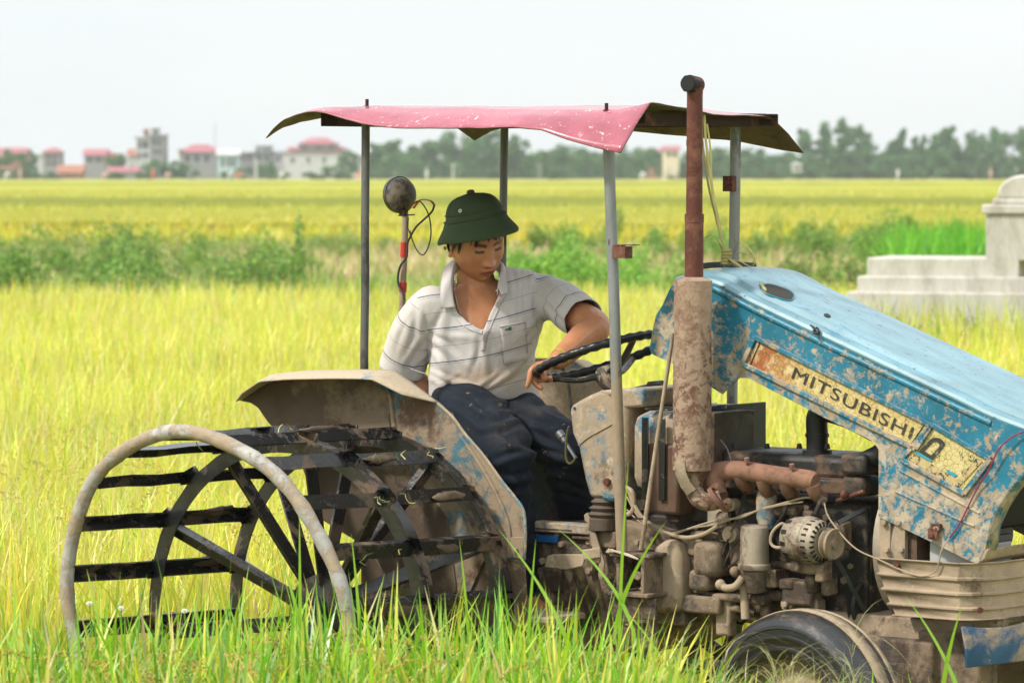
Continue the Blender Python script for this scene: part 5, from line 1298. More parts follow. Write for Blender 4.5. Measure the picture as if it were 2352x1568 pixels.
# collar: two bands falling open, joined behind the neck
upper = [(1046, 706, 11.915), (1039, 672, 11.93), (1037, 640, 11.95), (1046, 604, 12.0), (1070, 590, 12.09), (1105, 590, 12.14), (1138, 598, 12.10), (1150, 612, 12.02), (1147, 640, 11.955), (1144, 658, 11.94), (1152, 677, 11.925)]
lower = [(1014, 708, 11.93), (1012, 676, 11.95), (1014, 645, 11.985), (1026, 610, 12.04), (1062, 606, 12.14), (1105, 606, 12.18), (1140, 612, 12.15), (1158, 610, 12.06), (1163, 640, 11.99), (1166, 660, 11.965), (1166, 672, 11.95)]
A_ = spline([W(*p) for p in upper], 50); B_ = spline([W(*p) for p in lower], 50)
def coll(i, f_):
    p = A_[i].lerp(B_[i], f_); out = Vector((0, -1, 0)) if i < 14 or i > 36 else Vector((0, .2, 1))
    return p + out * .007 * math.sin(math.pi * f_)
MB().grid([[coll(i, f_ / 5) for f_ in range(6)] for i in range(50)]).build('collar', m2, shirt, solid=.003, ang=80)
MB().grid([[A_[i] + Vector((0, .004, -.0)) + (A_[i] - W(1096, 650, 12.04)).normalized() * -.003 * j + Vector((0, 0, -.012)) * j for j in range(3)] for i in range(4, 46)]).build('collar_stand', m2, shirt, solid=.002, ang=80)
# placket edge, button side, and facing turned out at the left of the opening
q1 = [drape(u, v, .003) for u, v in ((1164, 676), (1148, 704), (1134, 732), (1124, 762), (1117, 790), (1114, 806))]
q0 = [drape(u, v, .006, None, 11.93) for u, v in ((1150, 674), (1136, 700), (1121, 728), (1112, 756), (1107, 784), (1105, 806))]
MB().grid([[a_, a_.lerp(b_, .5) + Vector((0, -.002, 0)), b_] for a_, b_ in zip(spline(q0, 20), spline(q1, 20))]).build('placket', m2, shirt, solid=.0025, ang=80)
q0 = [drape(u, v, .004, None, 11.93) for u, v in ((1046, 704), (1060, 724), (1082, 741), (1109, 758))]
q1 = [drape(u, v, .003) for u, v in ((1038, 716), (1052, 738), (1078, 756), (1106, 766))]
MB().grid([[a_, b_] for a_, b_ in zip(spline(q0, 16), spline(q1, 16))]).build('placket', m2, shirt, solid=.0025, ang=80)
# chest pocket with stitching
pk_ = [(1148, 749), (1208, 738), (1211, 824), (1166, 838), (1156, 829)]
def quad2(q, s, t_): return tuple((1 - t_) * ((1 - s) * q[0][i] + s * q[1][i]) + t_ * ((1 - s) * q[3][i] + s * q[2][i]) for i in (0, 1))
qq = [(1148, 749), (1208, 738), (1211, 826), (1158, 838)]
pocket = MB().grid([[drape(*quad2(qq, s / 8, t_ / 8), .0035) for s in range(9)] for t_ in range(9)]).build('pocket', None, shirt, solid=.002, ang=80)
setattr_(pocket.data, 'stripe', [(lambda uv: (uv[1] + .20 * (uv[0] - 1000) - 834 - 8 * math.sin((uv[0] - 990) / 230 * math.pi)) / 78 + 6.25)(proj(v_.co)) for v_ in pocket.data.vertices])
setattr_(pocket.data, 'dirt', [.15] * len(pocket.data.vertices)); pocket.data.materials.append(M['shirt'])
MB().tube(spline([drape(u, v, .005) for u, v in ((1148, 749), (1151, 790), (1156, 829), (1166, 839), (1190, 833), (1211, 826), (1210, 780), (1208, 738))], 50), .0009, 5).tube(spline([drape(u, v, .0058) for u, v in ((1148, 751), (1180, 745), (1208, 740))], 16), .0014, 5).build('pocket_stitch', plain('stitch_grey', (.36, .33, .32), .9), pocket)
# small green reptile badge above the pocket edge
cr_ = [(1158.5, 757), (1163, 754.5), (1166, 755.5), (1168, 752), (1172, 750), (1175.5, 751.5), (1175, 753.5), (1171.5, 753), (1176, 756), (1175.5, 757.5), (1172, 756.8), (1173, 759.5), (1171, 759.5), (1169, 757.6), (1165, 758), (1164.5, 760), (1162.8, 759.8), (1162.5, 757.8)]
MB().prism([drape(u, v, .0062) for u, v in cr_], Vector((0, -.0012, 0))).build('badge', plain('green_embroidery', (.012, .12, .045), .8), pocket)
# sleeve and body seams
for pts in ([(957, 684), (968, 715), (977, 748), (986, 785), (990, 808)], [(1220, 614), (1230, 645), (1237, 678), (1233, 708), (1228, 732)]):
    MB().tube(spline([drape(u, v, .0006) for u, v in pts], 24), .0012, 5).build('seam', m2, shirt)
for pts in ([(884, 822), (912, 836), (940, 846), (978, 858)], [(1308, 768), (1330, 735), (1352, 692)]):
    MB().tube(spline([drape(u, v, .0004) for u, v in pts], 20), .0008, 5).build('hem_stitch', m2, shirt)
# necklace
nkp = [drape(u, v, .004, bbvh) for u, v in ((1047, 618), (1045, 640), (1045, 662), (1047, 684), (1052, 704), (1058, 722))]
nkp = spline(nkp, 34); ch = MB()
for i in range(33):
    a_, b_ = nkp[i], nkp[i + 1]
    if i % 9 == 5: ch.tube([a_, b_], .0030, 8)
    else: ch.sph((a_ + b_) / 2, (.0031, .0026, .0020) if i % 2 else (.0020, .0028, .0031), 8)
nk2 = spline([drape(u, v, .004, bbvh) for u, v in ((1147, 640), (1146, 654), (1140, 668))], 10)
for p in nk2: ch.sph(p, (.0024, .0022, .003), 8)
bk_ = spline([nkp[0], W(1050, 606, 12.05), W(1075, 600, 12.13), W(1115, 604, 12.13), W(1143, 622, 12.04), nk2[0]], 26)
ch.tube(bk_, .002, 6)
ch.tube(nkp, .0012, 6); ch.tube(nk2, .0012, 6)
ch.build('necklace', plain('silver_chain', (.80, .78, .74), .25, .5, .05), per)

# ---------------------------------------------------------------- trousers
tz = MB()
loft(tz, [ring(1112, 893, 12.06, .140, .120), ring(1112, 905, 12.06, .150, .126), ring(1108, 930, 12.06, .155, .130), ring(1106, 965, 12.07, .15, .125), ring(1104, 985, 12.08, .12, .10)], 30)
limb(tz, [hR + Vector((-.01, 0, -.01)), hR.lerp(kR_, .5) + Vector((0, 0, .002)), kR_, kR_.lerp(aR, .25), kR_.lerp(aR, .6), aR + Vector((0, 0, .03))], [.095, .092, .080, .074, .070, .068], 24)
limb(tz, [hL + Vector((.01, 0, -.01)), hL.lerp(kL_, .5), kL_, kL_.lerp(aL, .3), kL_.lerp(aL, .7), aL + Vector((0, 0, .04))], [.090, .088, .078, .074, .070, .068], 24)
tme = remeshed(tz, .007, 10, .5)
bm = bmesh.new(); bm.from_mesh(tme); bm.normal_update()
TROUSER_CREASES = [(1195, 935, 1120, 918, 9, .007), (1190, 945, 1100, 945, 9, .006), (1185, 960, 1110, 985, 9, .007), (1200, 930, 1280, 935, 9, .007), (1198, 945, 1295, 965, 10, .009), (1195, 965, 1290, 1000, 9, .008), (1200, 990, 1300, 1040, 10, .008), (1215, 1035, 1320, 1072, 9, .010), (1225, 1065, 1330, 1105, 9, .009), (1235, 1100, 1335, 1135, 8, .009), (1240, 1135, 1335, 1160, 8, .007),
    (1130, 1000, 1215, 1035, 9, .005), (1140, 1065, 1215, 1050, 9, .007), (1150, 1100, 1222, 1095, 9, .006), (1160, 1150, 1218, 1125, 8, .006), (1170, 1200, 1222, 1185, 9, .005), (1180, 1255, 1228, 1235, 8, .006), (1185, 1300, 1235, 1290, 8, .006), (1190, 1335, 1238, 1325, 7, .006), (1165, 1040, 1190, 1180, 10, .004), (1205, 1060, 1215, 1240, 8, .004), (1060, 925, 1130, 960, 9, .006), (1040, 940, 1110, 990, 9, .005), (1260, 915, 1300, 960, 8, .005)]
tc_f = crease_field(TROUSER_CREASES)
for v_ in bm.verts:
    p = v_.co; u, vv = proj(p)
    v_.co += v_.normal * (1.5 * tc_f(u, vv) + .005 * mnoise.noise(p * 7) + .002 * mnoise.noise(p * 20))
bm.to_mesh(tme); bm.free()
M['trousers'] = grime('navy_work_trousers', (.010, .0145, .024), [((.05, .045, .042), 5, .52, .72), ((.26, .18, .12), 26, .62, .66), ((.20, .145, .10), 8, .62, .68)], .85, 0, .35, 130, .2)
put('trousers', tme, M['trousers'])
MB().tube(spline([W(1108, 900, 11.925), W(1110, 925, 11.915), W(1118, 955, 11.91)], 12), .0015, 5).build('fly_seam', M['trousers'], per)
# belt, sandals, watch strap
for a_, dr in ((aR, Vector((.10, -.075, -.055))), (aL, Vector((.08, -.06, -.05)))):
    ax2 = Vector((dr.x, dr.y, 0)).normalized(); sd = Vector((ax2.y, -ax2.x, 0)); z0 = a_ + dr + Vector((0, 0, -.024)); z0.z = min(z0.z, a_.z - .07)
    c0 = Vector((a_.x, a_.y, z0.z)) + ax2 * .05
    so = MB().prism([c0 + ax2 * (.135 * math.cos(t_)) + sd * (.045 * math.sin(t_)) for t_ in np.linspace(0, 2 * math.pi, 25)[:-1]], Vector((0, 0, -.018))).build('sandal', plain('tan_sandal', (.42, .25, .09), .7) if 'tan_sandal' not in bpy.data.materials else bpy.data.materials['tan_sandal'], per, bevel=.003)
    for f_ in (.02, .075):
        MB().tube([c0 + ax2 * f_ + sd * (.044 * math.cos(t_)) + Vector((0, 0, .058 * math.sin(t_) * (1.2 - f_ * 5) - .004)) for t_ in np.linspace(0, math.pi, 13)], .010, 8, flat=.3, up=tuple(ax2)).build('strap', bpy.data.materials['tan_sandal'], so)
ws = wL.lerp(eL, .10)
MB().lathe([(.0285, -.008), (.031, -.008), (.031, .008), (.0285, .008)], ws, (eL - wL), 26, closed=True).build('wrist_band', plain('yellow_band', (.45, .33, .06), .5), per)
# ================================================================== SETTING
def sheet(name, x0, x1, y0, y1, z, m, label=None):
    me = bpy.data.meshes.new(name); me.from_pydata([(x0, y0, z), (x1, y0, z), (x1, y1, z), (x0, y1, z)], [], [(0, 1, 2, 3)]); me.materials.append(m)
    o = bpy.data.objects.new(name, me); col.objects.link(o); o['kind'] = 'structure'
    return o
def soil(name, c1, c2, c3, s1, s2, rough=.95, st=(1, 1, 1)):
    m, t, b = nmat(name); vec = coords(t, st)
    c = mixc(t, ramp(t, noise(t, s1, 6, .6, vec), [(.35, 0.), (.65, 1.)]), c1, c2)
    c = mixc(t, ramp(t, noise(t, s2, 8, .7, vec), [(.52, 0.), (.66, 1.)]), c, c3)
    lnk(t, c, b.inputs['Base Color']); b.inputs['Roughness'].default_value = rough; b.inputs['Specular IOR Level'].default_value = .1
    bump(t, b, noise(t, s2 * 3, 6, .7, vec), .5, .05); return m
M['soil'] = soil('paddy_soil', (.26, .24, .06), (.32, .32, .07), (.17, .13, .05), .4, 5)
M['dry'] = soil('dry_stubble', (.50, .41, .25), (.42, .39, .17), (.32, .23, .13), .25, 1.8)
sheet('ground', -900, 900, -30, 1600, 0.0, M['soil'])
def rough_strip(name, x0, x1, y0, y1, z, m, nx, ny, amp, sc):
    P = []
    for j in range(ny + 1):
        y = y0 + (y1 - y0) * j / ny; r_ = []
        for i in range(nx + 1):
            x = x0 + (x1 - x0) * i / nx
            e = 0 if j not in (0, ny) else .6 * mnoise.noise(Vector((x * .15, j, 5)))
            r_.append(Vector((x, y + e, z + amp * mnoise.noise(Vector((x * sc, y * sc, 1.7))) + amp * .5 * mnoise.noise(Vector((x * sc * 3, y * sc * 3, 4))))))
        P.append(r_)
    o = MB().grid(P).build(name, m); o['kind'] = 'structure'; return o
rough_strip('field_margin', -48, 48, 40.5, 79, .10, M['dry'], 160, 60, .10, .35)

# ------------------------------------------------------------------ leaf and blade meshes
def leafmat(name, trans=.45, rough=.5, gloss=.06):
    m = bpy.data.materials.new(name); m.use_nodes = True; t = m.node_tree; t.nodes.clear()
    o = t.nodes.new('ShaderNodeOutputMaterial'); a = t.nodes.new('ShaderNodeAttribute'); a.attribute_name = 'Col'
    d = t.nodes.new('ShaderNodeBsdfDiffuse'); tr_n = t.nodes.new('ShaderNodeBsdfTranslucent'); g = t.nodes.new('ShaderNodeBsdfGlossy')
    g.inputs['Roughness'].default_value = rough
    m1, m2 = t.nodes.new('ShaderNodeMixShader'), t.nodes.new('ShaderNodeMixShader')
    lnk(t, a.outputs['Color'], d.inputs[0]); lnk(t, a.outputs['Color'], tr_n.inputs[0])
    m1.inputs[0].default_value = trans; lnk(t, d.outputs[0], m1.inputs[1]); lnk(t, tr_n.outputs[0], m1.inputs[2])
    m2.inputs[0].default_value = gloss; lnk(t, m1.outputs[0], m2.inputs[1]); lnk(t, g.outputs[0], m2.inputs[2])
    lnk(t, m2.outputs[0], o.inputs[0]); return m
M['rice'] = leafmat('rice_leaf', .45); M['grass'] = leafmat('green_grass_leaf', .5, .4, .08); M['leaf'] = leafmat('tree_leaf', .3, .5, .03)

def np_mesh(name, verts, quads, cols, m):
    """quads (n,4) int array, cols per vertex (k,3)"""
    me = bpy.data.meshes.new(name); nv, nq = len(verts), len(quads)
    me.vertices.add(nv); me.vertices.foreach_set('co', np.ascontiguousarray(verts, np.float32).ravel())
    me.loops.add(nq * 4); me.loops.foreach_set('vertex_index', np.ascontiguousarray(quads, np.int32).ravel())
    me.polygons.add(nq); me.polygons.foreach_set('loop_start', np.arange(0, nq * 4, 4, dtype=np.int32))
    try: me.polygons.foreach_set('loop_total', np.full(nq, 4, np.int32))
    except Exception: pass
    at = me.color_attributes.new('Col', 'FLOAT_COLOR', 'POINT')
    c4 = np.ones((nv, 4), np.float32); c4[:, :3] = cols; at.data.foreach_set('color', c4.ravel())
    me.update(calc_edges=True); me.materials.append(m)
    me.polygons.foreach_set('use_smooth', np.ones(nq, bool))
    o = bpy.data.objects.new(name, me); col.objects.link(o); return o

def blades(x, y, z0, h, wd, lean, az, col_, droop=.5, seg=4, tipcol=None, face=None):
    """arrays in, (verts, quads, cols) out; each blade a tapering curved strip"""
    n = len(x); t = np.linspace(0, 1, seg + 1)[None, :]
    dx, dy = np.cos(az)[:, None], np.sin(az)[:, None]
    L = lean[:, None]
    along = h[:, None] * L * (t ** 1.7)
    up = h[:, None] * (t - droop * L * t ** 2.6)
    cx_, cy_, cz = x[:, None] + dx * along, y[:, None] + dy * along, z0[:, None] + up
    f = az + math.pi / 2 + rng.uniform(-.9, .9, n) if face is None else face
    wx, wy = np.cos(f)[:, None], np.sin(f)[:, None]
    prof_ = np.clip(np.minimum(.55 + 1.6 * t, 1.0) * (1 - t ** 2.2) + .02, 0, 1)
    hw = wd[:, None] * .5 * prof_
    A = np.stack([cx_ - wx * hw, cy_ - wy * hw, cz], -1); B = np.stack([cx_ + wx * hw, cy_ + wy * hw, cz], -1)
    V_ = np.stack([A, B], 2).reshape(n, (seg + 1) * 2, 3)
    base = (np.arange(n) * (seg + 1) * 2)[:, None, None]
    q = np.array([[2 * i, 2 * i + 1, 2 * i + 3, 2 * i + 2] for i in range(seg)])[None]
    Q = (base + q).reshape(-1, 4)
    C = np.repeat(col_[:, None, :], (seg + 1) * 2, 1)
    if tipcol is not None:
        tt = np.repeat(t ** 1.5, 2, 1)[..., None] * np.ones((n, 1, 1)); C = C * (1 - tt) + tipcol[:, None, :] * tt
    return V_.reshape(-1, 3), Q, C.reshape(-1, 3)
def join(parts):
    vs_, qs, cs_ = [], [], []; o = 0
    for v_, q_, c_ in parts: vs_.append(v_); qs.append(q_ + o); cs_.append(c_); o += len(v_)
    return np.concatenate(vs_), np.concatenate(qs), np.concatenate(cs_)
def pick(pal, wts, n, jit=.12):
    pal = np.array(pal); k = rng.choice(len(pal), n, p=np.array(wts) / sum(wts)); c = pal[k]
    return np.clip(c * (1 + rng.normal(0, jit, (n, 1))) * (1 + rng.normal(0, .05, (n, 3))), .004, .9)
def band(y0, y1, dens, margin=1.2):
    """random points in the field of view between two depths"""
    wide = lambda y: .13 * y + margin + .14 * np.maximum(y - 12, 0)
    hm_ = wide((y0 + y1) / 2); n = int(dens * (y1 - y0) * 2 * hm_)
    y = rng.uniform(y0, y1, n); x = rng.uniform(-1, 1, n) * wide(y)
    k = (np.abs(x) < .13 * y + margin) | (rng.random(n) < .45)          # thinner beyond the view
    return x[k], y[k]
def tl_xy(x, y):
    X, Y = x - TO.x, y - TO.y
    return X * TF.x + Y * TF.y, X * TL.x + Y * TL.y
def off_tractor(x, y):
    X, Y = tl_xy(x, y)
    a_ = (np.abs(Y) < .62) & (X > -.75) & (X < 2.3)
    b_ = (np.abs(Y) < 1.38) & (np.abs(X) < .62)
    c_ = (np.abs(Y) < .80) & (X > 1.15) & (X < 2.2)
    return ~(a_ | b_ | c_)
def vnoise(x, y, s):
    return np.array([mnoise.noise(Vector((a_ * s, b_ * s, .3))) for a_, b_ in zip(x, y)])
RICE = [(.68, .68, .07), (.57, .66, .07), (.70, .66, .13), (.42, .57, .06), (.66, .58, .25), (.76, .72, .32)]
RW = [5, 4, 3, 2.2, 1.3, .8]
parts = []
TOMB = wp(2170, 640, 30.0)
FRONT_U, FRONT_H = [-600, 500, 900, 1250, 1450, 1620, 1720, 2040, 2130, 2700], [1.0, 1.0, 1.0, .97, .90, .82, .66, .62, .64, .66]
def front_h(x, d): return np.interp(1176 + x / d * FPX, FRONT_U, FRONT_H)
def rice(y0, y1, dens, wd, hh, seg, pal=RICE, wts=RW, z0=.0, lean=(.08, .5), keep=None, front=False):
    x, y = band(y0, y1, dens); k = off_tractor(x, y)
    k &= ~((x > TOMB.x - .75) & (y > 29.6) & (y < 31.6))
    if keep is not None: k &= keep(x, y)
    x, y = x[k], y[k]; n = len(x)
    patch = vnoise(x, y, .55) if n < 200000 else 0
    h = hh * (rng.uniform(.72, 1.06, n) + .10 * patch)
    if front: h *= front_h(x, y)
    c = pick(pal, wts, n); c *= (1 + .22 * patch)[:, None] if n < 200000 else 1
    c[:, 1] *= 1 + .06 * rng.normal(size=n)
    parts.append(blades(x, y, np.full(n, z0), h, wd * rng.uniform(.7, 1.3, n), rng.uniform(*lean, n), rng.uniform(0, 6.283, n), c, seg=seg, tipcol=np.clip(c * np.array([1.1, 1.02, 1.1]), 0, .9)))
# behind the tractor, out to the margin
rice(12.2, 17, 780, .0095, .64, 4)
rice(17, 25, 520, .012, .68, 3)
rice(25, 33, 330, .016, .70, 3)
rice(33, 41.0, 240, .020, .70, 3)
nT = 1500; xT = TOMB.x + rng.uniform(-.9, 3.2, nT); yT = rng.uniform(28.3, 29.5, nT)
parts.append(blades(xT, yT, np.zeros(nT), rng.uniform(.72, .92, nT), rng.uniform(.012, .022, nT), rng.uniform(.05, .4, nT), rng.uniform(0, 6.283, nT), pick(RICE, RW, nT), seg=3))
# flattened straw around and under the tractor
def low_keep(x, y): return np.ones(len(x), bool)
rice(9.9, 12.6, 420, .007, .30, 3, [(.55, .45, .16), (.42, .44, .05), (.40, .28, .12), (.2, .32, .03)], [3, 2, 1.5, 1.5], lean=(.2, 1.1))
# standing crop in front of the tractor
rice(6.6, 8.7, 520, .010, .58, 5, RICE + [(.28, .48, .015), (.14, .34, .012)], RW + [5.0, 3.0], front=True)
rice(8.6, 9.8, 1050, .016, .75, 6, RICE + [(.28, .52, .015), (.18, .42, .012), (.10, .28, .01)], RW + [7.0, 7.0, 3.0], front=True)
o = np_mesh('rice_crop', *join(parts), M['rice']); tag(o, 'yellow green ripening rice crop standing in the paddy', 'rice', None, 'stuff')

# drooping ears of ripe rice in the crop before the tractor
parts = []
octv = np.array([(1, 0, 0), (-1, 0, 0), (0, 1, 0), (0, -1, 0), (0, 0, 1), (0, 0, -1)], float)
octq = np.array([(4, 0, 2, 2), (4, 2, 1, 1), (4, 1, 3, 3), (4, 3, 0, 0), (5, 2, 0, 0), (5, 1, 2, 2), (5, 3, 1, 1), (5, 0, 3, 3)])
def grains(P, D, sz, c):
    n = len(P); a_ = D / np.linalg.norm(D, axis=1, keepdims=True)
    b_ = np.cross(a_, np.array([.3, .5, .81])); b_ /= np.linalg.norm(b_, axis=1, keepdims=True); c2 = np.cross(a_, b_)
    V_ = P[:, None, :] + octv[None, :, 0:1] * b_[:, None] * sz[0] + octv[None, :, 1:2] * c2[:, None] * sz[0] + octv[None, :, 2:3] * a_[:, None] * sz[1]
    q = octq.copy(); Q = (np.arange(n) * 6)[:, None, None] + q[None]
    return V_.reshape(-1, 3), Q.reshape(-1, 4), np.repeat(c[:, None], 6, 1).reshape(-1, 3)
def ears(x, y, z, nper=26, size=(.0032, .0058), length=.16, pal=((.62, .42, .08), (.55, .45, .08), (.70, .52, .16))):
    P, D, C = [], [], []
    for i in range(len(x)):
        az = rng.uniform(0, 6.283); d = np.array([math.cos(az), math.sin(az), 0])
        cc = np.array(pal[rng.integers(len(pal))]) * rng.uniform(.75, 1.2)
        for k in range(nper):
            t = k / nper
            p = np.array([x[i], y[i], z[i]]) + d * length * (t - .2 * t * t) + np.array([0, 0, .05 * t - .17 * t * t])
            p += rng.normal(0, .006, 3)
            P.append(p); D.append(d * (1 - t) + np.array([0, 0, .2 - 1.2 * t]) + rng.normal(0, .25, 3)); C.append(cc * rng.uniform(.85, 1.1))
    return grains(np.array(P), np.array(D), size, np.array(C))
x, y = band(7.2, 9.6, 95, .5); parts.append(ears(x, y, rng.uniform(.44, .60, len(x)) * front_h(x, y)))
x, y = band(12.6, 17, 15, .5); k = off_tractor(x, y); x, y = x[k], y[k]; parts.append(ears(x, y, rng.uniform(.5, .64, len(x)), 14, (.004, .007), .16, ((.70, .56, .18), (.66, .60, .16), (.74, .62, .26))))
V_, Q_, C_ = join(parts)
me = bpy.data.meshes.new('rice_ears'); me.from_pydata(V_.tolist(), [], [tuple(dict.fromkeys(q)) for q in Q_.tolist()])
at = me.color_attributes.new('Col', 'FLOAT_COLOR', 'POINT'); c4 = np.ones((len(V_), 4), np.float32); c4[:, :3] = C_; at.data.foreach_set('color', c4.ravel())
me.materials.append(M['rice']); o = bpy.data.objects.new('rice_ears', me); col.objects.link(o)
tag(o, 'golden drooping ears of ripe rice among the leaves', 'rice ears', None, 'stuff')

# tall green grass along the near edge of the crop
parts = []
GREEN = [(.15, .43, .012), (.24, .55, .016), (.36, .63, .022), (.08, .28, .012), (.62, .66, .03)]
def grass(n, u0, u1, d0, d1, h0, h1, w0, w1, lean=(.05, .6), pal=GREEN, wts=(4, 4, 3, 2, 1)):
    d = rng.uniform(d0, d1, n); u = rng.uniform(u0, u1, n); x = (u - 1176) / FPX * d
    k = off_tractor(x, d); x, d = x[k], d[k]; n = len(x); c = pick(pal, wts, n, .15)
    h = rng.uniform(h0, h1, n) * rng.uniform(.8, 1.0, n) * front_h(x, d)
    parts.append(blades(x, d, np.full(n, .0), h, rng.uniform(w0, w1, n), rng.uniform(*lean, n), rng.uniform(0, 6.283, n), c, droop=.55, seg=7, tipcol=c * np.array([1.25, 1.1, 1.0])))
grass(3000, -500, 2850, 8.4, 9.9, .42, .76, .012, .026, (.05, .9))
grass(900, -100, 1560, 8.9, 10.2, .50, .82, .012, .024, (.03, .5))
grass(460, 560, 1330, 9.0, 10.2, .55, .84, .012, .024, (.05, .6))
grass(1000, 1150, 1740, 8.8, 9.9, .46, .78, .012, .026, (.1, .8))
grass(520, 1180, 2000, 8.6, 9.9, .40, .70, .012, .028, (.1, .9))
grass(120, 1950, 2500, 8.2, 9.6, .30, .58, .008, .014)
grass(420, -200, 760, 8.4, 9.9, .46, .76, .012, .026, (.05, .8), GREEN, (3, 4, 4, 1, 5))
d_b = 130; dd_ = rng.uniform(8.2, 9.4, d_b); uu_ = rng.uniform(-100, 2400, d_b); xx_ = (uu_ - 1176) / FPX * dd_
parts.append(blades(xx_, dd_, np.zeros(d_b), rng.uniform(.5, .78, d_b) * front_h(xx_, dd_), rng.uniform(.018, .034, d_b), rng.uniform(.4, 1.3, d_b), rng.uniform(0, 6.283, d_b), pick([(.30, .58, .03), (.46, .66, .04), (.62, .66, .05), (.20, .46, .03)], [3, 3, 2, 2], d_b), droop=.7, seg=9))
# single leaves that cross the machine
for (ub, vb), (ut, vt), d_, w_, bow in (((1500, 1560), (1395, 1480), 9.6, .016, .2), ((2200, 1560), (2085, 1370), 9.7, .013, .05), ((2170, 1500), (2215, 1395), 9.7, .013, .06), ((1210, 1540), (1230, 1260), 9.7, .013, .1), ((1310, 1500), (1150, 1215), 9.7, .014, .1),
                                    ((1425, 1400), (1445, 1060), 9.8, .010, .02), ((1430, 1340), (1530, 1200), 9.8, .013, .05), ((1430, 1345), (1280, 1210), 9.8, .012, .05), ((690, 1500), (685, 1190), 9.9, .012, .03), ((830, 1500), (805, 1235), 9.9, .012, .05), ((1080, 1520), (1055, 1250), 9.9, .011, .06), ((690, 1400), (640, 1280), 9.9, .012, .1), ((1560, 1560), (1440, 1400), 9.6, .012, .1)):
    A, B = wp(ub, vb, d_), wp(ut, vt, d_ - .05); A2 = A.copy(); A2.z = 0.0 if A.z > 0 else A.z
    dd = B - A; n_ = np.array([1.]); az = math.atan2(0, dd.x); hh = dd.z; ln = math.hypot(dd.x, dd.y) / max(hh, .01)
    st = np.array([A.x - dd.x * .2]); 
    parts.append(blades(st, np.array([A.y]), np.array([max(0, A.z - .15)]), n_ * (B.z - max(0, A.z - .15)) * (1 + .5 * bow), n_ * w_, n_ * (abs(dd.x) * 1.2 / (B.z - max(0, A.z - .15))), n_ * (0 if dd.x > 0 else math.pi), np.array([GREEN[2]]), droop=bow, seg=9, face=n_ * .3))
# fine wispy seed heads by the front wheel
wv = []
for _ in range(26):
    u, d_ = rng.uniform(1560, 1980), rng.uniform(9.1, 9.7); b0 = wp(u, 1568, d_); x0, y0 = b0.x, b0.y
    hh = rng.uniform(.40, .66); n = 16
    az = rng.uniform(0, 6.283, n); zz = rng.uniform(.72, 1.0, n) * hh
    lx, ly = rng.normal(0, .02), rng.normal(0, .02)
    parts.append(blades(np.array([x0]), np.array([y0]), np.array([0.]), np.array([hh]), np.array([.003]), np.array([.15]), np.array([rng.uniform(0, 6.283)]), np.array([(.42, .40, .14)]), seg=5))
    parts.append(blades(np.full(n, x0) + lx * zz, np.full(n, y0) + ly * zz, zz * .92, rng.uniform(.10, .22, n), np.full(n, .0022), rng.uniform(.5, 1.5, n), az, pick([(.50, .44, .20), (.40, .34, .14), (.46, .48, .18)], [2, 1, 1], n), droop=.7, seg=6))
o = np_mesh('green_grass', *join(parts), M['grass']); tag(o, 'long bright green grass blades along the near edge of the crop', 'grass', None, 'stuff')
# small white daisies at lower left
fl = MB(); fc = MB()
for u, v in ((372, 1210), (278, 1392), (205, 1381), (925, 1222), (840, 1258), (20, 1500), (352, 1330)):
    pass
for k, (u, v, d_) in enumerate(((278, 1396, 9.9), (206, 1385, 10.0), (424, 1402, 9.9))):
    p = wp(u, v, d_); m1, = (MB(),)
    for j in range(7):
        a_ = 2 * math.pi * j / 7; m1.sph(p + Vector((math.cos(a_) * .0050, -.003, math.sin(a_) * .0034)), (.0036, .002, .0028), 8)
    fo_ = m1.build('wild_flower', plain('white_petal', (.8, .8, .78), .6) if k == 0 else bpy.data.materials['white_petal'])
    MB().sph(p + Vector((0, -.004, 0)), (.0028, .003, .0026), 8).build('flower_eye', plain('yellow_eye', (.6, .4, .03), .6) if k == 0 else bpy.data.materials['yellow_eye'], fo_)
    MB().tube([p + Vector((0, .002, 0)), Vector((p.x + .01, p.y + .01, p.z * .5)), Vector((p.x, p.y + .01, 0))], .0016, 6).build('stem', plain('flower_stem', (.1, .25, .02), .6) if k == 0 else bpy.data.materials['flower_stem'], fo_)
    tag(fo_, 'tiny white daisy ' + ('between two others in the grass under the cage wheel', 'at the muddy hoop of the cage wheel', 'nearest the cage wheel hub of the three daisies')[k], 'flower', 'white daisies in the near grass')

# ------------------------------------------------------------------ weedy margin
def leaf_cloud(cx_, cy_, cz, rx, ry, rz, n, size, pal, wts, jit=.18, clump=9):
    nc = max(3, clump); cc = rng.normal(0, .5, (nc, 3)); cc /= np.maximum(1, np.linalg.norm(cc, axis=1, keepdims=True)); rad = rng.uniform(.35, .62, nc)
    k = rng.integers(nc, size=n); d = rng.normal(size=(n, 3)); d /= np.linalg.norm(d, axis=1, keepdims=True)
    p = cc[k] * .68 + d * (rad[k] * rng.uniform(.6, 1.05, n))[:, None]
    p = p * np.array([rx, ry, rz]) + np.array([cx_, cy_, cz])
    a_ = rng.normal(size=(n, 3)); a_ /= np.linalg.norm(a_, axis=1, keepdims=True); b_ = np.cross(a_, rng.normal(size=(n, 3))); b_ /= np.linalg.norm(b_, axis=1, keepdims=True)
    s = (size * rng.uniform(.6, 1.4, n))[:, None]
    V_ = np.stack([p - a_ * s, p + b_ * s * .45, p + a_ * s, p - b_ * s * .45], 1).reshape(-1, 3)
    Q = np.arange(n * 4).reshape(-1, 4); br_ = rng.uniform(.75, 1.25, nc)[k]
    c = pick(pal, wts, n, jit) * br_[:, None]
    return V_, Q, np.repeat(c[:, None], 4, 1).reshape(-1, 3)
WEED = [(.14, .29, .045), (.22, .37, .06), (.08, .18, .04), (.32, .41, .10), (.38, .35, .17)]
parts = []
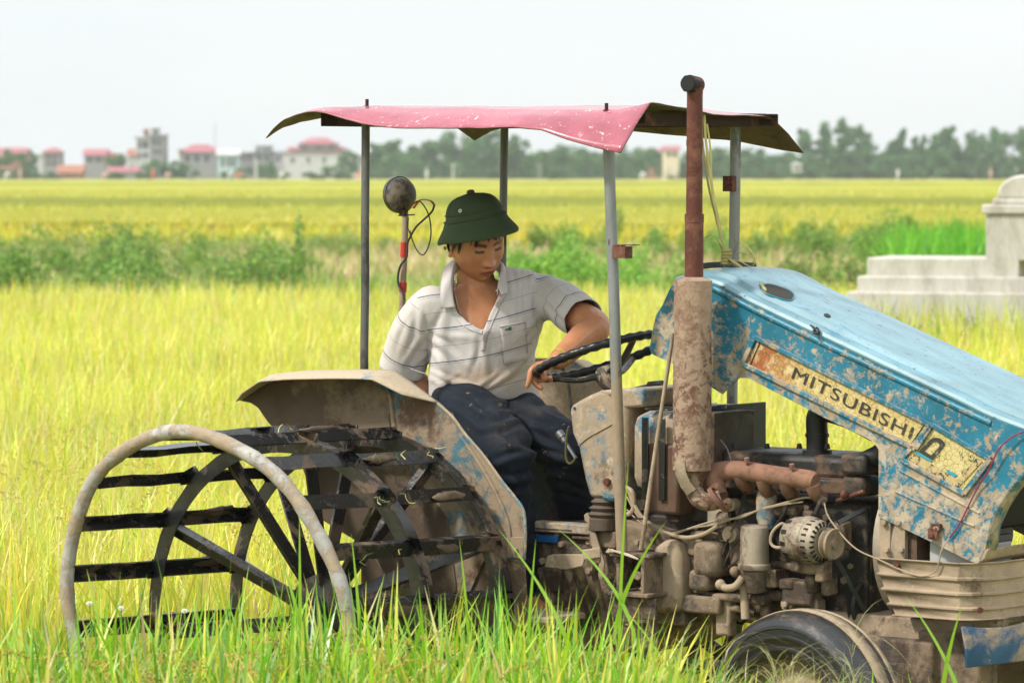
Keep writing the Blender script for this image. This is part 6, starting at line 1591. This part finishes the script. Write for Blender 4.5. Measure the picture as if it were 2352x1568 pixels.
def mound(u, vt, wpx, d, dens=1.0, pal=WEED, wts=(4, 4, 2.5, 1.6, .5), size=.036):
    top = wp(u, vt, d); h = max(.25, top.z); r_ = wpx / FPX * d / 2
    parts.append(leaf_cloud(top.x, d, h * .45, r_, r_ * .8 + .2, h * .62, int(2300 * dens * (r_ + .3)), size * .72, pal, wts))
rr = random.Random(21)
for k in range(40):                                       # thick growth on the left
    u = rr.uniform(-200, 760); d = rr.uniform(43, 60)
    mound(u, rr.uniform(535, 598) + (12 if u > 500 else 0), rr.uniform(80, 190), d, .8)
for u, v, w_, d in ((120, 505, 130, 56), (240, 512, 150, 50), (235, 560, 150, 44), (330, 522, 120, 50), (40, 545, 150, 44), (600, 520, 110, 56), (690, 492, 34, 52), (585, 575, 120, 46)):
    mound(u, v, w_, d, 1.1)
for k in range(17):                                       # fresh green patch behind the driver
    mound(rr.uniform(1160, 1640), rr.uniform(545, 600), rr.uniform(90, 160), rr.uniform(42.5, 48), 1.0, [(.19, .40, .05), (.29, .50, .07), (.12, .28, .04)], (3, 3, 1.5), .03)
for k in range(8): mound(rr.uniform(1170, 1330), rr.uniform(535, 560), 120, 44, 1.2, [(.19, .40, .05), (.29, .50, .07), (.12, .28, .04)], (3, 3, 1.5), .03)
for u, v, w_ in ((1280, 488, 110), (1410, 492, 90), (1240, 505, 80), (1340, 505, 80)): mound(u, v, w_, 74, 1.0)
for k in range(22): mound(rr.uniform(1500, 2000), rr.uniform(495, 540), rr.uniform(50, 110), rr.uniform(66, 76), .8)
for k in range(22): mound(rr.uniform(1950, 2500), rr.uniform(482, 530), rr.uniform(90, 170), rr.uniform(58, 72), 1.2, WEED, (5, 4, 2, 1, .3))
for k in range(14): mound(rr.uniform(1700, 2010), rr.uniform(585, 615), rr.uniform(70, 120), rr.uniform(43, 47), .9, WEED, (2, 2, 1, 3, 2))
for k in range(26): mound(rr.uniform(-200, 2500), rr.uniform(520, 570), rr.uniform(60, 120), rr.uniform(62, 78), .6, WEED, (2, 2, 1, 3, 3))
for k in range(46): mound(rr.choice((rr.uniform(-300, 900), rr.uniform(700, 2100))), rr.uniform(524, 556), rr.uniform(60, 140), rr.uniform(70, 78.5), .45, WEED, (2, 4, 1, 4, 2), .036)
for k in range(60): mound(rr.choice((rr.uniform(-1300, -200), rr.uniform(2500, 3600))), rr.uniform(505, 560), rr.uniform(90, 190), rr.uniform(44, 76), .7)
# grassy blades on the margin
def mblades(n, u0, u1, d0, d1, h0, h1, wd, pal, wts):
    d = rng.uniform(d0, d1, n); x = (rng.uniform(u0, u1, n) - 1176) / FPX * d
    parts.append(blades(x, d, np.full(n, .05), rng.uniform(h0, h1, n), np.full(n, wd), rng.uniform(.1, .7, n), rng.uniform(0, 6.283, n), pick(pal, wts, n), seg=3))
mblades(16000, -1300, 3650, 41, 52, .25, .6, .03, WEED, (2, 3, 1, 4, 2))
mblades(16000, -1300, 3650, 52, 79, .2, .5, .045, [(.52, .42, .24), (.44, .42, .16), (.30, .40, .08), (.38, .27, .15)], (3, 2, 2, 1))
mblades(5500, 2060, 2600, 44, 56, .8, 1.25, .03, [(.10, .38, .02), (.16, .48, .03), (.26, .52, .04), (.08, .26, .02)], (3, 4, 2, 1))
mblades(260, 1990, 2360, 29.2, 29.7, .55, .86, .018, [(.05, .16, .02), (.10, .26, .02)], (1, 1))
o = np_mesh('margin_weeds', *join(parts), M['leaf']); tag(o, 'low green weeds and bushes on the dry strip beyond the rice', 'weeds', None, 'stuff')

# ------------------------------------------------------------------ far fields: each band of crop a raised bed
def field_mat(name, a_, b_, c_):
    m, t, b = nmat(name); vec = coords(t, (.05, .5, 1))
    v2 = coords(t, (1, 3, 1))
    c = mixc(t, ramp(t, noise(t, 1.2, 6, .6, vec), [(.35, 0.), (.65, 1.)]), a_, b_)
    c = mixc(t, ramp(t, noise(t, 1.5, 8, .75, v2), [(.5, 0.), (.7, 1.)]), c, c_)
    lnk(t, c, b.inputs['Base Color']); b.inputs['Roughness'].default_value = .9; b.inputs['Specular IOR Level'].default_value = .1
    bump(t, b, noise(t, 8, 6, .8, v2), 1.0, .3); return m
FY_ = field_mat('yellow_paddy', (.74, .70, .09), (.64, .67, .09), (.52, .57, .08)); FG_ = field_mat('olive_paddy', (.38, .43, .06), (.48, .50, .07), (.30, .36, .05)); FB_ = field_mat('lime_paddy', (.60, .65, .09), (.70, .70, .12), (.46, .54, .08)); FD_ = field_mat('pale_far_field', (.60, .54, .22), (.58, .56, .16), (.42, .46, .11))
for i, (d0, d1, z, m) in enumerate(((80.5, 103, .66, FY_), (103.6, 122, .63, FB_), (122.7, 168, .60, FG_), (169, 205, .62, FB_), (206, 330, .64, FY_), (332, 395, .60, FG_), (397, 500, .66, FY_), (503, 690, .5, FD_))):
    hw = .30 * d1 + 15; P = []
    for j in range(13):
        y = d0 + (d1 - d0) * j / 12; r_ = []
        for k in range(141):
            x = -hw + 2 * hw * k / 140
            e = .35 * (d0 / 100) * mnoise.noise(Vector((x * 60 / d1, j * .0 + i, 2))) if j in (0, 12) else 0
            zz = z + .09 * mnoise.noise(Vector((x * .25, y * .12, i))) + .05 * mnoise.noise(Vector((x, y * .5, i)))
            r_.append(Vector((x, y + e, zz)))
        P.append(r_)
    P = [[Vector((p.x, p.y, 0.02)) for p in P[0]]] + P
    o = MB().grid(P).build('field', m); o['kind'] = 'structure'
parts = []
for d0, d1, n, pal in ((79.3, 81.5, 9000, [(.74, .68, .06), (.62, .64, .05), (.80, .72, .16)]), (80, 84, 7000, [(.62, .54, .05), (.5, .52, .04), (.70, .6, .12)]), (84, 103, 9000, [(.62, .54, .05), (.5, .52, .04), (.70, .6, .12)]), (103, 125, 9000, [(.5, .52, .05), (.6, .55, .06)]), (122, 128, 4000, [(.3, .36, .03), (.4, .42, .04)]), (168, 174, 4000, [(.5, .52, .05), (.6, .55, .06)]), (205, 212, 4000, [(.6, .52, .05), (.6, .55, .06)])):
    n = int(n * 1.5); d = rng.uniform(d0, d1, n); x = rng.uniform(-1, 1, n) * (.22 * d + 3)
    parts.append(blades(x, d, np.full(n, .42 if d0 > 79.5 else .02), rng.uniform(.25, .42, n) + (.36 if d0 < 79.5 else 0), np.full(n, .0007 * d0), rng.uniform(.1, .6, n), rng.uniform(0, 6.283, n), pick(pal, [1] * len(pal), n), seg=2))
o = np_mesh('far_rice', *join(parts), M['rice']); tag(o, 'yellow rice on the far paddies beyond the weedy strip', 'rice', None, 'stuff')

# ------------------------------------------------------------------ trees on the horizon
TREE = [(.085, .20, .06), (.12, .26, .075), (.06, .15, .055), (.19, .33, .09)]
def bark(): 
    if 'bark' not in M: M['bark'] = plain('pale_bark', (.22, .19, .15), .9)
    return M['bark']
def tree_mesh(kind):
    ps = []
    if kind == 'gum':                                     # tall, open, several tufts
        for k in range(13):
            z = .30 + .70 * (k / 12) ** .9; s = (.34 - .20 * abs(z - .62) * 1.2) * rng.uniform(.7, 1.2)
            a_ = rng.uniform(0, 6.283); r_ = .30 * (1.02 - z) + .04
            ps.append(leaf_cloud(math.cos(a_) * r_, math.sin(a_) * r_, z - .05, s * .78, s * .78, .115, 230, .034, TREE, (3, 3, 2, 1), .2, 5))
    elif kind == 'round':
        for k in range(16):
            a_ = rng.uniform(0, 6.283); z = rng.uniform(.30, .92); r_ = .36 * math.sqrt(max(.02, 1 - ((z - .55) / .45) ** 2))
            ps.append(leaf_cloud(math.cos(a_) * r_, math.sin(a_) * r_, z, .23, .23, .15, 230, .034, TREE, (3, 3, 3, 1), .2, 5))
    elif kind == 'spire':
        for k in range(12):
            z = .22 + .78 * k / 12; s = .20 * (1.08 - z) + .05
            a_ = rng.uniform(0, 6.283)
            ps.append(leaf_cloud(math.cos(a_) * s * .5, math.sin(a_) * s * .5, z, s, s, .10, 200, .032, TREE, (3, 2, 3, 1), .2, 5))
    else:                                                 # bush, down to the ground
        for k in range(10):
            a_ = rng.uniform(0, 6.283); z = rng.uniform(.2, .72); r_ = .45 * (1 - z * .5)
            ps.append(leaf_cloud(math.cos(a_) * r_, math.sin(a_) * r_, z, .30, .30, .24, 180, .055, [(.07, .15, .04), (.11, .21, .05), (.05, .10, .035)], (3, 3, 2), .2, 5))
    return join(ps)
def tree_proto(kind, name):
    root = empty(name)
    np_mesh('crown', *tree_mesh(kind), M['leaf']).parent = root
    t = MB().tube([Vector((0, 0, 0)), Vector((.01, 0, .3)), Vector((-.005, .01, .6)), Vector((.005, 0, .86))], [.022, .018, .012, .004], 7)
    for k in range(5):
        a_ = k * 2.3; z = .32 + .1 * k; t.tube([Vector((0, 0, z)), Vector((math.cos(a_) * .14, math.sin(a_) * .14, z + .10))], [.008, .003], 5)
    t.build('trunk', bark(), root); return root
protos = {k: [tree_proto(k, n) for _ in range(c)] for k, n, c in (('gum', 'gum_tree', 3), ('round', 'broadleaf_tree', 3), ('spire', 'slender_tree', 1), ('bush', 'roadside_bush', 2))}
used = {k: [False] * len(v) for k, v in protos.items()}
rr = random.Random(4); tcount = [0]
LM = [(-300, 'beyond the left edge of the village'), (60, 'beside the red-roofed house at the far left'), (135, 'by the narrow grey house'), (190, 'by the low brown roof'), (290, 'by the house with the pink gable'), (400, 'below the tall grey tower house'), (560, 'before the long pink-roofed house'), (650, 'by the unfinished grey house'), (800, 'before the big white house'), (845, 'between white house and rear canopy post'), (925, 'behind the work lamp'), (1000, 'right of the work lamp'), (1060, 'in the tall dark clump over the driver'), (1130, 'over the green helmet'), (1165, 'behind the far rear canopy post'), (1230, 'right of the far rear canopy post'), (1290, 'under the roof midway to the front post'), (1345, 'under the red roof before its drooping flap'), (1390, 'left of the near front post'), (1440, 'right of the near front post'), (1510, 'between front post and exhaust stack'), (1580, 'just left of the exhaust stack'), (1640, 'behind the exhaust stack'), (1710, 'behind the yellow strap and far post'), (1800, 'right of the far front post'), (1870, 'at the drooping far tip of the roof'), (1925, 'right of the roof tip'), (1960, 'in the airy clump right of the roof tip'), (2005, 'at the right end of the airy clump'), (2055, 'in the gap right of the airy clump'), (2090, 'left of the two slim treetops'), (2135, 'at the slim treetops'), (2180, 'where the right-hand wood begins'), (2225, 'in the right-hand wood, left part'), (2275, 'in the right-hand wood above the far field'), (2320, 'in the right-hand wood above the tomb'), (9999, 'at the right edge above the tomb')]
seen_lab = {}
def tree(kind, u, vt, wpx, d, adj):
    i = rr.randrange(len(protos[kind])); pr = protos[kind][i]
    if used[kind][i]: o = copy_tree(pr)
    else: used[kind][i] = True; o = pr
    top = wp(u, vt, d); h = max(2.0, top.z); wm = wpx / FPX * d
    o.location = (top.x, d, 0.0); o.rotation_euler = (0, 0, rr.uniform(0, 6.28)); f = {'gum': .62, 'round': .95, 'spire': .42, 'bush': 1.3}[kind]
    o.scale = (wm / f, wm / f, h)
    plc = next(t for lim, t in LM if u <= lim)
    sz = 'tall ' if vt < 312 else 'low ' if vt > 365 else ''
    lab = (sz + adj + ' ' + plc).strip(); c = seen_lab.get(lab, 0); seen_lab[lab] = c + 1
    if c: lab += (', second one', ', third one', ', fourth one', ', fifth one', ', sixth one', ', seventh one')[min(c - 1, 5)]
    tag(o, lab, 'bush' if kind == 'bush' else 'tree', 'bushes along the far edge of the fields' if kind == 'bush' else 'trees along the horizon')
parts = []
for k in range(190):                                   # the far wood behind the single trees, one mass
    u = rr.uniform(820, 2600); d = rr.uniform(685, 720); t_ = wp(u, rr.uniform(352, 378), d); parts.append(leaf_cloud(t_.x, d, t_.z * .5, rr.uniform(3, 6), 3, t_.z * .62, 210, .55, TREE, (3, 3, 3, 1), .2, 6))
for k in range(70):
    u = rr.uniform(-250, 830); d = rr.uniform(690, 720); t_ = wp(u, rr.uniform(382, 396), d); parts.append(leaf_cloud(t_.x, d, t_.z * .5, rr.uniform(2, 5), 3, t_.z * .62, 160, .5, TREE, (3, 3, 3, 1), .2, 6))
for k in range(150):
    u = rr.choice((rr.uniform(-1700, -250), rr.uniform(2600, 4100))); d = rr.uniform(685, 720); t_ = wp(u, rr.uniform(325, 385), d); parts.append(leaf_cloud(t_.x, d, t_.z * .5, rr.uniform(4, 8), 3, t_.z * .62, 200, .55, TREE, (3, 3, 3, 1), .2, 6))
o = np_mesh('far_wood', *join(parts), M['leaf']); tag(o, 'low continuous wood along the horizon behind the single trees', 'wood', None, 'stuff')
for u, vt, w_, k in ((35, 345, 60, 'round'), (70, 348, 50, 'gum'), (-40, 345, 90, 'round'), (265, 352, 50, 'round'), (360, 362, 70, 'round'), (395, 368, 60, 'round'), (430, 380, 60, 'round'), (560, 385, 40, 'round'), (615, 372, 50, 'round'), (770, 372, 60, 'round'), (800, 345, 50, 'round'),
                     (862, 328, 60, 'gum'), (905, 320, 66, 'gum'), (940, 352, 60, 'round'), (975, 330, 80, 'round'), (1010, 312, 90, 'round'), (1060, 298, 100, 'round'), (1105, 305, 90, 'round'), (1150, 290, 95, 'round'), (1190, 318, 70, 'round'), (1235, 345, 60, 'round'), (1268, 336, 80, 'round'), (1310, 330, 90, 'round'), (1350, 338, 80, 'round'), (1400, 345, 80, 'round'), (1450, 328, 70, 'round'), (1490, 338, 70, 'round'), (1540, 362, 60, 'round'), (1600, 345, 70, 'round'), (1650, 338, 70, 'gum'), (1700, 340, 70, 'round'), (1745, 345, 60, 'gum'), (1790, 350, 70, 'round'),
                     (1846, 296, 52, 'gum'), (1830, 345, 60, 'round'), (1893, 292, 60, 'gum'), (1938, 280, 66, 'gum'), (1978, 290, 60, 'gum'), (1915, 330, 80, 'round'), (1965, 335, 80, 'round'), (2030, 345, 50, 'round'), (2052, 330, 56, 'gum'), (2072, 294, 40, 'spire'), (2100, 312, 34, 'spire'), (2120, 308, 30, 'spire'), (2085, 340, 70, 'round'), (2150, 318, 60, 'gum'), (2180, 290, 60, 'gum'), (2215, 300, 66, 'round'), (2250, 302, 70, 'round'), (2285, 298, 60, 'gum'), (2325, 292, 70, 'round'), (2365, 300, 70, 'gum'), (2420, 300, 80, 'round'), (2480, 305, 80, 'round')):
    tree(k, u, vt + rr.uniform(-3, 3), w_, rr.uniform(655, 675) if k != 'round' or vt < 340 else rr.uniform(640, 655), {'gum': 'open feathery gum tree', 'round': 'dense dark green tree', 'spire': 'slender dark tree'}[k])
for u, vt, w_ in ((20, 386, 70), (75, 383, 70), (120, 392, 50), (260, 396, 60), (330, 390, 50), (520, 398, 40), (640, 392, 60), (720, 394, 60), (790, 390, 50), (870, 388, 70), (960, 385, 80), (1150, 388, 80), (1290, 386, 80), (1440, 385, 80), (1560, 388, 70), (1660, 386, 80), (1760, 382, 80), (1850, 378, 70), (1930, 372, 80), (1990, 376, 70), (2050, 380, 80), (2120, 372, 80), (2190, 366, 80), (2240, 374, 70), (2300, 372, 90), (2360, 378, 90)):
    tree('bush', u, vt, w_, rr.uniform(625, 638), 'pale green bush')

# ------------------------------------------------------------------ village houses
def hm(name, c): 
    if name not in M: M[name] = grime(name, c, [(tuple(x * .6 for x in c), .35, .55, .7)], .85, 0, .1, 2)
    return M[name]
hm('white_render', (.52, .53, .53)); hm('grey_render', (.27, .27, .28)); hm('cream_render', (.66, .58, .42)); hm('pink_roof', (.38, .13, .15)); hm('brown_tile', (.36, .15, .09)); hm('concrete_grey', (.26, .26, .26)); hm('cyan_render', (.42, .56, .57)); hm('brick_wall', (.34, .19, .13))
M['pane'] = plain('window_dark', (.04, .05, .06), .3)
def house(label, vols, wins, d=660, group='houses of the village on the horizon', cat='house'):
    """vols: (u0, u1, vtop, vbase, depth m, wall, roof style, roof mat, roof px)"""
    u_ = (vols[0][0] + vols[0][1]) / 2; root = empty('village_house', (wp(u_, 400, d).x, d, 0))
    ox = root.location.x
    for (u0, u1, vt, vb, dep, wm, rs, rm, rp_) in vols:
        x0, x1 = wp(u0, vt, d).x - ox, wp(u1, vt, d).x - ox; zt_ = wp(u0, vt, d).z; zb_ = max(0, wp(u0, vb, d).z) if vb < 415 else 0.
        MB().box(((x0 + x1) / 2, dep / 2, (zt_ + zb_) / 2), (x1 - x0, dep, zt_ - zb_)).build('wall', M[wm], root)
        rh = rp_ / FPX * d; e = .35
        if rs == 'gable':                                  # ridge along x
            MB().prism([(x0 - e, -e, zt_ + .02), (x0 - e, dep / 2, zt_ + rh), (x0 - e, dep + e, zt_ + .02)], (x1 - x0 + 2 * e, 0, 0)).build('roof', M[rm], root)
        elif rs == 'hip':
            a_ = min(2.5, (x1 - x0) * .3)
            MB().add([(x0 - e, -e, zt_ + .02), (x1 + e, -e, zt_ + .02), (x1 + e, dep + e, zt_ + .02), (x0 - e, dep + e, zt_ + .02), (x0 + a_, dep / 2, zt_ + rh), (x1 - a_, dep / 2, zt_ + rh)], [(0, 1, 5, 4), (1, 2, 5), (2, 3, 4, 5), (3, 0, 4), (3, 2, 1, 0)]).build('roof', M[rm], root)
        elif rs == 'front':                                # gable faces the viewer
            MB().prism([(x0 - e, -e, zt_ + .02), ((x0 + x1) / 2, -e, zt_ + rh), (x1 + e, -e, zt_ + .02)], (0, dep + 2 * e, 0)).build('roof', M[rm], root)
        else:
            MB().box(((x0 + x1) / 2, dep / 2, zt_ + rh / 2 + .01), (x1 - x0 + .6, dep + .6, rh)).build('roof', M[rm], root)
    for (u0, u1, v0, v1, *yy) in wins:
        x0, x1 = wp(u0, v0, d).x - ox, wp(u1, v0, d).x - ox; z0, z1 = wp(u0, v0, d).z, wp(u0, v1, d).z
        y_ = (yy[0] if yy else 0)
        wf = MB().box(((x0 + x1) / 2, y_ - .03, (z0 + z1) / 2), (x1 - x0, .1, z0 - z1)).build('window', M['concrete_grey'], root)
        MB().box(((x0 + x1) / 2, y_ - .085, (z0 + z1) / 2), ((x1 - x0) * .8, .02, (z0 - z1) * .8)).build('pane', M['pane'], wf)
    return tag(root, label, cat, group)
house('house with wide pink-red roof at the far left edge', [(-60, 52, 361, 419, 9, 'brick_wall', 'gable', 'pink_roof', 22)], [(5, 13, 366, 376), (24, 32, 366, 376)])
house('narrow grey two-storey house with dark red cap roof', [(98, 136, 350, 419, 7, 'grey_render', 'hip', 'pink_roof', 11), (88, 97.6, 356, 419, 5, 'white_render', 'flat', 'white_render', 2)], [(106, 116, 356, 366), (120, 130, 356, 366), (106, 116, 370, 380), (120, 130, 370, 380)])
house('low house under a brown-red tiled roof between taller houses', [(134, 186, 397, 419, 6, 'brick_wall', 'gable', 'brown_tile', 18)], [(150, 158, 400, 406)], 645)
house('grey house with bright pink gable roof and side wing', [(193, 241, 357, 419, 8, 'grey_render', 'gable', 'pink_roof', 15), (241.6, 276, 368, 419, 7, 'grey_render', 'front', 'brown_tile', 17)], [(199, 212, 362, 372), (220, 233, 362, 372), (252, 264, 374, 384)])
house('low pink-roofed shed in front of the tower house', [(250, 314, 395, 419, 5, 'concrete_grey', 'gable', 'pink_roof', 12)], [(265, 275, 398, 405)], 642)
house('tallest house with white balcony block and bare grey tower', [(313, 344.6, 318, 419, 8, 'white_render', 'flat', 'grey_render', 3), (345, 376, 312, 419, 8, 'concrete_grey', 'flat', 'concrete_grey', 3), (349, 363, 297, 312, 3, 'concrete_grey', 'flat', 'concrete_grey', 2), (294, 312.6, 358, 419, 6, 'white_render', 'gable', 'brown_tile', 16), (331, 339, 303, 314, 2, 'brown_tile', 'front', 'brown_tile', 8)],
      [(316, 324, 324, 342), (327, 341, 324, 342), (316, 324, 350, 362), (328, 340, 350, 362), (351, 358, 320, 334), (362, 370, 320, 334), (351, 358, 342, 354), (362, 370, 342, 354)])
house('long cream house with spreading pink hip roof', [(413, 499, 350, 419, 9, 'grey_render', 'hip', 'pink_roof', 19), (410, 412.6, 344, 419, 4, 'cream_render', 'flat', 'cream_render', 2)], [(424, 436, 356, 372), (446, 458, 356, 372), (468, 480, 356, 372)])
house('pale cyan house with white balcony beside long pink roof', [(500, 546, 356, 419, 8, 'cyan_render', 'gable', 'white_render', 14), (508, 540, 394, 403, 1, 'white_render', 'flat', 'white_render', 1)], [(508, 516, 362, 384), (522, 530, 362, 384), (534, 541, 362, 384)], 650)
house('dull grey flat-roofed house left of the unfinished one', [(548, 583, 352, 419, 7, 'grey_render', 'flat', 'concrete_grey', 2)], [(553, 561, 357, 367), (568, 576, 357, 367)], 668)
house('unfinished grey block with open top storey', [(584, 624, 350, 419, 8, 'concrete_grey', 'flat', 'concrete_grey', 2), (588, 592, 336, 350, 6, 'concrete_grey', 'flat', 'concrete_grey', 1), (600, 622, 336, 350, 5, 'grey_render', 'flat', 'white_render', 2)], [(590, 600, 356, 370), (608, 618, 356, 370)])
house('big white house with red-roofed top storey', [(652, 803, 350, 419, 12, 'white_render', 'flat', 'pink_roof', 1), (662, 786, 345, 349.5, 9, 'white_render', 'gable', 'pink_roof', 8), (686, 774, 331, 346, 7, 'grey_render', 'hip', 'pink_roof', 15)],
      [(668, 676, 362, 373), (704, 712, 362, 373), (740, 748, 362, 373), (776, 784, 362, 373), (694, 704, 335, 342), (726, 736, 335, 342), (756, 766, 335, 342)])
house('small white house right of the big white house', [(806, 842, 360, 419, 6, 'white_render', 'flat', 'grey_render', 2)], [(812, 820, 366, 376), (828, 836, 366, 376)])
house('white house wall left of the big white house', [(628, 650, 352, 419, 6, 'white_render', 'gable', 'grey_render', 7)], [(634, 642, 360, 370)], 672)
house('cream and pink house in trees left of exhaust stack', [(1526, 1560, 345, 419, 7, 'cream_render', 'gable', 'pink_roof', 10)], [(1532, 1540, 350, 360), (1546, 1554, 350, 360)], 636)
house('pinkish house in the trees behind the front post', [(1480, 1522, 352, 419, 7, 'brick_wall', 'gable', 'pink_roof', 10)], [(1488, 1496, 357, 366)], 680)
house('tiny white hut under the drooping tip of the roof', [(1822, 1842, 380, 395, 4, 'white_render', 'front', 'white_render', 8)], [(1829, 1835, 384, 391)], 622)
an = MB().tube([wp(494, 338, 660), wp(494, 284, 660)], .05, 6).build('antenna_mast', M['concrete_grey']); tag(an, 'thin antenna mast above the long pink roof', 'antenna')
for k, (u, v0, lab) in enumerate(((301, 372, 'concrete pole before the tower house'), (588, 366, 'concrete pole before the unfinished grey block'), (1041, 374, 'pale pole under the trees right of the work lamp'), (1240, 374, 'pale pole between the two tree clumps under the roof'), (436, 392, 'short pole before the long pink-roofed house'))):
    d = 600; a_, b_ = wp(u, v0, d), wp(u, 424, d); b_.z = 0
    po = MB().tube([b_, a_], [.16, .10], 8).box(a_ - Vector((0, 0, .4)), (1.1, .1, .1)).build('utility_pole', M['white_render'] if k in (1, 2) else M['grey_render']); tag(po, lab, 'pole', 'poles along the far field edge')

# ------------------------------------------------------------------ people harvesting far off
def far_person(u, v, d, colr, hat, lab, bent):
    p = wp(u, v, d); s = empty('person', (p.x, d, 0.45))
    b_ = MB(); 
    if bent: tor = [Vector((0, 0, .75)), Vector((.12, 0, .95)), Vector((.38, 0, 1.02)), Vector((.50, 0, .98))]
    else: tor = [Vector((0, 0, .75)), Vector((.0, 0, 1.0)), Vector((.02, 0, 1.3)), Vector((.02, 0, 1.42))]
    hd_ = tor[-1] + (Vector((.12, 0, -.02)) if bent else Vector((0, 0, .15)))
    b_.tube(tor, [.15, .17, .20, .09], 10).sph(hd_, .11, 10)
    b_.tube([tor[0], Vector((.03, .09, .4)), Vector((0, .09, 0))], [.10, .08, .05], 8).tube([tor[0], Vector((-.02, -.09, .4)), Vector((-.04, -.09, 0))], [.10, .08, .05], 8)
    sh = tor[2]
    for sgn in (1, -1): b_.tube([sh + Vector((0, .18 * sgn, 0)), sh + Vector((.08, .22 * sgn, -.28)), sh + Vector((.2, .18 * sgn, -.5))], [.06, .05, .035], 8)
    b_.build('body', colr, s); MB().lathe([(0, .14), (.10, .06), (.24, -.02), (.22, -.03), (0, .05)], hd_ + Vector((0, 0, .04)), (0, 0, 1), 14).build('hat', hat, s)
    return tag(s, lab, 'person', 'people working at the far edge of the fields')
cw_ = plain('white_cloth', (.75, .75, .75), .8); co_ = plain('orange_cloth', (.75, .16, .07), .8); cp_ = plain('pale_pink_cloth', (.7, .42, .38), .8); cd_ = plain('dark_cloth', (.12, .13, .17), .8); ht = plain('straw_hat', (.7, .62, .42), .8)
for u, v, c_, b_, lab in ((545, 416, co_, True, 'distant bending worker in orange before the cyan house'), (525, 418, cw_, True, 'distant worker in white beside the orange one'), (351, 417, co_, False, 'distant worker in orange below the tower house'), (381, 420, cp_, True, 'distant worker in pale pink right of the tower house'), (237, 421, cp_, True, 'distant worker in pale pink below the pink gable house'), (12, 422, cw_, True, 'distant worker in white at the far left edge'), (46, 422, cp_, False, 'distant worker in pale clothes near the left edge'), (643, 417, cw_, True, 'distant worker in white left of the big white house'), (442, 425, cd_, False, 'distant worker in dark clothes before the long house'), (820, 412, co_, True, 'distant worker in orange beside the rear canopy post'), (1472, 410, cw_, True, 'distant worker in white right of the front post'), (980, 414, cw_, False, 'distant worker in white right of the work lamp'), (2062, 412, cw_, False, 'distant worker in white left of the right-hand wood'), (2334, 418, cd_, False, 'distant worker in dark clothes near the tomb top'), (2275, 416, cp_, False, 'distant worker in pale clothes left of the tomb')):
    far_person(u, v, 560, c_, ht, lab, b_)

# ------------------------------------------------------------------ tomb in the rice
tb = empty('tomb', (wp(2341, 640, 30).x, 30.0, 0), R(-16))
tag(tb, 'plastered white-grey tomb with stepped base and round-topped headstone', 'tomb')
TS = FPX / 30.0
M['plaster'] = grime('weathered_lime_plaster', (.52, .495, .45), [((.38, .35, .30), 3, .48, .64), ((.60, .58, .54), 9, .55, .7), ((.24, .22, .19), 6, .60, .74)], .9, 0, .5, 30, .2, (1.6, 1.6, .5), vary=.08)
def zz(v): return 1.7 - (v - 395) / TS
cs = 1 / math.cos(R(16))
def xl(u): return (u - 2341) / TS * cs
def tbox(name, u0, y0, y1, z0, z1, x1=0.0, par=tb): return MB().box(((xl(u0) + x1) / 2, (y0 + y1) / 2, (z0 + z1) / 2), (x1 - xl(u0), y1 - y0, z1 - z0)).build(name, M['plaster'], par, bevel=.012)
tbox('base_step', 1959, -.12, 1.02, -.02, zz(672), .12); tbox('base_step', 1981, -.06, .96, zz(672) - .02, zz(636), .06); tbox('grave_slab', 2000, 0, .90, zz(636) - .02, zz(593.5), .0)
hs = empty('headstone', (0, 0, 0), 0, tb)
tbox('pillar', 2266, .0, .90, zz(593.5) - .02, zz(492), .26, hs); tbox('cap', 2258, -.025, .925, zz(492), zz(470), .285, hs); tbox('cap', 2279, .03, .87, zz(470), zz(456), .23, hs)
x0 = xl(2287); pr_ = []
for k in range(19):
    a_ = math.pi * k / 18; pr_.append(Vector((.5 * (x0 + .25) - math.cos(a_) * (.25 - x0) / 2 * .98, .05, zz(456) - .004 + (zz(400) - zz(456)) * math.sin(a_) ** .8)))
MB().prism(pr_, (0, .80, 0)).build('rounded_top', M['plaster'], hs, bevel=.02)

# ------------------------------------------------------------------ air
hz = MB().box((0, 545, 8.5), (900, 1130, 19.0)).build('haze', None, smooth=False); hz.location = (0, 0, 0)
hz['kind'] = 'stuff'; tag(hz, 'thin pale haze over the fields', 'haze')
hmz = bpy.data.materials.new('haze_air'); hmz.use_nodes = True; t = hmz.node_tree; t.nodes.clear()
o_ = t.nodes.new('ShaderNodeOutputMaterial'); pv = t.nodes.new('ShaderNodeVolumePrincipled')
pv.inputs['Color'].default_value = (.94, .97, .95, 1); pv.inputs['Density'].default_value = .0003; pv.inputs['Anisotropy'].default_value = 0.2
lnk(t, pv.outputs[0], o_.inputs['Volume']); hz.data.materials.append(hmz)
